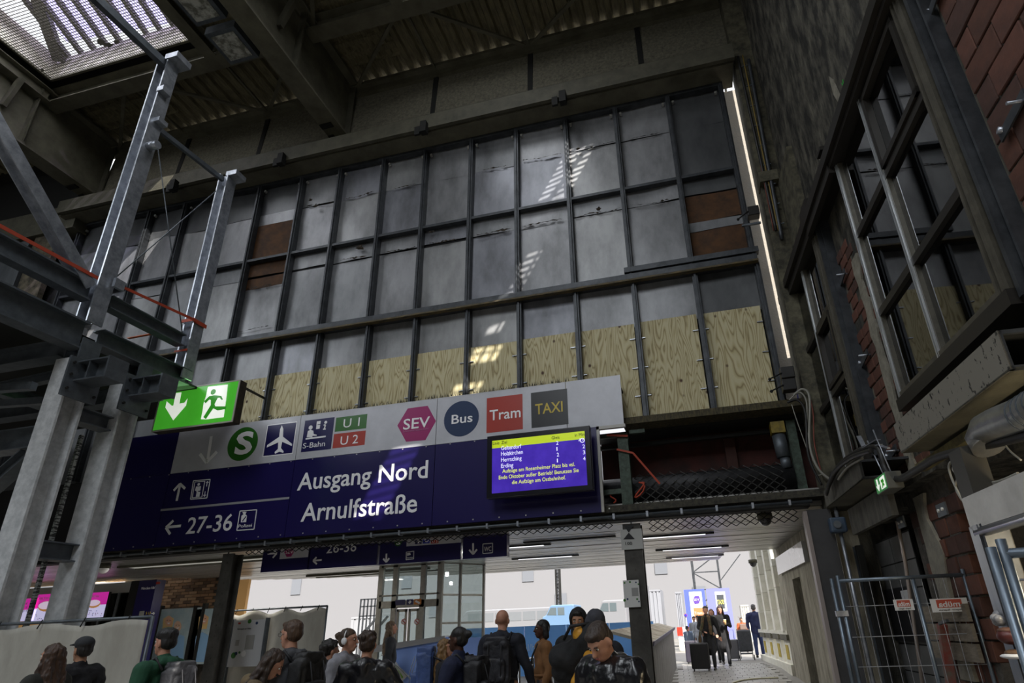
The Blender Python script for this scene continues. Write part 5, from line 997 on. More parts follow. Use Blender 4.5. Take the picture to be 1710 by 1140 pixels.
# ================================================================ right side, low level
aw = atW
def beam_box(lb, u0, u1, z0, z1, e1, m, e0=-.35, name='beam_casing', cat='casing'):
    t = thing(name, lb, cat, wp(u0, z0, e1))
    q = MB(); wslab(q, u0, u1, z0, z1, e1-.015, e1); q.build('front_plate', m, t)
    q = MB(); wslab(q, u0, u1, z0, z0+.015, e0, e1); q.build('soffit_plate', GRIME, t)
    q = MB(); wslab(q, u0, u1-.03, z1-.02, z1, e0, e1-.02); q.build('top_plate', DARK, t)
    q = MB(); wslab(q, u1-.03, u1, z0, z0+.03, e0, e1); wslab(q, u1-.03, u1, z1-.03, z1, e0, e1); wslab(q, u1-.03, u1, z0, z1, e1-.03, e1); q.build('end_frame', STEEL_D, t); return t
SPOT = mat('black_spotted_grey_sheet', '7a766c', .6, .1, col2='1c1b18', scale=22, detail=3, lo=.60, hi=.64, stretch=(1, 1, .6))
SPOT2 = mat('sooty_grey_sheet', '66635a', .7, .1, col2='3a3832', scale=8, detail=10, stretch=(1, 1, .3))
beam_box('black spotted grey sheet casing under the large bay window', 4.4, 6.6, 3.12, 3.42, .45, SPOT)
beam_box('sooty grey sheet casing at the corner under the narrow bay window', 1.1, 3.05, 3.16, 3.40, .45, SPOT2)
tpl = thing('sooty_plate', 'short sooty plate hanging left below the small exit sign', 'plate', wp(2.2, 2.6, .1))
ppx = [aw(*p, .1) for p in ((1415, 847), (1478, 815), (1491, 862), (1423, 892))]; pu = [(p-W0).dot(WU) for p in ppx]; ua_, ub_ = (pu[0]+pu[3])/2, (pu[1]+pu[2])/2; za_, zb_ = (ppx[2].z+ppx[3].z)/2, (ppx[0].z+ppx[1].z)/2
q = MB(); wslab(q, ua_, ub_, za_, zb_, .02, .1); q.build('plate', SPOT2, tpl); q = MB(); wslab(q, ua_+.02, ub_-.02, zb_-.02, zb_, -.3, .02); q.build('bracket_arm', DARK, tpl); q = MB(); wslab(q, ub_-.12, ub_-.06, zb_, 3.2, -.02, .02); q.build('hanger', STEEL_D, tpl)
q = MB(); wslab(q, 4.0, 8.5, 3.0, 3.08, .1, .2); q.build('timber_batten', mat('dusty_batten', '7a7048', .8, col2='4c472f', scale=8), None); tag(bpy.context.scene.objects['timber_batten'], 'dusty yellowish batten running under the spotted sheet casing', 'batten')
dct = thing('ventilation_duct', 'silver spiral ventilation duct with elbow at the right edge under the bay window', 'duct', wp(6, 2.7, .3))
pts = [aw(1800, 640, .5), aw(1712, 690, .5), aw(1668, 706, .5), aw(1648, 716, .5), aw(1641, 730, .5), aw(1652, 746, .5)]
MB().tube(pts, .115, 18).build('duct_pipe', mat('spiral_duct', 'a9a9a6', .35, .8, col2='7f7f7c', scale=3), dct)
q = MB()
for k in range(9):
    f = k/8; p = pts[0].lerp(pts[1], f); d = (pts[1]-pts[0]).normalized(); q.tube([p, p+d*.012], .12, 18)
q.build('seam_ring', GALV2, dct, 'stuff')
# small exit sign
xs_ = thing('exit_sign_small', 'small green exit sign hanging from rods below the cables on the right', 'sign', wp(3.7, 2.98, .6))
def wq(px, py, e): return aw(px, py, e)
ee = .6; A, B, C_, D__ = wq(1458, 800, ee), wq(1475, 789, ee), wq(1486, 815, ee), wq(1467, 825, ee)
u_of = lambda p: (p-W0).dot(WU)
uA, uB = (u_of(A)+u_of(D__))/2, (u_of(B)+u_of(C_))/2; zA, zB = (C_.z+D__.z)/2, (A.z+B.z)/2
q = MB(); wslab(q, uA, uB, zA, zB, ee-.16, ee); bevel(q.build('case', mat('grey_lamp_case', '55554f', .5), xs_), .01)
q = MB(); wslab(q, uA+.01, uB-.01, zA+.01, zB-.01, ee, ee+.004); q.build('green_face', mat('lit_green_small', '3d8a4a', .3, emit=.35), xs_)
def wpoly(q, uv, e, th=.004): q.prism([wp(uA+(uB-uA)*a, zA+(zB-zA)*b, e) for a, b in uv], WN*th)
q = MB(); wpoly(q, [(.2, .85), (.3, .85), (.3, .45), (.4, .5), (.25, .15), (.1, .5), (.2, .45)], ee+.004); wpoly(q, [(.5, .15), (.5, .8), (.9, .85), (.9, .15)], ee+.004); q.build('white_pictogram', WE, xs_)
q = MB(); wpoly(q, [(.6, .2), (.72, .55), (.6, .5), (.62, .65), (.8, .68), (.85, .5), (.78, .45), (.84, .3), (.75, .25), (.74, .38), (.66, .2)], ee+.008, .003); q.build('runner', GX, xs_)
q = MB(); q.tube([wp(uA+.1, zB, ee-.08), wp(uA-.15, 3.45, ee-.08)], .008, 6).tube([wp(uB-.05, zB, ee-.08), wp(uB-.25, 3.5, ee-.08)], .008, 6); q.build('hanging_rod', GALV, xs_)
# cables
CB = mat('black_cable', '1c1b1a', .5); CW = mat('grey_cable', '8a887f', .5); CY = mat('dirty_yellow_cable', '7f6a2c', .6); CR = mat('reddish_cable', '6f3325', .6)
def curve_pts(P, n=8):
    out = []
    for i in range(len(P)-1):
        p0, p1, p2, p3 = P[max(i-1, 0)], P[i], P[i+1], P[min(i+2, len(P)-1)]
        for k in range(n):
            t = k/n; out.append(.5*((2*p1)+(-p0+p2)*t+(2*p0-5*p1+4*p2-p3)*t*t+(-p0+3*p1-3*p2+p3)*t**3))
    return out+[P[-1]]
def cpt(x, y, e):
    p = aw(x, y, e); return p if p.y < FY-.45 else at(x, y, FY-.45)
def cable(nm, lb, pix, e, r=.018, m=None, cat='cable', grp=None, es=None):
    P = curve_pts([cpt(x, y, e) for x, y in pix]); o = MB().tube(P, r, 6).build(nm, m or CB); o['label'] = lb; o['category'] = cat
    if grp: o['group'] = grp
    return o
cable('cable_bundle', 'thick black cable bundle sweeping round the corner above the small exit sign', [(1383, 812), (1400, 780), (1430, 755), (1462, 745), (1472, 760), (1480, 785), (1500, 800), (1530, 785), (1570, 762), (1640, 745), (1710, 728), (1800, 700)], .5, .035)
cable('cable_bundle', 'second thinner black cable bundle hugging the sooty casing at the corner', [(1380, 825), (1392, 790), (1420, 765), (1455, 752)], .55, .03)
for k, (pp_, lb, m, r) in enumerate((
    ([(1325, 660), (1340, 650), (1352, 665), (1352, 740), (1365, 780), (1385, 800)], 'grey corrugated hose looping from the switch boxes down to the corner', CW, .022),
    ([(1318, 668), (1335, 655), (1347, 672), (1348, 720), (1358, 770)], 'pale cable loop just inside the grey hose by the eye sticker', CW, .014),
    ([(1315, 672), (1332, 668), (1345, 690), (1350, 760), (1372, 810)], 'black hose falling from the switch boxes along the corner', CB, .022),
    ([(1322, 675), (1330, 700), (1346, 745), (1362, 790), (1375, 790)], 'thin pale wire hanging in front of the shutter housing end', CW, .008),
    ([(1350, 655), (1358, 690), (1360, 740), (1372, 790)], 'reddish cable beside the narrow bay window corner', CR, .012),
    ([(1610, 840), (1590, 800), (1585, 775), (1600, 765)], 'grey cable looping up beside the stall fascia', CW, .01),
    ([(1600, 765), (1592, 785), (1620, 800), (1660, 805), (1700, 790)], 'pale cable sagging above the white stall fascia', CW, .01),
    ([(1612, 770), (1600, 795), (1596, 815), (1606, 835)], 'thin grey wire loop left above the stall', CW, .008),
    ([(1600, 780), (1628, 792), (1640, 796), (1616, 806)], 'dirty yellow wire in the dark above the stall', CY, .008),
    ([(1616, 772), (1640, 800), (1665, 808), (1690, 800)], 'long grey wire drooping over the stall fascia', CW, .008),
    ([(1655, 700), (1680, 745), (1705, 768)], 'thin wire hanging from the silver duct', CW, .007),
    ([(1400, 800), (1415, 780), (1440, 765)], 'pale flexible tube end above the sooty casing', CW, .018))):
    cable('cable', lb, pp_, .5 if k > 4 else .05, r, m)
# conduit run down the corner pier
for i, (x0, y0, x1, y1, m, r, lb) in enumerate(((1232, 95, 1296, 385, CB, .03, 'black conduit nearest the pier on the wall corner'), (1240, 92, 1300, 385, CY, .014, 'dirty yellow cable running down the wall corner'), (1237, 110, 1292, 385, CR, .01, 'thin reddish cable running down the wall corner'), (1250, 100, 1306, 400, STEEL_D, .04, 'steel cable duct running down the wall beside the yellow cable'))):
    cable('wall_conduit', lb, [(x0, y0), ((x0+x1)/2, (y0+y1)/2), (x1, y1)], -.12, r, m, 'conduit', 'conduits down the corner')
cl_ = thing('conduit_clips', 'row of small cable clips across the conduits on the wall corner', 'clips', aw(1260, 200, -.15)); q = MB()
for k in range(9): y = 110+k*33; x = 1236+(y-95)*.22; q.bar(cpt(x-3, y+2, -.06), cpt(x+12, y-2, -.06), .02, .02)
q.build('clip', GALV2, cl_, 'stuff')
# bracket of crossed aluminium parts
ab = thing('aluminium_bracket', 'crossed aluminium bracket at the lower end of the narrow bay window', 'bracket', aw(1450, 740, .55)); q = MB()
for a_, b_, w_ in (((1434, 728), (1444, 748), .05), ((1436, 752), (1466, 734), .06), ((1440, 762), (1454, 742), .02), ((1452, 746), (1470, 742), .05), ((1466, 742), (1484, 748), .03)): q.bar(aw(*a_, .5), aw(*b_, .5), w_, .012)
q.build('profile', GALV, ab)
# switch boxes at the facade corner
for i, (x, y_, lb) in enumerate(((1256, 350, 'black switch box with lever on the corner pier at mid height'), (1313, 620, 'upper black lever switch at the corner beside the plywood'), (1316, 640, 'lower black lever switch at the corner beside the plywood'))):
    c = at(x, y_, FY-.4); t = thing('lever_switch', lb, 'switch', c, 'black lever switches at the corner'); bevel(MB().box((c.x-.1, c.y, c.z-.12), (c.x+.14, c.y+.2, c.z+.1)).build('box', mat('black_bakelite', '1e1c1a', .4), t), .015)
    MB().tube([(c.x-.08, c.y, c.z-.02), (c.x-.3, c.y-.05, c.z-.12 if i else c.z-.2)], .014, 6).ell((c.x-.31, c.y-.05, c.z-.13 if i else c.z-.21), (.03, .03, .03), n=8, m=5).build('lever', DARK, t)
    if i == 0: MB().box((c.x-.25, c.y+.02, c.z-.34), (c.x+.12, c.y+.06, c.z-.3)).build('arm', GALV2, t)
eyep = thing('eye_sticker', 'small blue sticker with a large eye on the wall beside the cable loops', 'sticker', aw(1343, 660, -.1))
c = [aw(1330, 645, .02), aw(1350, 643, .02), aw(1352, 665, .02), aw(1332, 667, .02)]; MB().prism(c, WN*.006).build('paper', mat('sticker_blue', '2a2c6c', .5), eyep)
cc = aw(1342, 657, .03); q = MB(); n = 20; q.prism([cc+WU*.13*math.cos(k*2*math.pi/n)+Vector((0, 0, .09*math.sin(k*2*math.pi/n))) for k in range(n)], WN*.004); q.build('eye_white', mat('sticker_pale', 'a09c94', .5), eyep)
q = MB(); q.prism([cc+WN*.005+WU*.065*math.cos(k*2*math.pi/n)+Vector((0, 0, .065*math.sin(k*2*math.pi/n))) for k in range(n)], WN*.004); q.build('iris', BLK, eyep)
spk = thing('blue_siren', 'small blue square loudspeaker on the wall right of the broad dark post', 'loudspeaker', aw(1396, 877, .1)); q = MB(); p = aw(1396, 877, .15); bevel(q.box((p.x-.1, p.y-.1, p.z-.12), (p.x+.15, p.y+.1, p.z+.12)).build('case', mat('slate_blue_case', '3a4a5c', .5), spk), .03); MB().tube([(p.x, p.y-.1, p.z), (p.x, p.y-.13, p.z)], .06, 14).build('membrane', GALV2, spk)
# lower wall: recess, cladding, tiled panels, pier of brick and plaster
LW = mat('smudged_cladding', '33312e', .7, .1, col2='45433e', scale=2, stretch=(1, 1, .2), bump=.1)
def wpanel(nm, px0, px1, z0, z1, e, m, th=.03, par=None, pyr=1000):
    u0, u1 = sorted((u_of(aw(px0, pyr, e)), u_of(aw(px1, pyr, e)))); q = MB(); wslab(q, u0, u1, z0, z1, e-th, e); return q.build(nm, m, par if par else wallr), u0, u1
for k, (a_, b_) in enumerate(((1392, 1408), (1408, 1421), (1422, 1436), (1437, 1452))): wpanel('cladding_sheet', a_, b_, 0, 2.7, -.25-.04*(k % 2), LW)
for k, (x_, m_) in enumerate(((1398, DARK), (1407, GALV2), (1415, DARK), (1424, STEEL_D), (1432, DARK), (1440, GALV2), (1447, DARK))): wpanel('cladding_rib', x_, x_+2.6, 0, 2.7, -.17, m_, .1)
_, ua, ub = wpanel('tiled_backing', 1452, 1548, 0, 2.75, -.55, DARK)
TL = mat('grey_door_tile', '6d6d6c', .35, 0, col2='5c5c5b', scale=2)
for j in range(7):
    for i in range(3):
        w_ = (ub-ua)/3; q = MB(); wslab(q, ua+i*w_+.01, ua+(i+1)*w_-.01, .08+j*.38, .08+(j+1)*.38-.02, -.55, -.54); q.build('tile', TL, wallr)
q = MB(); wslab(q, ua+.25*(ub-ua), ub-.1*(ub-ua), 1.25, 2.0, -.53, -.5); d1 = q.build('door_2', mat('dark_door_leaf', '1d1d1f', .4), None, 'structure'); q = MB(); wslab(q, ua+.7*(ub-ua), ua+.85*(ub-ua), 1.75, 1.95, -.5, -.49); q.build('door_notice', HW, d1)
q = MB(); q.tube([aw(1498, 870, -.3), aw(1512, 940, -.3), aw(1543, 1160, -.3)], .025, 8); tag(q.build('white_pipe', mat('bright_pipe', 'b9aca4', .3, .3)), 'bright thin vertical pipe crossing the tiled door behind the mesh fence', 'pipe')
# brick pier
u0p, u1p = u_of(aw(1548, 1000, -.3)), u_of(aw(1628, 1000, -.3))
q = MB(); wslab(q, u0p, u1p, 0, 3.1, -1.2, -.36); q.build('pier_core', MORT, wallr)
nb = int(3.0/.22)
for j in range(nb):
    u = u0p+(j % 2)*.15
    while u < u1p-.05:
        if random.random() > .12 and not (.30 < (u+.14-u0p)/(u1p-u0p) < .52): brick(u+.14, .12+j*.22, -.40+random.uniform(-.02, .015), .28, .2, random.randrange(3))
        u += .3
q = MB(); pp = []
for k in range(15): z = .9+2.1*k/14; pp.append(wp(u0p+(u1p-u0p)*(.28+.10*noise.noise(Vector((z*2, 1, 0)))), z, -.30))
for k in range(14, -1, -1): z = .9+2.1*k/14; pp.append(wp(u0p+(u1p-u0p)*(.55+.15*noise.noise(Vector((z*2, 7, 0)))), z, -.30))
q.prism([p-WN*.05 for p in pp], WN*.04).build('plaster_strip', mat('yellowed_plaster', '8c887a', .9, 0, col2='77736a', scale=6, bump=.4, bscale=20), wallr)
tb = thing('timber_boards', 'weathered pale shuttering boards fixed across the foot of the brick pier', 'boards', wp(u0p, 1.4, -.2))
WDB = mat('weathered_board', '7d7466', .85, 0, col2='5c5448', scale=3, stretch=(1, 1, 4), bump=.2)
for j in range(3): q = MB(); wslab(q, u0p-.05, u1p-.05, 1.12+j*.2, 1.30+j*.2, -.24, -.2); q.build('board', WDB, tb)
rpst = thing('red_steel_prop', 'worn red painted steel prop leaning before the shuttering boards', 'prop', aw(1585, 1100, 0)); q = MB(); q.bar(aw(1573, 1042, -.1), aw(1594, 1180, -.1), .09, .07); q.build('shaft', mat('worn_red_paint', '7f3a34', .7, 0, col2='6a655c', scale=6), rpst)
cv = thing('cross_valve', 'small metal hook plate on top of the red prop', 'hook', aw(1576, 1040, -.05)); MB().bar(aw(1569, 1041, -.05), aw(1582, 1036, -.05), .03, .03).build('hook', STEEL_D, cv)
for x, y_, lb in ((1505, 872, 'grey hinge plate on the wall right of the short plate casing'), (1573, 851, 'square steel plate let into the upper brick pier')):
    t = thing('steel_plate', lb, 'plate', aw(x, y_, -.1), 'steel plates on the low wall'); q = MB(); c = aw(x, y_, -.2); q.obox(c, WU*.12, WN*.01, Vector((0, 0, .07))); q.build('plate', GALV2, t); q = MB(); q.tube([c-WU*.05, c-WU*.05+WN*.03], .02, 6).tube([c+WU*.06, c+WU*.06+WN*.03], .02, 6); q.build('bolt', SCREW, t)
# ---------------- food stall
stl = thing('food_stall', 'stall with white fascia, aluminium corner post and warm lit interior at the right edge', 'stall', wp(5, 0, .6))
e_s = .75
AL = mat('brushed_aluminium', 'b4b6ba', .3, .85, col2='8c8e92', scale=2, stretch=(1, 1, .1)); FAW = mat('scuffed_white_panel', 'c0bdb8', .45, 0, col2='aaa7a2', scale=4)
uu = lambda x, y_, e=e_s: u_of(aw(x, y_, e))
ul = uu(1607, 838); zt2, zb2 = aw(1607, 832, e_s).z, aw(1622, 884, e_s).z
q = MB(); wslab(q, ul, ul+1.9, zb2, zt2, e_s-.3, e_s); q.build('fascia', FAW, stl)
q = MB(); q.tube([wp(ul+.05, zb2-.03, e_s-.02), wp(ul+1.9, zb2-.03, e_s-.02)], .035, 10); q.build('awning_roller', AL, stl)
for a_, b_, e_, m in ((-.22, -.02, -.1, mat('brown_grey_profile', '44423d', .5, .3)), (-.02, .04, 0, AL), (.06, .12, .01, AL), (.14, .17, 0, STEEL_D)):
    q = MB(); wslab(q, ul+a_, ul+b_, 0, zb2+.02 if a_ > -.1 else 2.75, e_s-.16+e_, e_s+e_); q.build('corner_profile', m, stl)
q = MB(); wslab(q, ul+.2, ul+1.9, 0, zb2, -.36, -.30); q.build('rear_wall', mat('warm_beige_wall', 'c8b48a', .6), stl)
for k in range(3):
    q = MB(); wslab(q, ul+.2+(k*.6), ul+.2+k*.6+.57, zb2-.62, zb2-.3, -.3, -.26); q.build('wall_tile', mat('beige_tile', 'b4a078', .5), stl)
q = MB(); wslab(q, ul+.2, ul+1.9, .9, .95, -.3, e_s); q.build('counter', mat('pale_counter', 'a9a49c', .4), stl)
q = MB(); wslab(q, ul+.2, ul+1.9, 0, .9, e_s-.1, e_s-.05); q.build('counter_front', mat('orange_wood_front', '8a5a38', .6, col2='6e4429', scale=6, stretch=(1, 1, .2)), stl)
light('stall_lamp', 'POINT', tuple(wp(ul+1.2, zb2-.15, .3)), 55, (1, .85, .6)).data.shadow_soft_size = .15
q = MB(); q.obox(wp(ul+.34, 1.28, e_s-.1), WU*.09, WN*.01, Vector((0, 0, .33))); dp = q.build('display_panel', mat('menu_white', 'c4c4c4', .4), stl)
sb_ = thing('goods_bag', 'clear bag of pale rolls hanging above the bowl at the stall corner', 'bag', wp(ul+.35, 1.5, e_s)); q = MB(); c = aw(1668, 1034, e_s+.02)
for k in range(7): q.ell(c+Vector((random.uniform(-.04, .04), random.uniform(-.03, .03), random.uniform(-.03, .03))), (.035, .03, .028), n=10, m=6)
q.build('rolls', mat('bag_grey', '9a9a9c', .3, col2='77777a', scale=20), sb_)
bw = thing('food_bowl', 'dark red bowl of food pictured at the stall corner', 'bowl', aw(1680, 1062, e_s+.02)); c = aw(1685, 1062, e_s+.03); q = MB(); q.ell(c, (.07, .065, .05)); q.build('bowl', mat('maroon_bowl', '4a1f1c', .4), bw); MB().ell(c+Vector((0, 0, .035)), (.058, .053, .02)).build('filling', mat('stew', '6a4a3a', .6, col2='3a241c', scale=20), bw)
pl = thing('food_plate', 'pale plate of brown food below the dark red bowl', 'plate', aw(1695, 1090, e_s+.03)); c = aw(1697, 1095, e_s+.03); q = MB(); q.ell(c, (.09, .08, .018)); q.build('plate', HW, pl); MB().ell(c+Vector((0, 0, .02)), (.06, .055, .02)).build('food', mat('crumbed_food', '6e5238', .7, col2='4a3322', scale=30), pl)
# ---------------- construction mesh fences
FG = mat('galvanised_tube', '7c8894', .38, .7, col2='6a747e', scale=8)
def mesh_fence(lb, xa, xb, Y, top, Yb=None, clampy=True, jo=.07, mid=None, bars=True):
    Yb = Y if Yb is None else Yb; t = thing('construction_fence', lb, 'fence', (xa, Y, 0), 'construction fences'); A = Vector((xa, Y, 0)); B = Vector((xb, Yb, 0)); Z = Vector((0, 0, 1))
    q = MB(); q.tube([A+Z*.15, A+Z*(top+.03)], .021, 10); q.tube([A+Z*(top-.03), B+Z*(top-.03)], .021, 10); q.tube([B+Z*.15, B+Z*(top+.03)], .021, 10); q.tube([A+Z*.2, B+Z*.2], .018, 8)
    if mid: C = A.lerp(B, mid); q.tube([C+Z*.15, C+Z*(top-.05)], .021, 10)
    q.build('tube_frame', FG, t); n = int((B-A).length/.105)
    for k in range(1, n): f = k/n; p = A.lerp(B, f); MB().tube([p+Z*.2, p+Z*(top-.03)], .0035, 4, caps=False).build('vertical_wire', GALV, t)
    for z in (.5, .8, 1.1, 1.4, 1.72): MB().tube([A+Z*z, B+Z*z], .0045, 4, caps=False).build('horizontal_wire', GALV, t)
    MB().tube([A-(B-A).normalized()*jo+Z*.1, A-(B-A).normalized()*jo+Z*top], .021, 10).build('joined_post', FG, t)
    if clampy: MB().box((A.x-.1, A.y-.03, 1.62), (A.x+.03, A.y+.03, 1.68)).build('clamp', GALV, t)
    for P_ in (A, B): bevel(MB().box((P_.x-.12, P_.y-.35, 0), (P_.x+.12, P_.y+.35, .15)).build('foot', mat('concrete_foot', '6c6a66', .9), t), .02)
    return t
fA, fB = at(1399, 965, 7.9), at(1609, 959, 7.9)
f1 = mesh_fence('galvanised mesh construction fence with two banner plates before the tiled door', fA.x, fB.x, 7.9, 2.03, mid=.60)
def banner(px0, px1, py0, py1, Y, lb):
    a_, b_ = at(px0, py0, Y), at(px1, py1, Y); t = thing('fence_banner', lb, 'sign', (a_.x, Y, b_.z), 'banner plates on the mesh fence'); MB().box((a_.x, Y, b_.z), (b_.x, Y+.006, a_.z)).build('plate', mat('banner_white', 'c4c4c4', .5), t); w_, h = b_.x-a_.x, a_.z-b_.z
    MB().box((a_.x+w_*.16, Y-.003, b_.z+h*.32), (a_.x+w_*.84, Y, b_.z+h*.92)).build('red_field', mat('banner_red', 'a4402c', .5), t)
    text('müba', (b_.x-w_*.22, Y-.004, b_.z+h*.38), (a_.x+w_*.2, Y-.004, b_.z+h*.38), mat('banner_white', 'c4c4c4', .5), t, h*.42, nrm=(0, 1, 0), bold=.02)
    text('Baugeräte - Baugerüste', (b_.x-w_*.2, Y-.003, b_.z+h*.10), (a_.x+w_*.18, Y-.003, b_.z+h*.10), BLK, t, h*.14, nrm=(0, 1, 0)); return t
banner(1491, 1528, 1001, 1018, 7.86, 'mirrored red and white banner plate, left one on the mesh fence')
banner(1552, 1620, 1000, 1020, 7.86, 'mirrored red and white banner plate, right one on the mesh fence')
g = at(1674, 912, 3.0)
mesh_fence('galvanised fence panel nearest the camera at the right edge', g.x, g.x+.8, 3.0, at(1674, 912, 3.0).z, 2.9, clampy=False, jo=.044)
# ================================================================ people
BAKE = bpy.data.scenes.new('bake')
def remesh(q, vox, name, m, parent, sm=4, disp=0, dsize=.12):
    me = q.mesh('tmp'); o = bpy.data.objects.new('tmp', me); BAKE.collection.objects.link(o)
    r = o.modifiers.new('r', 'REMESH'); r.mode = 'VOXEL'; r.voxel_size = vox; r.use_smooth_shade = True
    if sm: s = o.modifiers.new('s', 'SMOOTH'); s.factor = .5; s.iterations = sm
    BAKE.view_layers[0].update(); dg = BAKE.view_layers[0].depsgraph; dg.update(); ev = o.evaluated_get(dg); m2 = bpy.data.meshes.new_from_object(ev); bpy.data.objects.remove(o); bpy.data.meshes.remove(me)
    if disp:
        sd = random.random()*50; nn = [v.normal.copy() for v in m2.vertices]
        for v, n in zip(m2.vertices, nn): v.co += n*disp*noise.noise(Vector((v.co.x/dsize+sd, v.co.y/dsize, v.co.z/dsize*.8)))
    m2.name = name; m2.materials.clear(); m2.materials.append(m); m2.polygons.foreach_set('use_smooth', [True]*len(m2.polygons))
    ob = bpy.data.objects.new(name, m2); COL.objects.link(ob); ob.parent = parent; return ob
def cloth(name, c, c2=None, rough=.85, bump=.25, sc=25, coat=0): return mat(name, c, rough, 0, col2=c2 or c, scale=6, bump=bump, bscale=sc, coat=coat)
SKINS = {'fair': ('c09078', 'a87864'), 'tan': ('b08468', '946a50'), 'dark': ('4a2e22', '382218')}
def mk(q, name, m, par):
    o = q.build(name, m); o.parent = par; return o
def person(lb, loc, rz, h=1.75, skin='fair', hair=('short', '1e1a18'), top=('black_jacket', '17171a'), style='jacket', legs=('dark_trousers', '1a1b20'), vox=.012,
           aL=None, aR=None, lean=0, pitch=0, yaw=0, stride=0, coat=False, hood=0, build=1.0, puffy=0, topm=None, group=None, grip=False):
    t = thing('person', lb, 'person', loc, group, rz); k = h/1.75; V = Vector
    W_ = .185*build
    Ml = Matrix.Rotation(-R_(lean), 3, 'X'); piv = V((0, 0, .98))
    U = lambda p: (piv+Ml@(V(p)-piv))*k
    D = lambda p: V(p)*k
    neck = V((0, -.01, 1.48)); Hc = V((0, .015, 1.625)); Mh = Matrix.Rotation(R_(yaw), 3, 'Z')@Matrix.Rotation(-R_(pitch), 3, 'X'); Np = V((0, -.01, 1.53))
    H = lambda p: U(Np+Mh@(V(p)-Np))
    RH = (Ml@Mh)
    sk = mat('skin_'+skin, SKINS[skin][0], .55, 0, col2=SKINS[skin][1], scale=9, spec=.35)
    aL = aL or ((-.25*build, -.03, 1.14), (-.24*build, .06, .88)); aR = aR or ((.25*build, -.03, 1.14), (.24*build, .06, .88))
    ft = [V((-.1, .35*stride, .08+(.0 if stride >= 0 else .05))), V((.1, -.35*stride, .08+(.05 if stride > 0 else 0)))]
    kn = [V((-.1, .19*stride+.03, .5)), V((.1, -.12*stride+.04, .49))]
    # body: one continuous skin surface
    q = MB(); Hs = k
    q.ell(H((0, 0, 1.665)), (.076*Hs, .095*Hs, .088*Hs), RH); q.ell(H((0, .02, 1.61)), (.064*Hs, .078*Hs, .085*Hs), RH); q.ell(H((0, .055, 1.553)), (.04*Hs, .04*Hs, .032*Hs), RH)
    q.cone(H((0, .098, 1.655)), .009*Hs, H((0, .117, 1.615)), .015*Hs, 8); q.ell(H((0, .09, 1.575)), (.026*Hs, .018*Hs, .014*Hs), RH, 10, 6); q.ell(H((0, .082, 1.672)), (.055*Hs, .018*Hs, .012*Hs), RH, 10, 6)
    for s in (-1, 1): q.ell(H((s*.077, -.005, 1.625)), (.012*Hs, .022*Hs, .034*Hs), RH, 10, 6)
    q.cone(U((0, -.02, 1.44)), .058*k, H((0, -.005, 1.56)), .052*k)
    q.cone(U((0, 0, 1.38)), .10*k*build, U((0, 0, 1.05)), .105*k*build); q.cone(U((-W_*.8, -.01, 1.42)), .06*k, U((W_*.8, -.01, 1.42)), .06*k); q.cone(D((-.08, 0, .95)), .11*k, D((.08, 0, .95)), .11*k)
    hands = []
    for s, (el, wr_) in ((-1, aL), (1, aR)):
        sh_ = U((s*W_, -.01, 1.41)); E_ = U(el); Wv = U(wr_); q.cone(sh_, .05*k, E_, .04*k); q.cone(E_, .04*k, Wv, .027*k); d = (Wv-E_).normalized()
        side = d.cross(V((0, 0, 1)));
        if side.length < .3: side = V((0, 1, 0)).cross(d) if s > 0 else d.cross(V((0, 1, 0)))
        side.normalize(); nrm_ = d.cross(side).normalized(); pc = Wv+d*.05*k
        q.ell(pc, (.04*k, .018*k, .05*k), Matrix((side, nrm_, d)).transposed(), 10, 7)
        for fi_, (off, ln) in enumerate(((-.03, .062), (-.01, .075), (.01, .07), (.03, .055))):
            b0 = pc+d*.035*k+side*off*k; b1 = b0+d*ln*.5*k+nrm_*.006*k; b2 = b1+(d*.7-nrm_*(.75 if not grip else 1.6)).normalized()*ln*.5*k; q.cone(b0, .0105*k, b1, .010*k, 8); q.cone(b1, .010*k, b2, .008*k, 8)
        th0 = pc-d*.01*k-side*.035*k*s; th1 = th0+(d*.7-side*s*.7).normalized()*.035*k; q.cone(th0, .013*k, th1, .011*k, 8); q.cone(th1, .011*k, th1+(d-nrm_*.5).normalized()*.03*k, .009*k, 8); hands.append((pc, d, nrm_, side))
    for i in (0, 1):
        s = -1 if i == 0 else 1; q.cone(D((s*.09, 0, .9)), .085*k, D(kn[i]), .055*k); q.cone(D(kn[i]), .055*k, D(ft[i]), .035*k); q.cone(D(ft[i]+V((0, -.03, -.04))), .03*k, D(ft[i]+V((0, .12, -.05))), .025*k)
    remesh(q, max(.0085, vox*.75), 'body', sk, t, 3)
    # face
    ew = mat('eye_white', 'd8d4cc', .3); ei = mat('eye_iris', '231a14', .2); lp = mat('lips_'+skin, {'fair': '9c5a50', 'tan': '8a5146', 'dark': '5a2e2a'}[skin], .5)
    if vox < .016:
        q = MB(); q2 = MB(); q3 = MB()
        for s in (-1, 1): q.ell(H((s*.03, .088, 1.648)), (.013*k, .009*k, .008*k), RH, 8, 6); q2.ell(H((s*.03, .095, 1.648)), (.006*k, .004*k, .007*k), RH, 8, 6); q3.ell(H((s*.032, .094, 1.67)), (.018*k, .008*k, .004*k), RH, 8, 6)
        mk(q, 'eyes', ew, t); mk(q2, 'pupils', ei, t); mk(q3, 'eyebrows', mat('brow_'+hair[1], hair[1], .8), t); q = MB(); q.ell(H((0, .103, 1.58)), (.022*k, .008*k, .007*k), RH, 10, 6); mk(q, 'lips', lp, t)
    # hair
    hm = mat('hair_'+hair[1], hair[1], .55, 0, col2=hair[2] if len(hair) > 2 else hair[1], scale=30, bump=.4, bscale=60, stretch=(1, 1, .15)); q = MB(); st = hair[0]
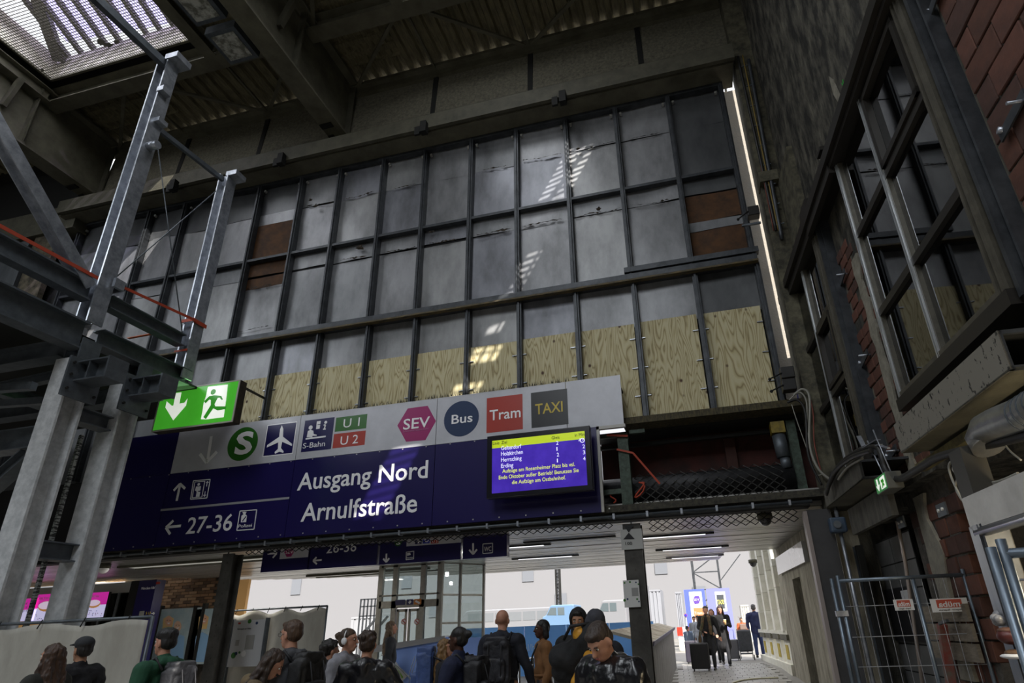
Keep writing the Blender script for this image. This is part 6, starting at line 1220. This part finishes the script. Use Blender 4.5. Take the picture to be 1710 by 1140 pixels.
    if st != 'bald' and st != 'beanie':
        q.ell(H((0, -.014, 1.69)), (.083*k, .1*k, .08*k), RH); q.ell(H((0, -.03, 1.645)), (.082*k, .082*k, .08*k), RH); 
        if st in ('short', 'fringe', 'curly'): q.ell(H((0, .045, 1.728)), (.06*k, .05*k, .028*k), RH)
        if st == 'fringe': q.ell(H((0, .062, 1.70)), (.066*k, .045*k, .03*k), RH); q.ell(H((0, -.01, 1.71)), (.092*k, .105*k, .07*k), RH)
        if st in ('long', 'longwavy'):
            for s in (-1, 0, 1): q.cone(H((s*.055, -.045, 1.66)), .05*k, U((s*.085, -.09, 1.36)), .05*k); q.cone(U((s*.085, -.09, 1.36)), .05*k, U((s*.09, -.10, 1.18)), .03*k)
            for s in (-1, 1): q.cone(H((s*.075, .0, 1.66)), .025*k, U((s*.1, .03, 1.38)), .03*k)
        if st == 'bob':
            for s in (-1, 0, 1): q.cone(H((s*.06, -.03, 1.66)), .048*k, H((s*.07, -.04, 1.55)), .045*k)
        if st == 'bun': q.ell(H((0, -.115, 1.69)), (.042*k, .045*k, .042*k), RH)
        if st == 'pony': q.ell(H((0, -.1, 1.66)), (.03*k, .03*k, .03*k), RH); q.cone(H((0, -.11, 1.65)), .032*k, H((0, -.14, 1.48)), .02*k)
        if st == 'curly':
            for _ in range(22): a_, b_ = random.uniform(0, 6.28), random.uniform(-.2, 1.2); q.ell(H((.08*math.cos(a_)*math.cos(b_), -.03+.085*math.sin(a_)*math.cos(b_) if math.sin(a_) < .4 else -.03, 1.67+.085*math.sin(b_))), (.03*k, .03*k, .03*k), None, 8, 6)
        remesh(q, .009, 'hair', hm, t, 2, .012 if st in ('longwavy', 'curly') else .005, .03)
    if st == 'beanie':
        q.ell(H((0, -.01, 1.69)), (.088*k, .105*k, .09*k), RH); q.cone(H((-.02, .0, 1.66)), .082*k, H((.02, .0, 1.66)), .082*k); remesh(q, .012, 'beanie', cloth('knit_'+hair[1], hair[1]), t, 3, .004, .02)
    if st == 'cap':
        q = MB(); q.ell(H((0, -.005, 1.71)), (.092*k, .108*k, .075*k), RH); c_ = cloth('cap_cloth', '2a2c30'); remesh(q, .01, 'cap', c_, t, 2); q = MB(); q.prism([H(p) for p in ((-.075, .06, 1.70), (-.06, .15, 1.69), (0, .18, 1.688), (.06, .15, 1.69), (.075, .06, 1.70))], RH@V((0, 0, .01*k))); mk(q, 'cap_peak', c_, t)
    # clothing
    tm = topm or cloth('cloth_'+top[0], top[1], top[2] if len(top) > 2 else None); r = 1+puffy*.25; z0 = .86 if not coat else .55
    q = MB(); q.cone(U((0, -.005, 1.36)), .125*k*build*r, U((0, 0, 1.10)), .135*k*build*r); q.cone(U((-W_*.7, -.012, 1.40)), .095*k*r, U((W_*.7, -.012, 1.40)), .095*k*r)
    for s in (-1, 1): q.cone(U((s*.05*build, 0, 1.33)), .115*k*build*r, U((s*.055*build, 0, .98)), .115*k*build*r); q.cone(D((s*.065, 0, .98)), .115*k*build*r, D((s*.07, 0, z0)), (.11 if not coat else .14)*k*build*r)
    if coat: q.cone(D((0, 0, .9)), .15*k, D((0, 0, .58)), .19*k)
    for s, (el, wr_) in ((-1, aL), (1, aR)): E_ = U(el); Wv = U(wr_); q.cone(U((s*W_*1.0, -.01, 1.405)), .088*k*r, E_, .06*k*r); q.cone(E_, .06*k*r, Wv-(Wv-E_).normalized()*.01, .045*k*r)
    q.cone(U((0, -.015, 1.44)), .085*k, U((0, -.015, 1.485)), .07*k)
    if hood == 1: q.cone(U((-.07, -.075, 1.46)), .055*k, U((.07, -.075, 1.46)), .055*k); q.cone(U((0, -.10, 1.44)), .075*k, U((0, -.11, 1.38)), .05*k)
    jk = remesh(q, vox, 'coat' if coat else 'jacket', tm, t, 3, .018 if not puffy else .02, .11 if not puffy else .07)
    if hood == 2:
        q = MB(); q.ell(H((0, -.025, 1.66)), (.108*k, .115*k, .125*k), RH); q.cone(H((0, -.03, 1.6)), .1*k, U((0, -.03, 1.46)), .09*k); o = remesh(q, .012, 'hood', tm, t, 3, .008, .05)
        # open the hood in front of the face
        b = bmesh.new(); b.from_mesh(o.data); ce = H((0, .09, 1.63)); dl = [v for v in b.verts if ((v.co-ce).length < .088*k)]; bmesh.ops.delete(b, geom=dl, context='VERTS'); b.to_mesh(o.data); b.free(); s_ = o.modifiers.new('s', 'SOLIDIFY'); s_.thickness = .012
    q = MB(); q.cone(D((-.07, 0, .95)), .115*k, D((.07, 0, .95)), .115*k)
    for i in (0, 1): s = -1 if i == 0 else 1; q.cone(D((s*.085, 0, .9)), .1*k, D(kn[i]), .072*k); q.cone(D(kn[i]), .072*k, D(ft[i]+V((0, 0, .03))), .055*k)
    remesh(q, max(vox, .014), 'trousers', cloth('cloth_'+legs[0], legs[1]), t, 3, .012, .1)
    sh_m = mat('dark_shoe', '1a1918', .5)
    for i in (0, 1): q = MB(); q.cone(D(ft[i]+V((0, -.04, -.035))), .045*k, D(ft[i]+V((0, .13, -.05))), .038*k); q.box(D(ft[i]+V((-.04, -.08, -.08))), D(ft[i]+V((.04, .17, -.06)))); remesh(q, .012, 'shoe', sh_m, t, 2)
    t['_k'] = k; return t, dict(U=U, H=H, D=D, hands=hands, k=k, RH=RH, Ml=Ml, build=build)
def backpack(lb, P, info, c, c2=None, w_=.30, h_=.46, d_=.17, z=1.2, y=-.22, hiking=False, slung=0):
    """worn on the back: stands at the wearer's place as a thing of its own"""
    t = thing('backpack', lb, 'backpack', P.location if False else P.matrix_basis.translation, None, 0); t.matrix_basis = P.matrix_basis.copy(); U = info['U']; k = info['k']; m = cloth('pack_'+c, c, c2, .6)
    q = MB(); cz = z; X = slung
    def rb(cx, cy, czz, ax, ay, az, rad=.05):
        qq = MB(); 
        for sx_ in (-1, 1):
            for sz_ in (-1, 1): qq.cone(U((cx+sx_*(ax-rad), cy, czz+sz_*(az-rad))), rad*k, U((cx+sx_*(ax-rad), cy-ay*.6, czz+sz_*(az-rad))), rad*k)
        qq.obox(U((cx, cy, czz)), (info['Ml']@Vector((ax-rad, 0, 0)))*k, (info['Ml']@Vector((0, ay, 0)))*k, (info['Ml']@Vector((0, 0, az)))*k); qq.obox(U((cx, cy, czz)), (info['Ml']@Vector((ax, 0, 0)))*k, (info['Ml']@Vector((0, ay*.8, 0)))*k, (info['Ml']@Vector((0, 0, az-rad)))*k); return qq
    def put(qq, nm, mm, dsp=.01): remesh(qq, .012, nm, mm, t, 4, dsp, .08)
    put(rb(X, y, cz, w_/2, d_/2, h_/2), 'main_bag', m); put(rb(X, y-d_*.55, cz-h_*.16, w_*.38, d_*.25, h_*.26, .035), 'front_pocket', m)
    put(rb(X, y, cz+h_*.47, w_*.42, d_*.5, .05 if not hiking else .09, .03), 'lid', m)
    q = MB()
    for s in (-1, 1): q.tube([U((s*.1, y+.08, cz+h_*.42)), U((s*.12, -.05, 1.50)), U((s*.13, .09, 1.44)), U((s*.14, .15, 1.32)), U((s*.16, .10, 1.12)), U((s*.17, -.05, 1.02)), U((s*.12, y+.06, cz-h_*.35))], .014*k, 6)
    q.tube([U((-.03, y+.06, cz+h_*.5)), U((-.03, y+.06, cz+h_*.58)), U((.03, y+.06, cz+h_*.58)), U((.03, y+.06, cz+h_*.5))], .008*k, 6); mk(q, 'strap', mat('pack_strap', '16161a', .7), t)
    q = MB(); q.box((0, 0, 0), (0.001, .001, .001)) if False else None
    for s in (-1, 1): q.tube([U((X+s*w_*.25, y-d_*.62, cz+h_*.42)), U((X+s*w_*.25, y-d_*.88, cz+h_*.1)), U((X+s*w_*.25, y-d_*.85, cz-h_*.4))], .006*k, 5)
    mk(q, 'buckle_strap', mat('pale_webbing', '7c808c', .6) if hiking else mat('pack_strap', '16161a', .7), t)
    return t
def pt(px, py, Y, h, zg=0):      # ground position for someone whose head top is seen at (px, py)
    p = at(px, py, Y); return (p.x, Y, zg), p.z-zg
def put(lb, px, py, Y, rz, zg=0, hs=1, **kw):
    (x, y, z), h = pt(px, py, Y, None, zg); h *= hs; return person(lb, (x, y, z), R_(rz), h=h, **kw)
DN = ((-.24, .0, 1.14), (-.22, .16, .92)); DNR = ((.24, .0, 1.14), (.22, .16, .92))
JK = ('black_jacket', '15151a', '1d1d22')
put('woman with long dark brown hair walking left at the lower left corner', 92, 1077, 5.0, 95, hair=('longwavy', '2a1c16', '4a3222'), top=('dark_olive_coat', '232420'), skin='fair')
put('person in a charcoal cap and black jacket seen before the grey sheet fence', 143, 1067, 5.5, 80, hair=('cap', '1a1614'), top=('black_gloss_jacket', '141418'), skin='tan', puffy=.3)
P, I = put('young man with black fringe hair in a dark green hoodie facing left', 281, 1052, 5.3, 88, hair=('fringe', '131112'), top=('green_hoodie', '14402c', '1a4c34'), skin='fair', hood=1, aL=DN, aR=DNR)
backpack('black backpack worn by the young man in the green hoodie', P, I, '17181c', '222328', slung=.02)
put('woman with dark hair over her face in a tan jacket with a black hood, bending', 420, 1080, 4.7, -60, hair=('longwavy', '1c1512', '3c2a1e'), top=('tan_jacket', '6c5c42', '5a4c36'), lean=14, pitch=22, hood=1)
P, I = put('man with glasses and brown hair in a grey hooded parka looking left', 491, 1037, 5.3, 82, hair=('short', '3c2c22', '57402f'), top=('grey_parka', '3a3b3f', '46474b'), hood=1, build=1.06, aL=((-.25, .05, 1.15), (-.2, .22, 1.0)), aR=((.26, .02, 1.14), (.22, .2, .95)), pitch=4)
g = thing('eyeglasses', 'thin metal eyeglasses on the man in the grey parka', 'glasses'); g.matrix_basis = P.matrix_basis.copy(); q = MB()
for s in (-1, 1): c = [I['H']((s*.033+.022*math.cos(a*.6), .108, 1.646+.017*math.sin(a*.6))) for a in range(11)]; q.tube(c+[c[0]], .0018, 5); q.tube([I['H']((s*.055, .106, 1.648)), I['H']((s*.078, .01, 1.645))], .0018, 5)
mk(q, 'glasses_frame', STEEL_D, g)
backpack('black backpack on the back of the man with glasses', P, I, '141416', '1e1e20', w_=.32, h_=.5)
put('dark curly haired person in black half hidden between the parka and the light grey hood', 553, 1069, 6.6, -30, hair=('curly', '15110f'), top=JK)
P, I = put('person in a light grey padded jacket with messy bun and white headphones', 583, 1051, 6.2, -85, hair=('bun', '2c211a', '55402e'), top=('pale_grey_padded', '8a8a90', '77777e'), puffy=.5, hood=1)
hp = thing('headphones', 'white headphones on the person in the pale grey padded jacket', 'headphones'); hp.matrix_basis = P.matrix_basis.copy(); q = MB(); q.tube([I['H']((.095*math.cos(a*.32), 0, 1.66+.1*math.sin(a*.32))) for a in range(11)], .007, 6); mk(q, 'headband', HW, hp); q = MB()
for s in (-1, 1): q.ell(I['H']((s*.092, .0, 1.635)), (.018, .032, .036))
mk(q, 'ear_cup', HW, hp)
put('person with dark curly hair in a shiny black leather jacket, arm stretched right', 616, 1056, 5.6, 15, hair=('curly', '241a15', '3e2c20'), top=('black_leather', '1a1a1e', '26262a'), topm=mat('shiny_black_leather', '17171b', .38, 0, bump=.5, bscale=9, coat=.2), puffy=.4, hood=1, aL=((-.3, .05, 1.15), (-.2, .2, .98)), aR=((.36, .05, 1.18), (.52, .12, .98)))
put('woman with long fair hair in a dark coat standing by the glass lift', 654, 1038, 12.2, -60, hair=('longwavy', '7a6650', '4e3e30'), top=('charcoal_coat', '26282c', '33363a'), vox=.016)
P, I = put('blonde woman in black carrying a large blue hiking backpack', 744, 1068, 7.6, -75, hair=('longwavy', '8a6a40', '5e4428'), top=JK)
backpack('large steel blue hiking backpack with pale straps beside the navy coat woman', P, I, '33466e', '40568a', w_=.34, h_=.66, d_=.24, z=1.28, y=-.26, hiking=True)
P, I = put('woman with black hair in a bun and navy coat looking left and holding a phone', 766, 1049, 6.1, 85, hair=('bun', '0f0d0c'), top=('navy_coat', '141a30', '1a2140'), skin='dark', aL=((-.25, .06, 1.13), (-.12, .30, 1.08)), aR=((.25, .04, 1.13), (.10, .28, 1.02)), grip=True)
backpack('black backpack on the navy coat woman holding a phone', P, I, '101014', '1a1a1e', h_=.5, d_=.2)
pc, d, n_, sd = I['hands'][0]; ph = thing('mobile_phone', 'dark mobile phone held by the woman in the navy coat', 'phone'); ph.matrix_basis = P.matrix_basis.copy(); q = MB(); q.obox(pc+Vector((.02, .06, .02)), Vector((.035, 0, .0)), Vector((0, .05, .055)), Vector((0, -.004, .004))); mk(q, 'phone_body', mat('phone_pale_edge', '8c8c94', .3), ph)
P, I = put('tall man with shaved head in a dark navy hooded jacket seen from behind', 839, 1018, 7.6, 3, hair=('bald', '4a3a30'), top=('midnight_jacket', '14161f', '1a1c28'), hood=1, legs=('dark_jeans', '1c2230'), build=1.02, aL=((-.27, -.02, 1.14), (-.26, .04, .9)), aR=((.29, -.02, 1.15), (.34, .06, .92)))
backpack('flat dark backpack on the tall man with the shaved head', P, I, '1b1b21', '232329', w_=.3, h_=.46, d_=.14)
P, I = put('woman with short black hair in a camel brown belted coat', 905, 1036, 8.7, 120, hair=('bob', '0f0c0b'), top=('camel_coat', '6e4a28', '7c5632'), skin='dark', coat=True, build=.95)
cb = thing('shoulder_strap', 'black cross body strap over the camel coat', 'strap'); cb.matrix_basis = P.matrix_basis.copy(); U = I['U']; q = MB(); q.tube([U((-.11, .10, 1.46)), U((-.06, .165, 1.3)), U((.06, .175, 1.12)), U((.17, .12, .98))], .012, 6); mk(q, 'strap', mat('pack_strap', '16161a', .7), cb)
q = MB(); q.tube([U((.155*math.cos(a*.4), .005+.16*math.sin(a*.4), 1.06)) for a in range(17)], .02, 6); be = thing('coat_belt', 'belt of the camel brown coat tied at the waist', 'belt'); be.matrix_basis = P.matrix_basis.copy(); mk(q, 'belt', cloth('cloth_camel_coat', '6e4a28'), be)
put('bearded person with a black hood pulled up behind the yellow bag', 965, 1018, 7.4, 185, hair=('short', '120e0c'), top=('black_hood_coat', '101013', '17171a'), skin='tan', hood=2, pitch=10)
P, I = put('person in a dark grey beanie and navy jacket with a yellow and black bag', 993, 1021, 5.9, 40, hair=('beanie', '34353c'), top=('blue_black_jacket', '141620', '1b1e2a'), hood=1)
yb = thing('travel_bag', 'big black and yellow travel bag slung in front of the camel coat', 'bag'); c = at(966, 1092, 5.5); yb.location = c
q = MB(); q.cone((-.12, .05, -.12), .13, (.12, -.05, .10), .15); q.cone((-.14, 0, -.02), .12, (.1, 0, -.14), .11); remesh(q, .012, 'bag_body', cloth('bag_black', '141416'), yb, 4, .015, .08)
q = MB(); q.cone((.05, -.10, .15), .07, (.13, -.12, -.02), .06); q.cone((.13, -.12, -.02), .06, (0, -.14, -.2), .05); remesh(q, .012, 'yellow_flap', cloth('bag_yellow', 'b9801c', 'c9922a', .5), yb, 4, .012, .06)
q = MB(); q.tube([(-.1, -.1, .12), (-.02, -.18, .22), (.12, -.1, .24), (.2, .0, .14)], .014, 6); mk(q, 'strap', mat('pack_strap', '16161a', .7), yb)
P, I = put('man with short dark hair in a black puffer jacket looking down at the front right', 1022, 1031, 4.4, 150, hair=('short', '2a1f1a', '3a2c24'), top=('black_puffer', '121214'), topm=mat('glossy_black_puffer', '131317', .3, 0, bump=.6, bscale=7, coat=.3), puffy=.55, pitch=34, lean=8, build=1.08, hood=1, aL=((-.3, .06, 1.14), (-.16, .3, 1.0)), aR=((.3, .06, 1.14), (.14, .3, .98)))
# walkers in the passage
P, I = put('woman in a long black coat and plaid scarf walking towards the hall with a suitcase', 1177, 1012, 19.6, 175, .37, hair=('pony', '2a201a'), top=('long_black_coat', '101012'), coat=True, vox=.018, stride=.5, aL=((-.3, .0, 1.14), (-.34, .02, .9)), aR=((.26, .05, 1.15), (.1, .2, 1.05)))
sc2 = thing('scarf', 'long green and brown plaid scarf of the black coat woman', 'scarf'); sc2.matrix_basis = P.matrix_basis.copy(); U = I['U']; q = MB(); q.tube([U((-.10, .15, .95)), U((-.1, .17, 1.2)), U((-.08, .12, 1.44)), U((0, -.05, 1.5)), U((.09, .11, 1.44)), U((.14, .17, 1.2)), U((.24, .16, .9)), U((.28, .12, .62))], .05, 8); remesh(q, .02, 'scarf_cloth', mat('plaid_scarf', '3a3c26', .9, 0, col2='6a5038', scale=12, detail=1), sc2, 2, .01)
def suitcase(lb, px, py0, py1, Y, zg, c, w_=.46, rz=0):
    a_, b_ = at(px, py0, Y), at(px, py1, Y); t = thing('suitcase', lb, 'suitcase', (a_.x, Y, zg), None, rz); h = a_.z-zg-.06; m = mat('case_'+c, c, .45, coat=.2)
    q = MB().box((-w_/2, -.14, .06), (w_/2, .14, h)); o = q.build('shell', m); o.parent = t; bevel(o, .04, 3)
    q = MB()
    for k in range(5): q.box((-w_/2+.06+k*(w_-.12)/4-.008, -.15, .12), (-w_/2+.06+k*(w_-.12)/4+.008, -.14, h-.06))
    mk(q, 'rib', m, t); q = MB()
    for sx_ in (-1, 1):
        for sy_ in (-1, 1): q.tube([(sx_*(w_/2-.06)-.012, sy_*.1, .03), (sx_*(w_/2-.06)+.012, sy_*.1, .03)], .03, 10)
    mk(q, 'wheel', DARK, t); q = MB(); q.tube([(-.1, .1, h), (-.1, .1, h+.3), (.1, .1, h+.3), (.1, .1, h)], .01, 6); mk(q, 'pull_handle', GALV2, t); return t
suitcase('large black suitcase pushed by the woman in the long black coat', 1166, 1069, 1117, 19.2, .37, '0f0f12', .52)
suitcase('dark violet suitcase standing behind the large black suitcase', 1153, 1066, 1103, 22.5, .37, '34303c', .42)
P, I = put('woman with long dark hair in a black coat carrying a paper cup', 1201, 1011, 21.0, 178, .37, hair=('long', '2a1a16', '3a2620'), top=('black_wool_coat', '121114'), coat=True, vox=.018, stride=.6, pitch=14, aR=((.26, .02, 1.14), (.2, .18, .92)), aL=((-.26, .04, 1.14), (-.14, .26, 1.22)))
pc = I['hands'][0][0]; cu_ = thing('paper_cup', 'pale paper cup in the hand of the woman in black', 'cup'); cu_.matrix_basis = P.matrix_basis.copy(); q = MB(); q.tube([pc+Vector((.0, .03, -.05)), pc+Vector((0, .03, .09))], .04, 12, rr=[.034, .044]); mk(q, 'cup', mat('paper_cup', 'b09060', .6), cu_); q = MB(); q.tube([pc+Vector((0, .03, .09)), pc+Vector((0, .03, .105))], .046, 12); mk(q, 'lid', HW, cu_)
suitcase('slim grey suitcase rolling right behind the woman with the cup', 1221, 1064, 1094, 24.0, .37, '6a6a70', .42)
put('person with brown wavy hair between the two women in black', 1187, 1017, 23.0, 180, .37, hair=('bob', '5a4030'), top=('dark_brown_jacket', '2a221f'), vox=.022)
put('person in a light grey hoodie left of the scarf wearer', 1166, 1027, 25.0, 160, .37, hair=('short', '1c1715'), top=('pale_hoodie', 'a4a8b0', '90949c'), vox=.022, legs=('pale_trousers', '8a8c90'), lean=12)
put('bearded dark haired man half hidden left of the light grey hoodie', 1158, 1029, 28.0, 170, .37, hair=('short', '15110f'), top=('grey_sweater', '7c8086'), skin='tan', vox=.022)
put('person in a blue cap and pale denim jacket bending by the concrete block', 1150, 1049, 24.0, 165, .37, hs=1.1, lean=24, hair=('cap', '28304a'), top=('denim_jacket', '7c8ea8', '6c7e98'), vox=.02)
P, I = put('bearded man in an orange jacket with a brown shoulder bag', 1237, 1031, 30.0, 185, .37, hair=('short', '171210'), top=('orange_jacket', 'b0562c', 'a04c26'), skin='tan', legs=('grey_jeans', '3a4048'), vox=.022, stride=.3)
ob_ = thing('shoulder_bag', 'brown shoulder bag of the man in the orange jacket', 'bag'); ob_.matrix_basis = P.matrix_basis.copy(); q = MB(); q.box((-.18, .14, .92), (.12, .26, 1.16)); o = q.build('bag_body', mat('bag_taupe', '6e5a50', .7)); o.parent = ob_; bevel(o, .03); q = MB(); q.tube([(-.12, .17, 1.12), (.02, .15, 1.35), (.12, .05, 1.46)], .01, 5); mk(q, 'strap', mat('bag_taupe', '6e5a50', .7), ob_)
P, I = put('grey haired man in a navy sweater pushing a shopping trolley, seen from behind', 1257, 1009, 24.6, -5, .37, hair=('short', '3c3a3a', '6a6868'), top=('navy_sweater', '23284a', '2a3058'), skin='tan', legs=('blue_jeans', '28345c'), vox=.018, stride=-.35, build=1.12, aL=((-.28, -.04, 1.16), (-.26, -.1, .98)), aR=((.28, .0, 1.14), (.27, .08, .92)))
tr = thing('shopping_trolley', 'dark grey shopping trolley bag with two wheels behind the man in the navy sweater', 'trolley', (at(1246, 1085, 23.9).x, 23.9, .37)); q = MB().box((-.24, -.16, .28), (.24, .16, .98)); o = q.build('bag', cloth('trolley_cloth', '3c3e44', '4a4c52')); o.parent = tr; bevel(o, .06, 3)
q = MB(); q.tube([(-.2, .0, .06), (-.22, .18, 1.0), (.22, .18, 1.0), (.2, .0, .06)], .014, 8).box((-.2, -.2, .2), (.2, .1, .24)); mk(q, 'frame', GALV2, tr)
for s in (-1, 1): q = MB(); q.tube([(s*.26, 0, .09), (s*.23, 0, .09)], .09, 14); mk(q, 'wheel', DARK, tr)
bpy.data.scenes.remove(BAKE)
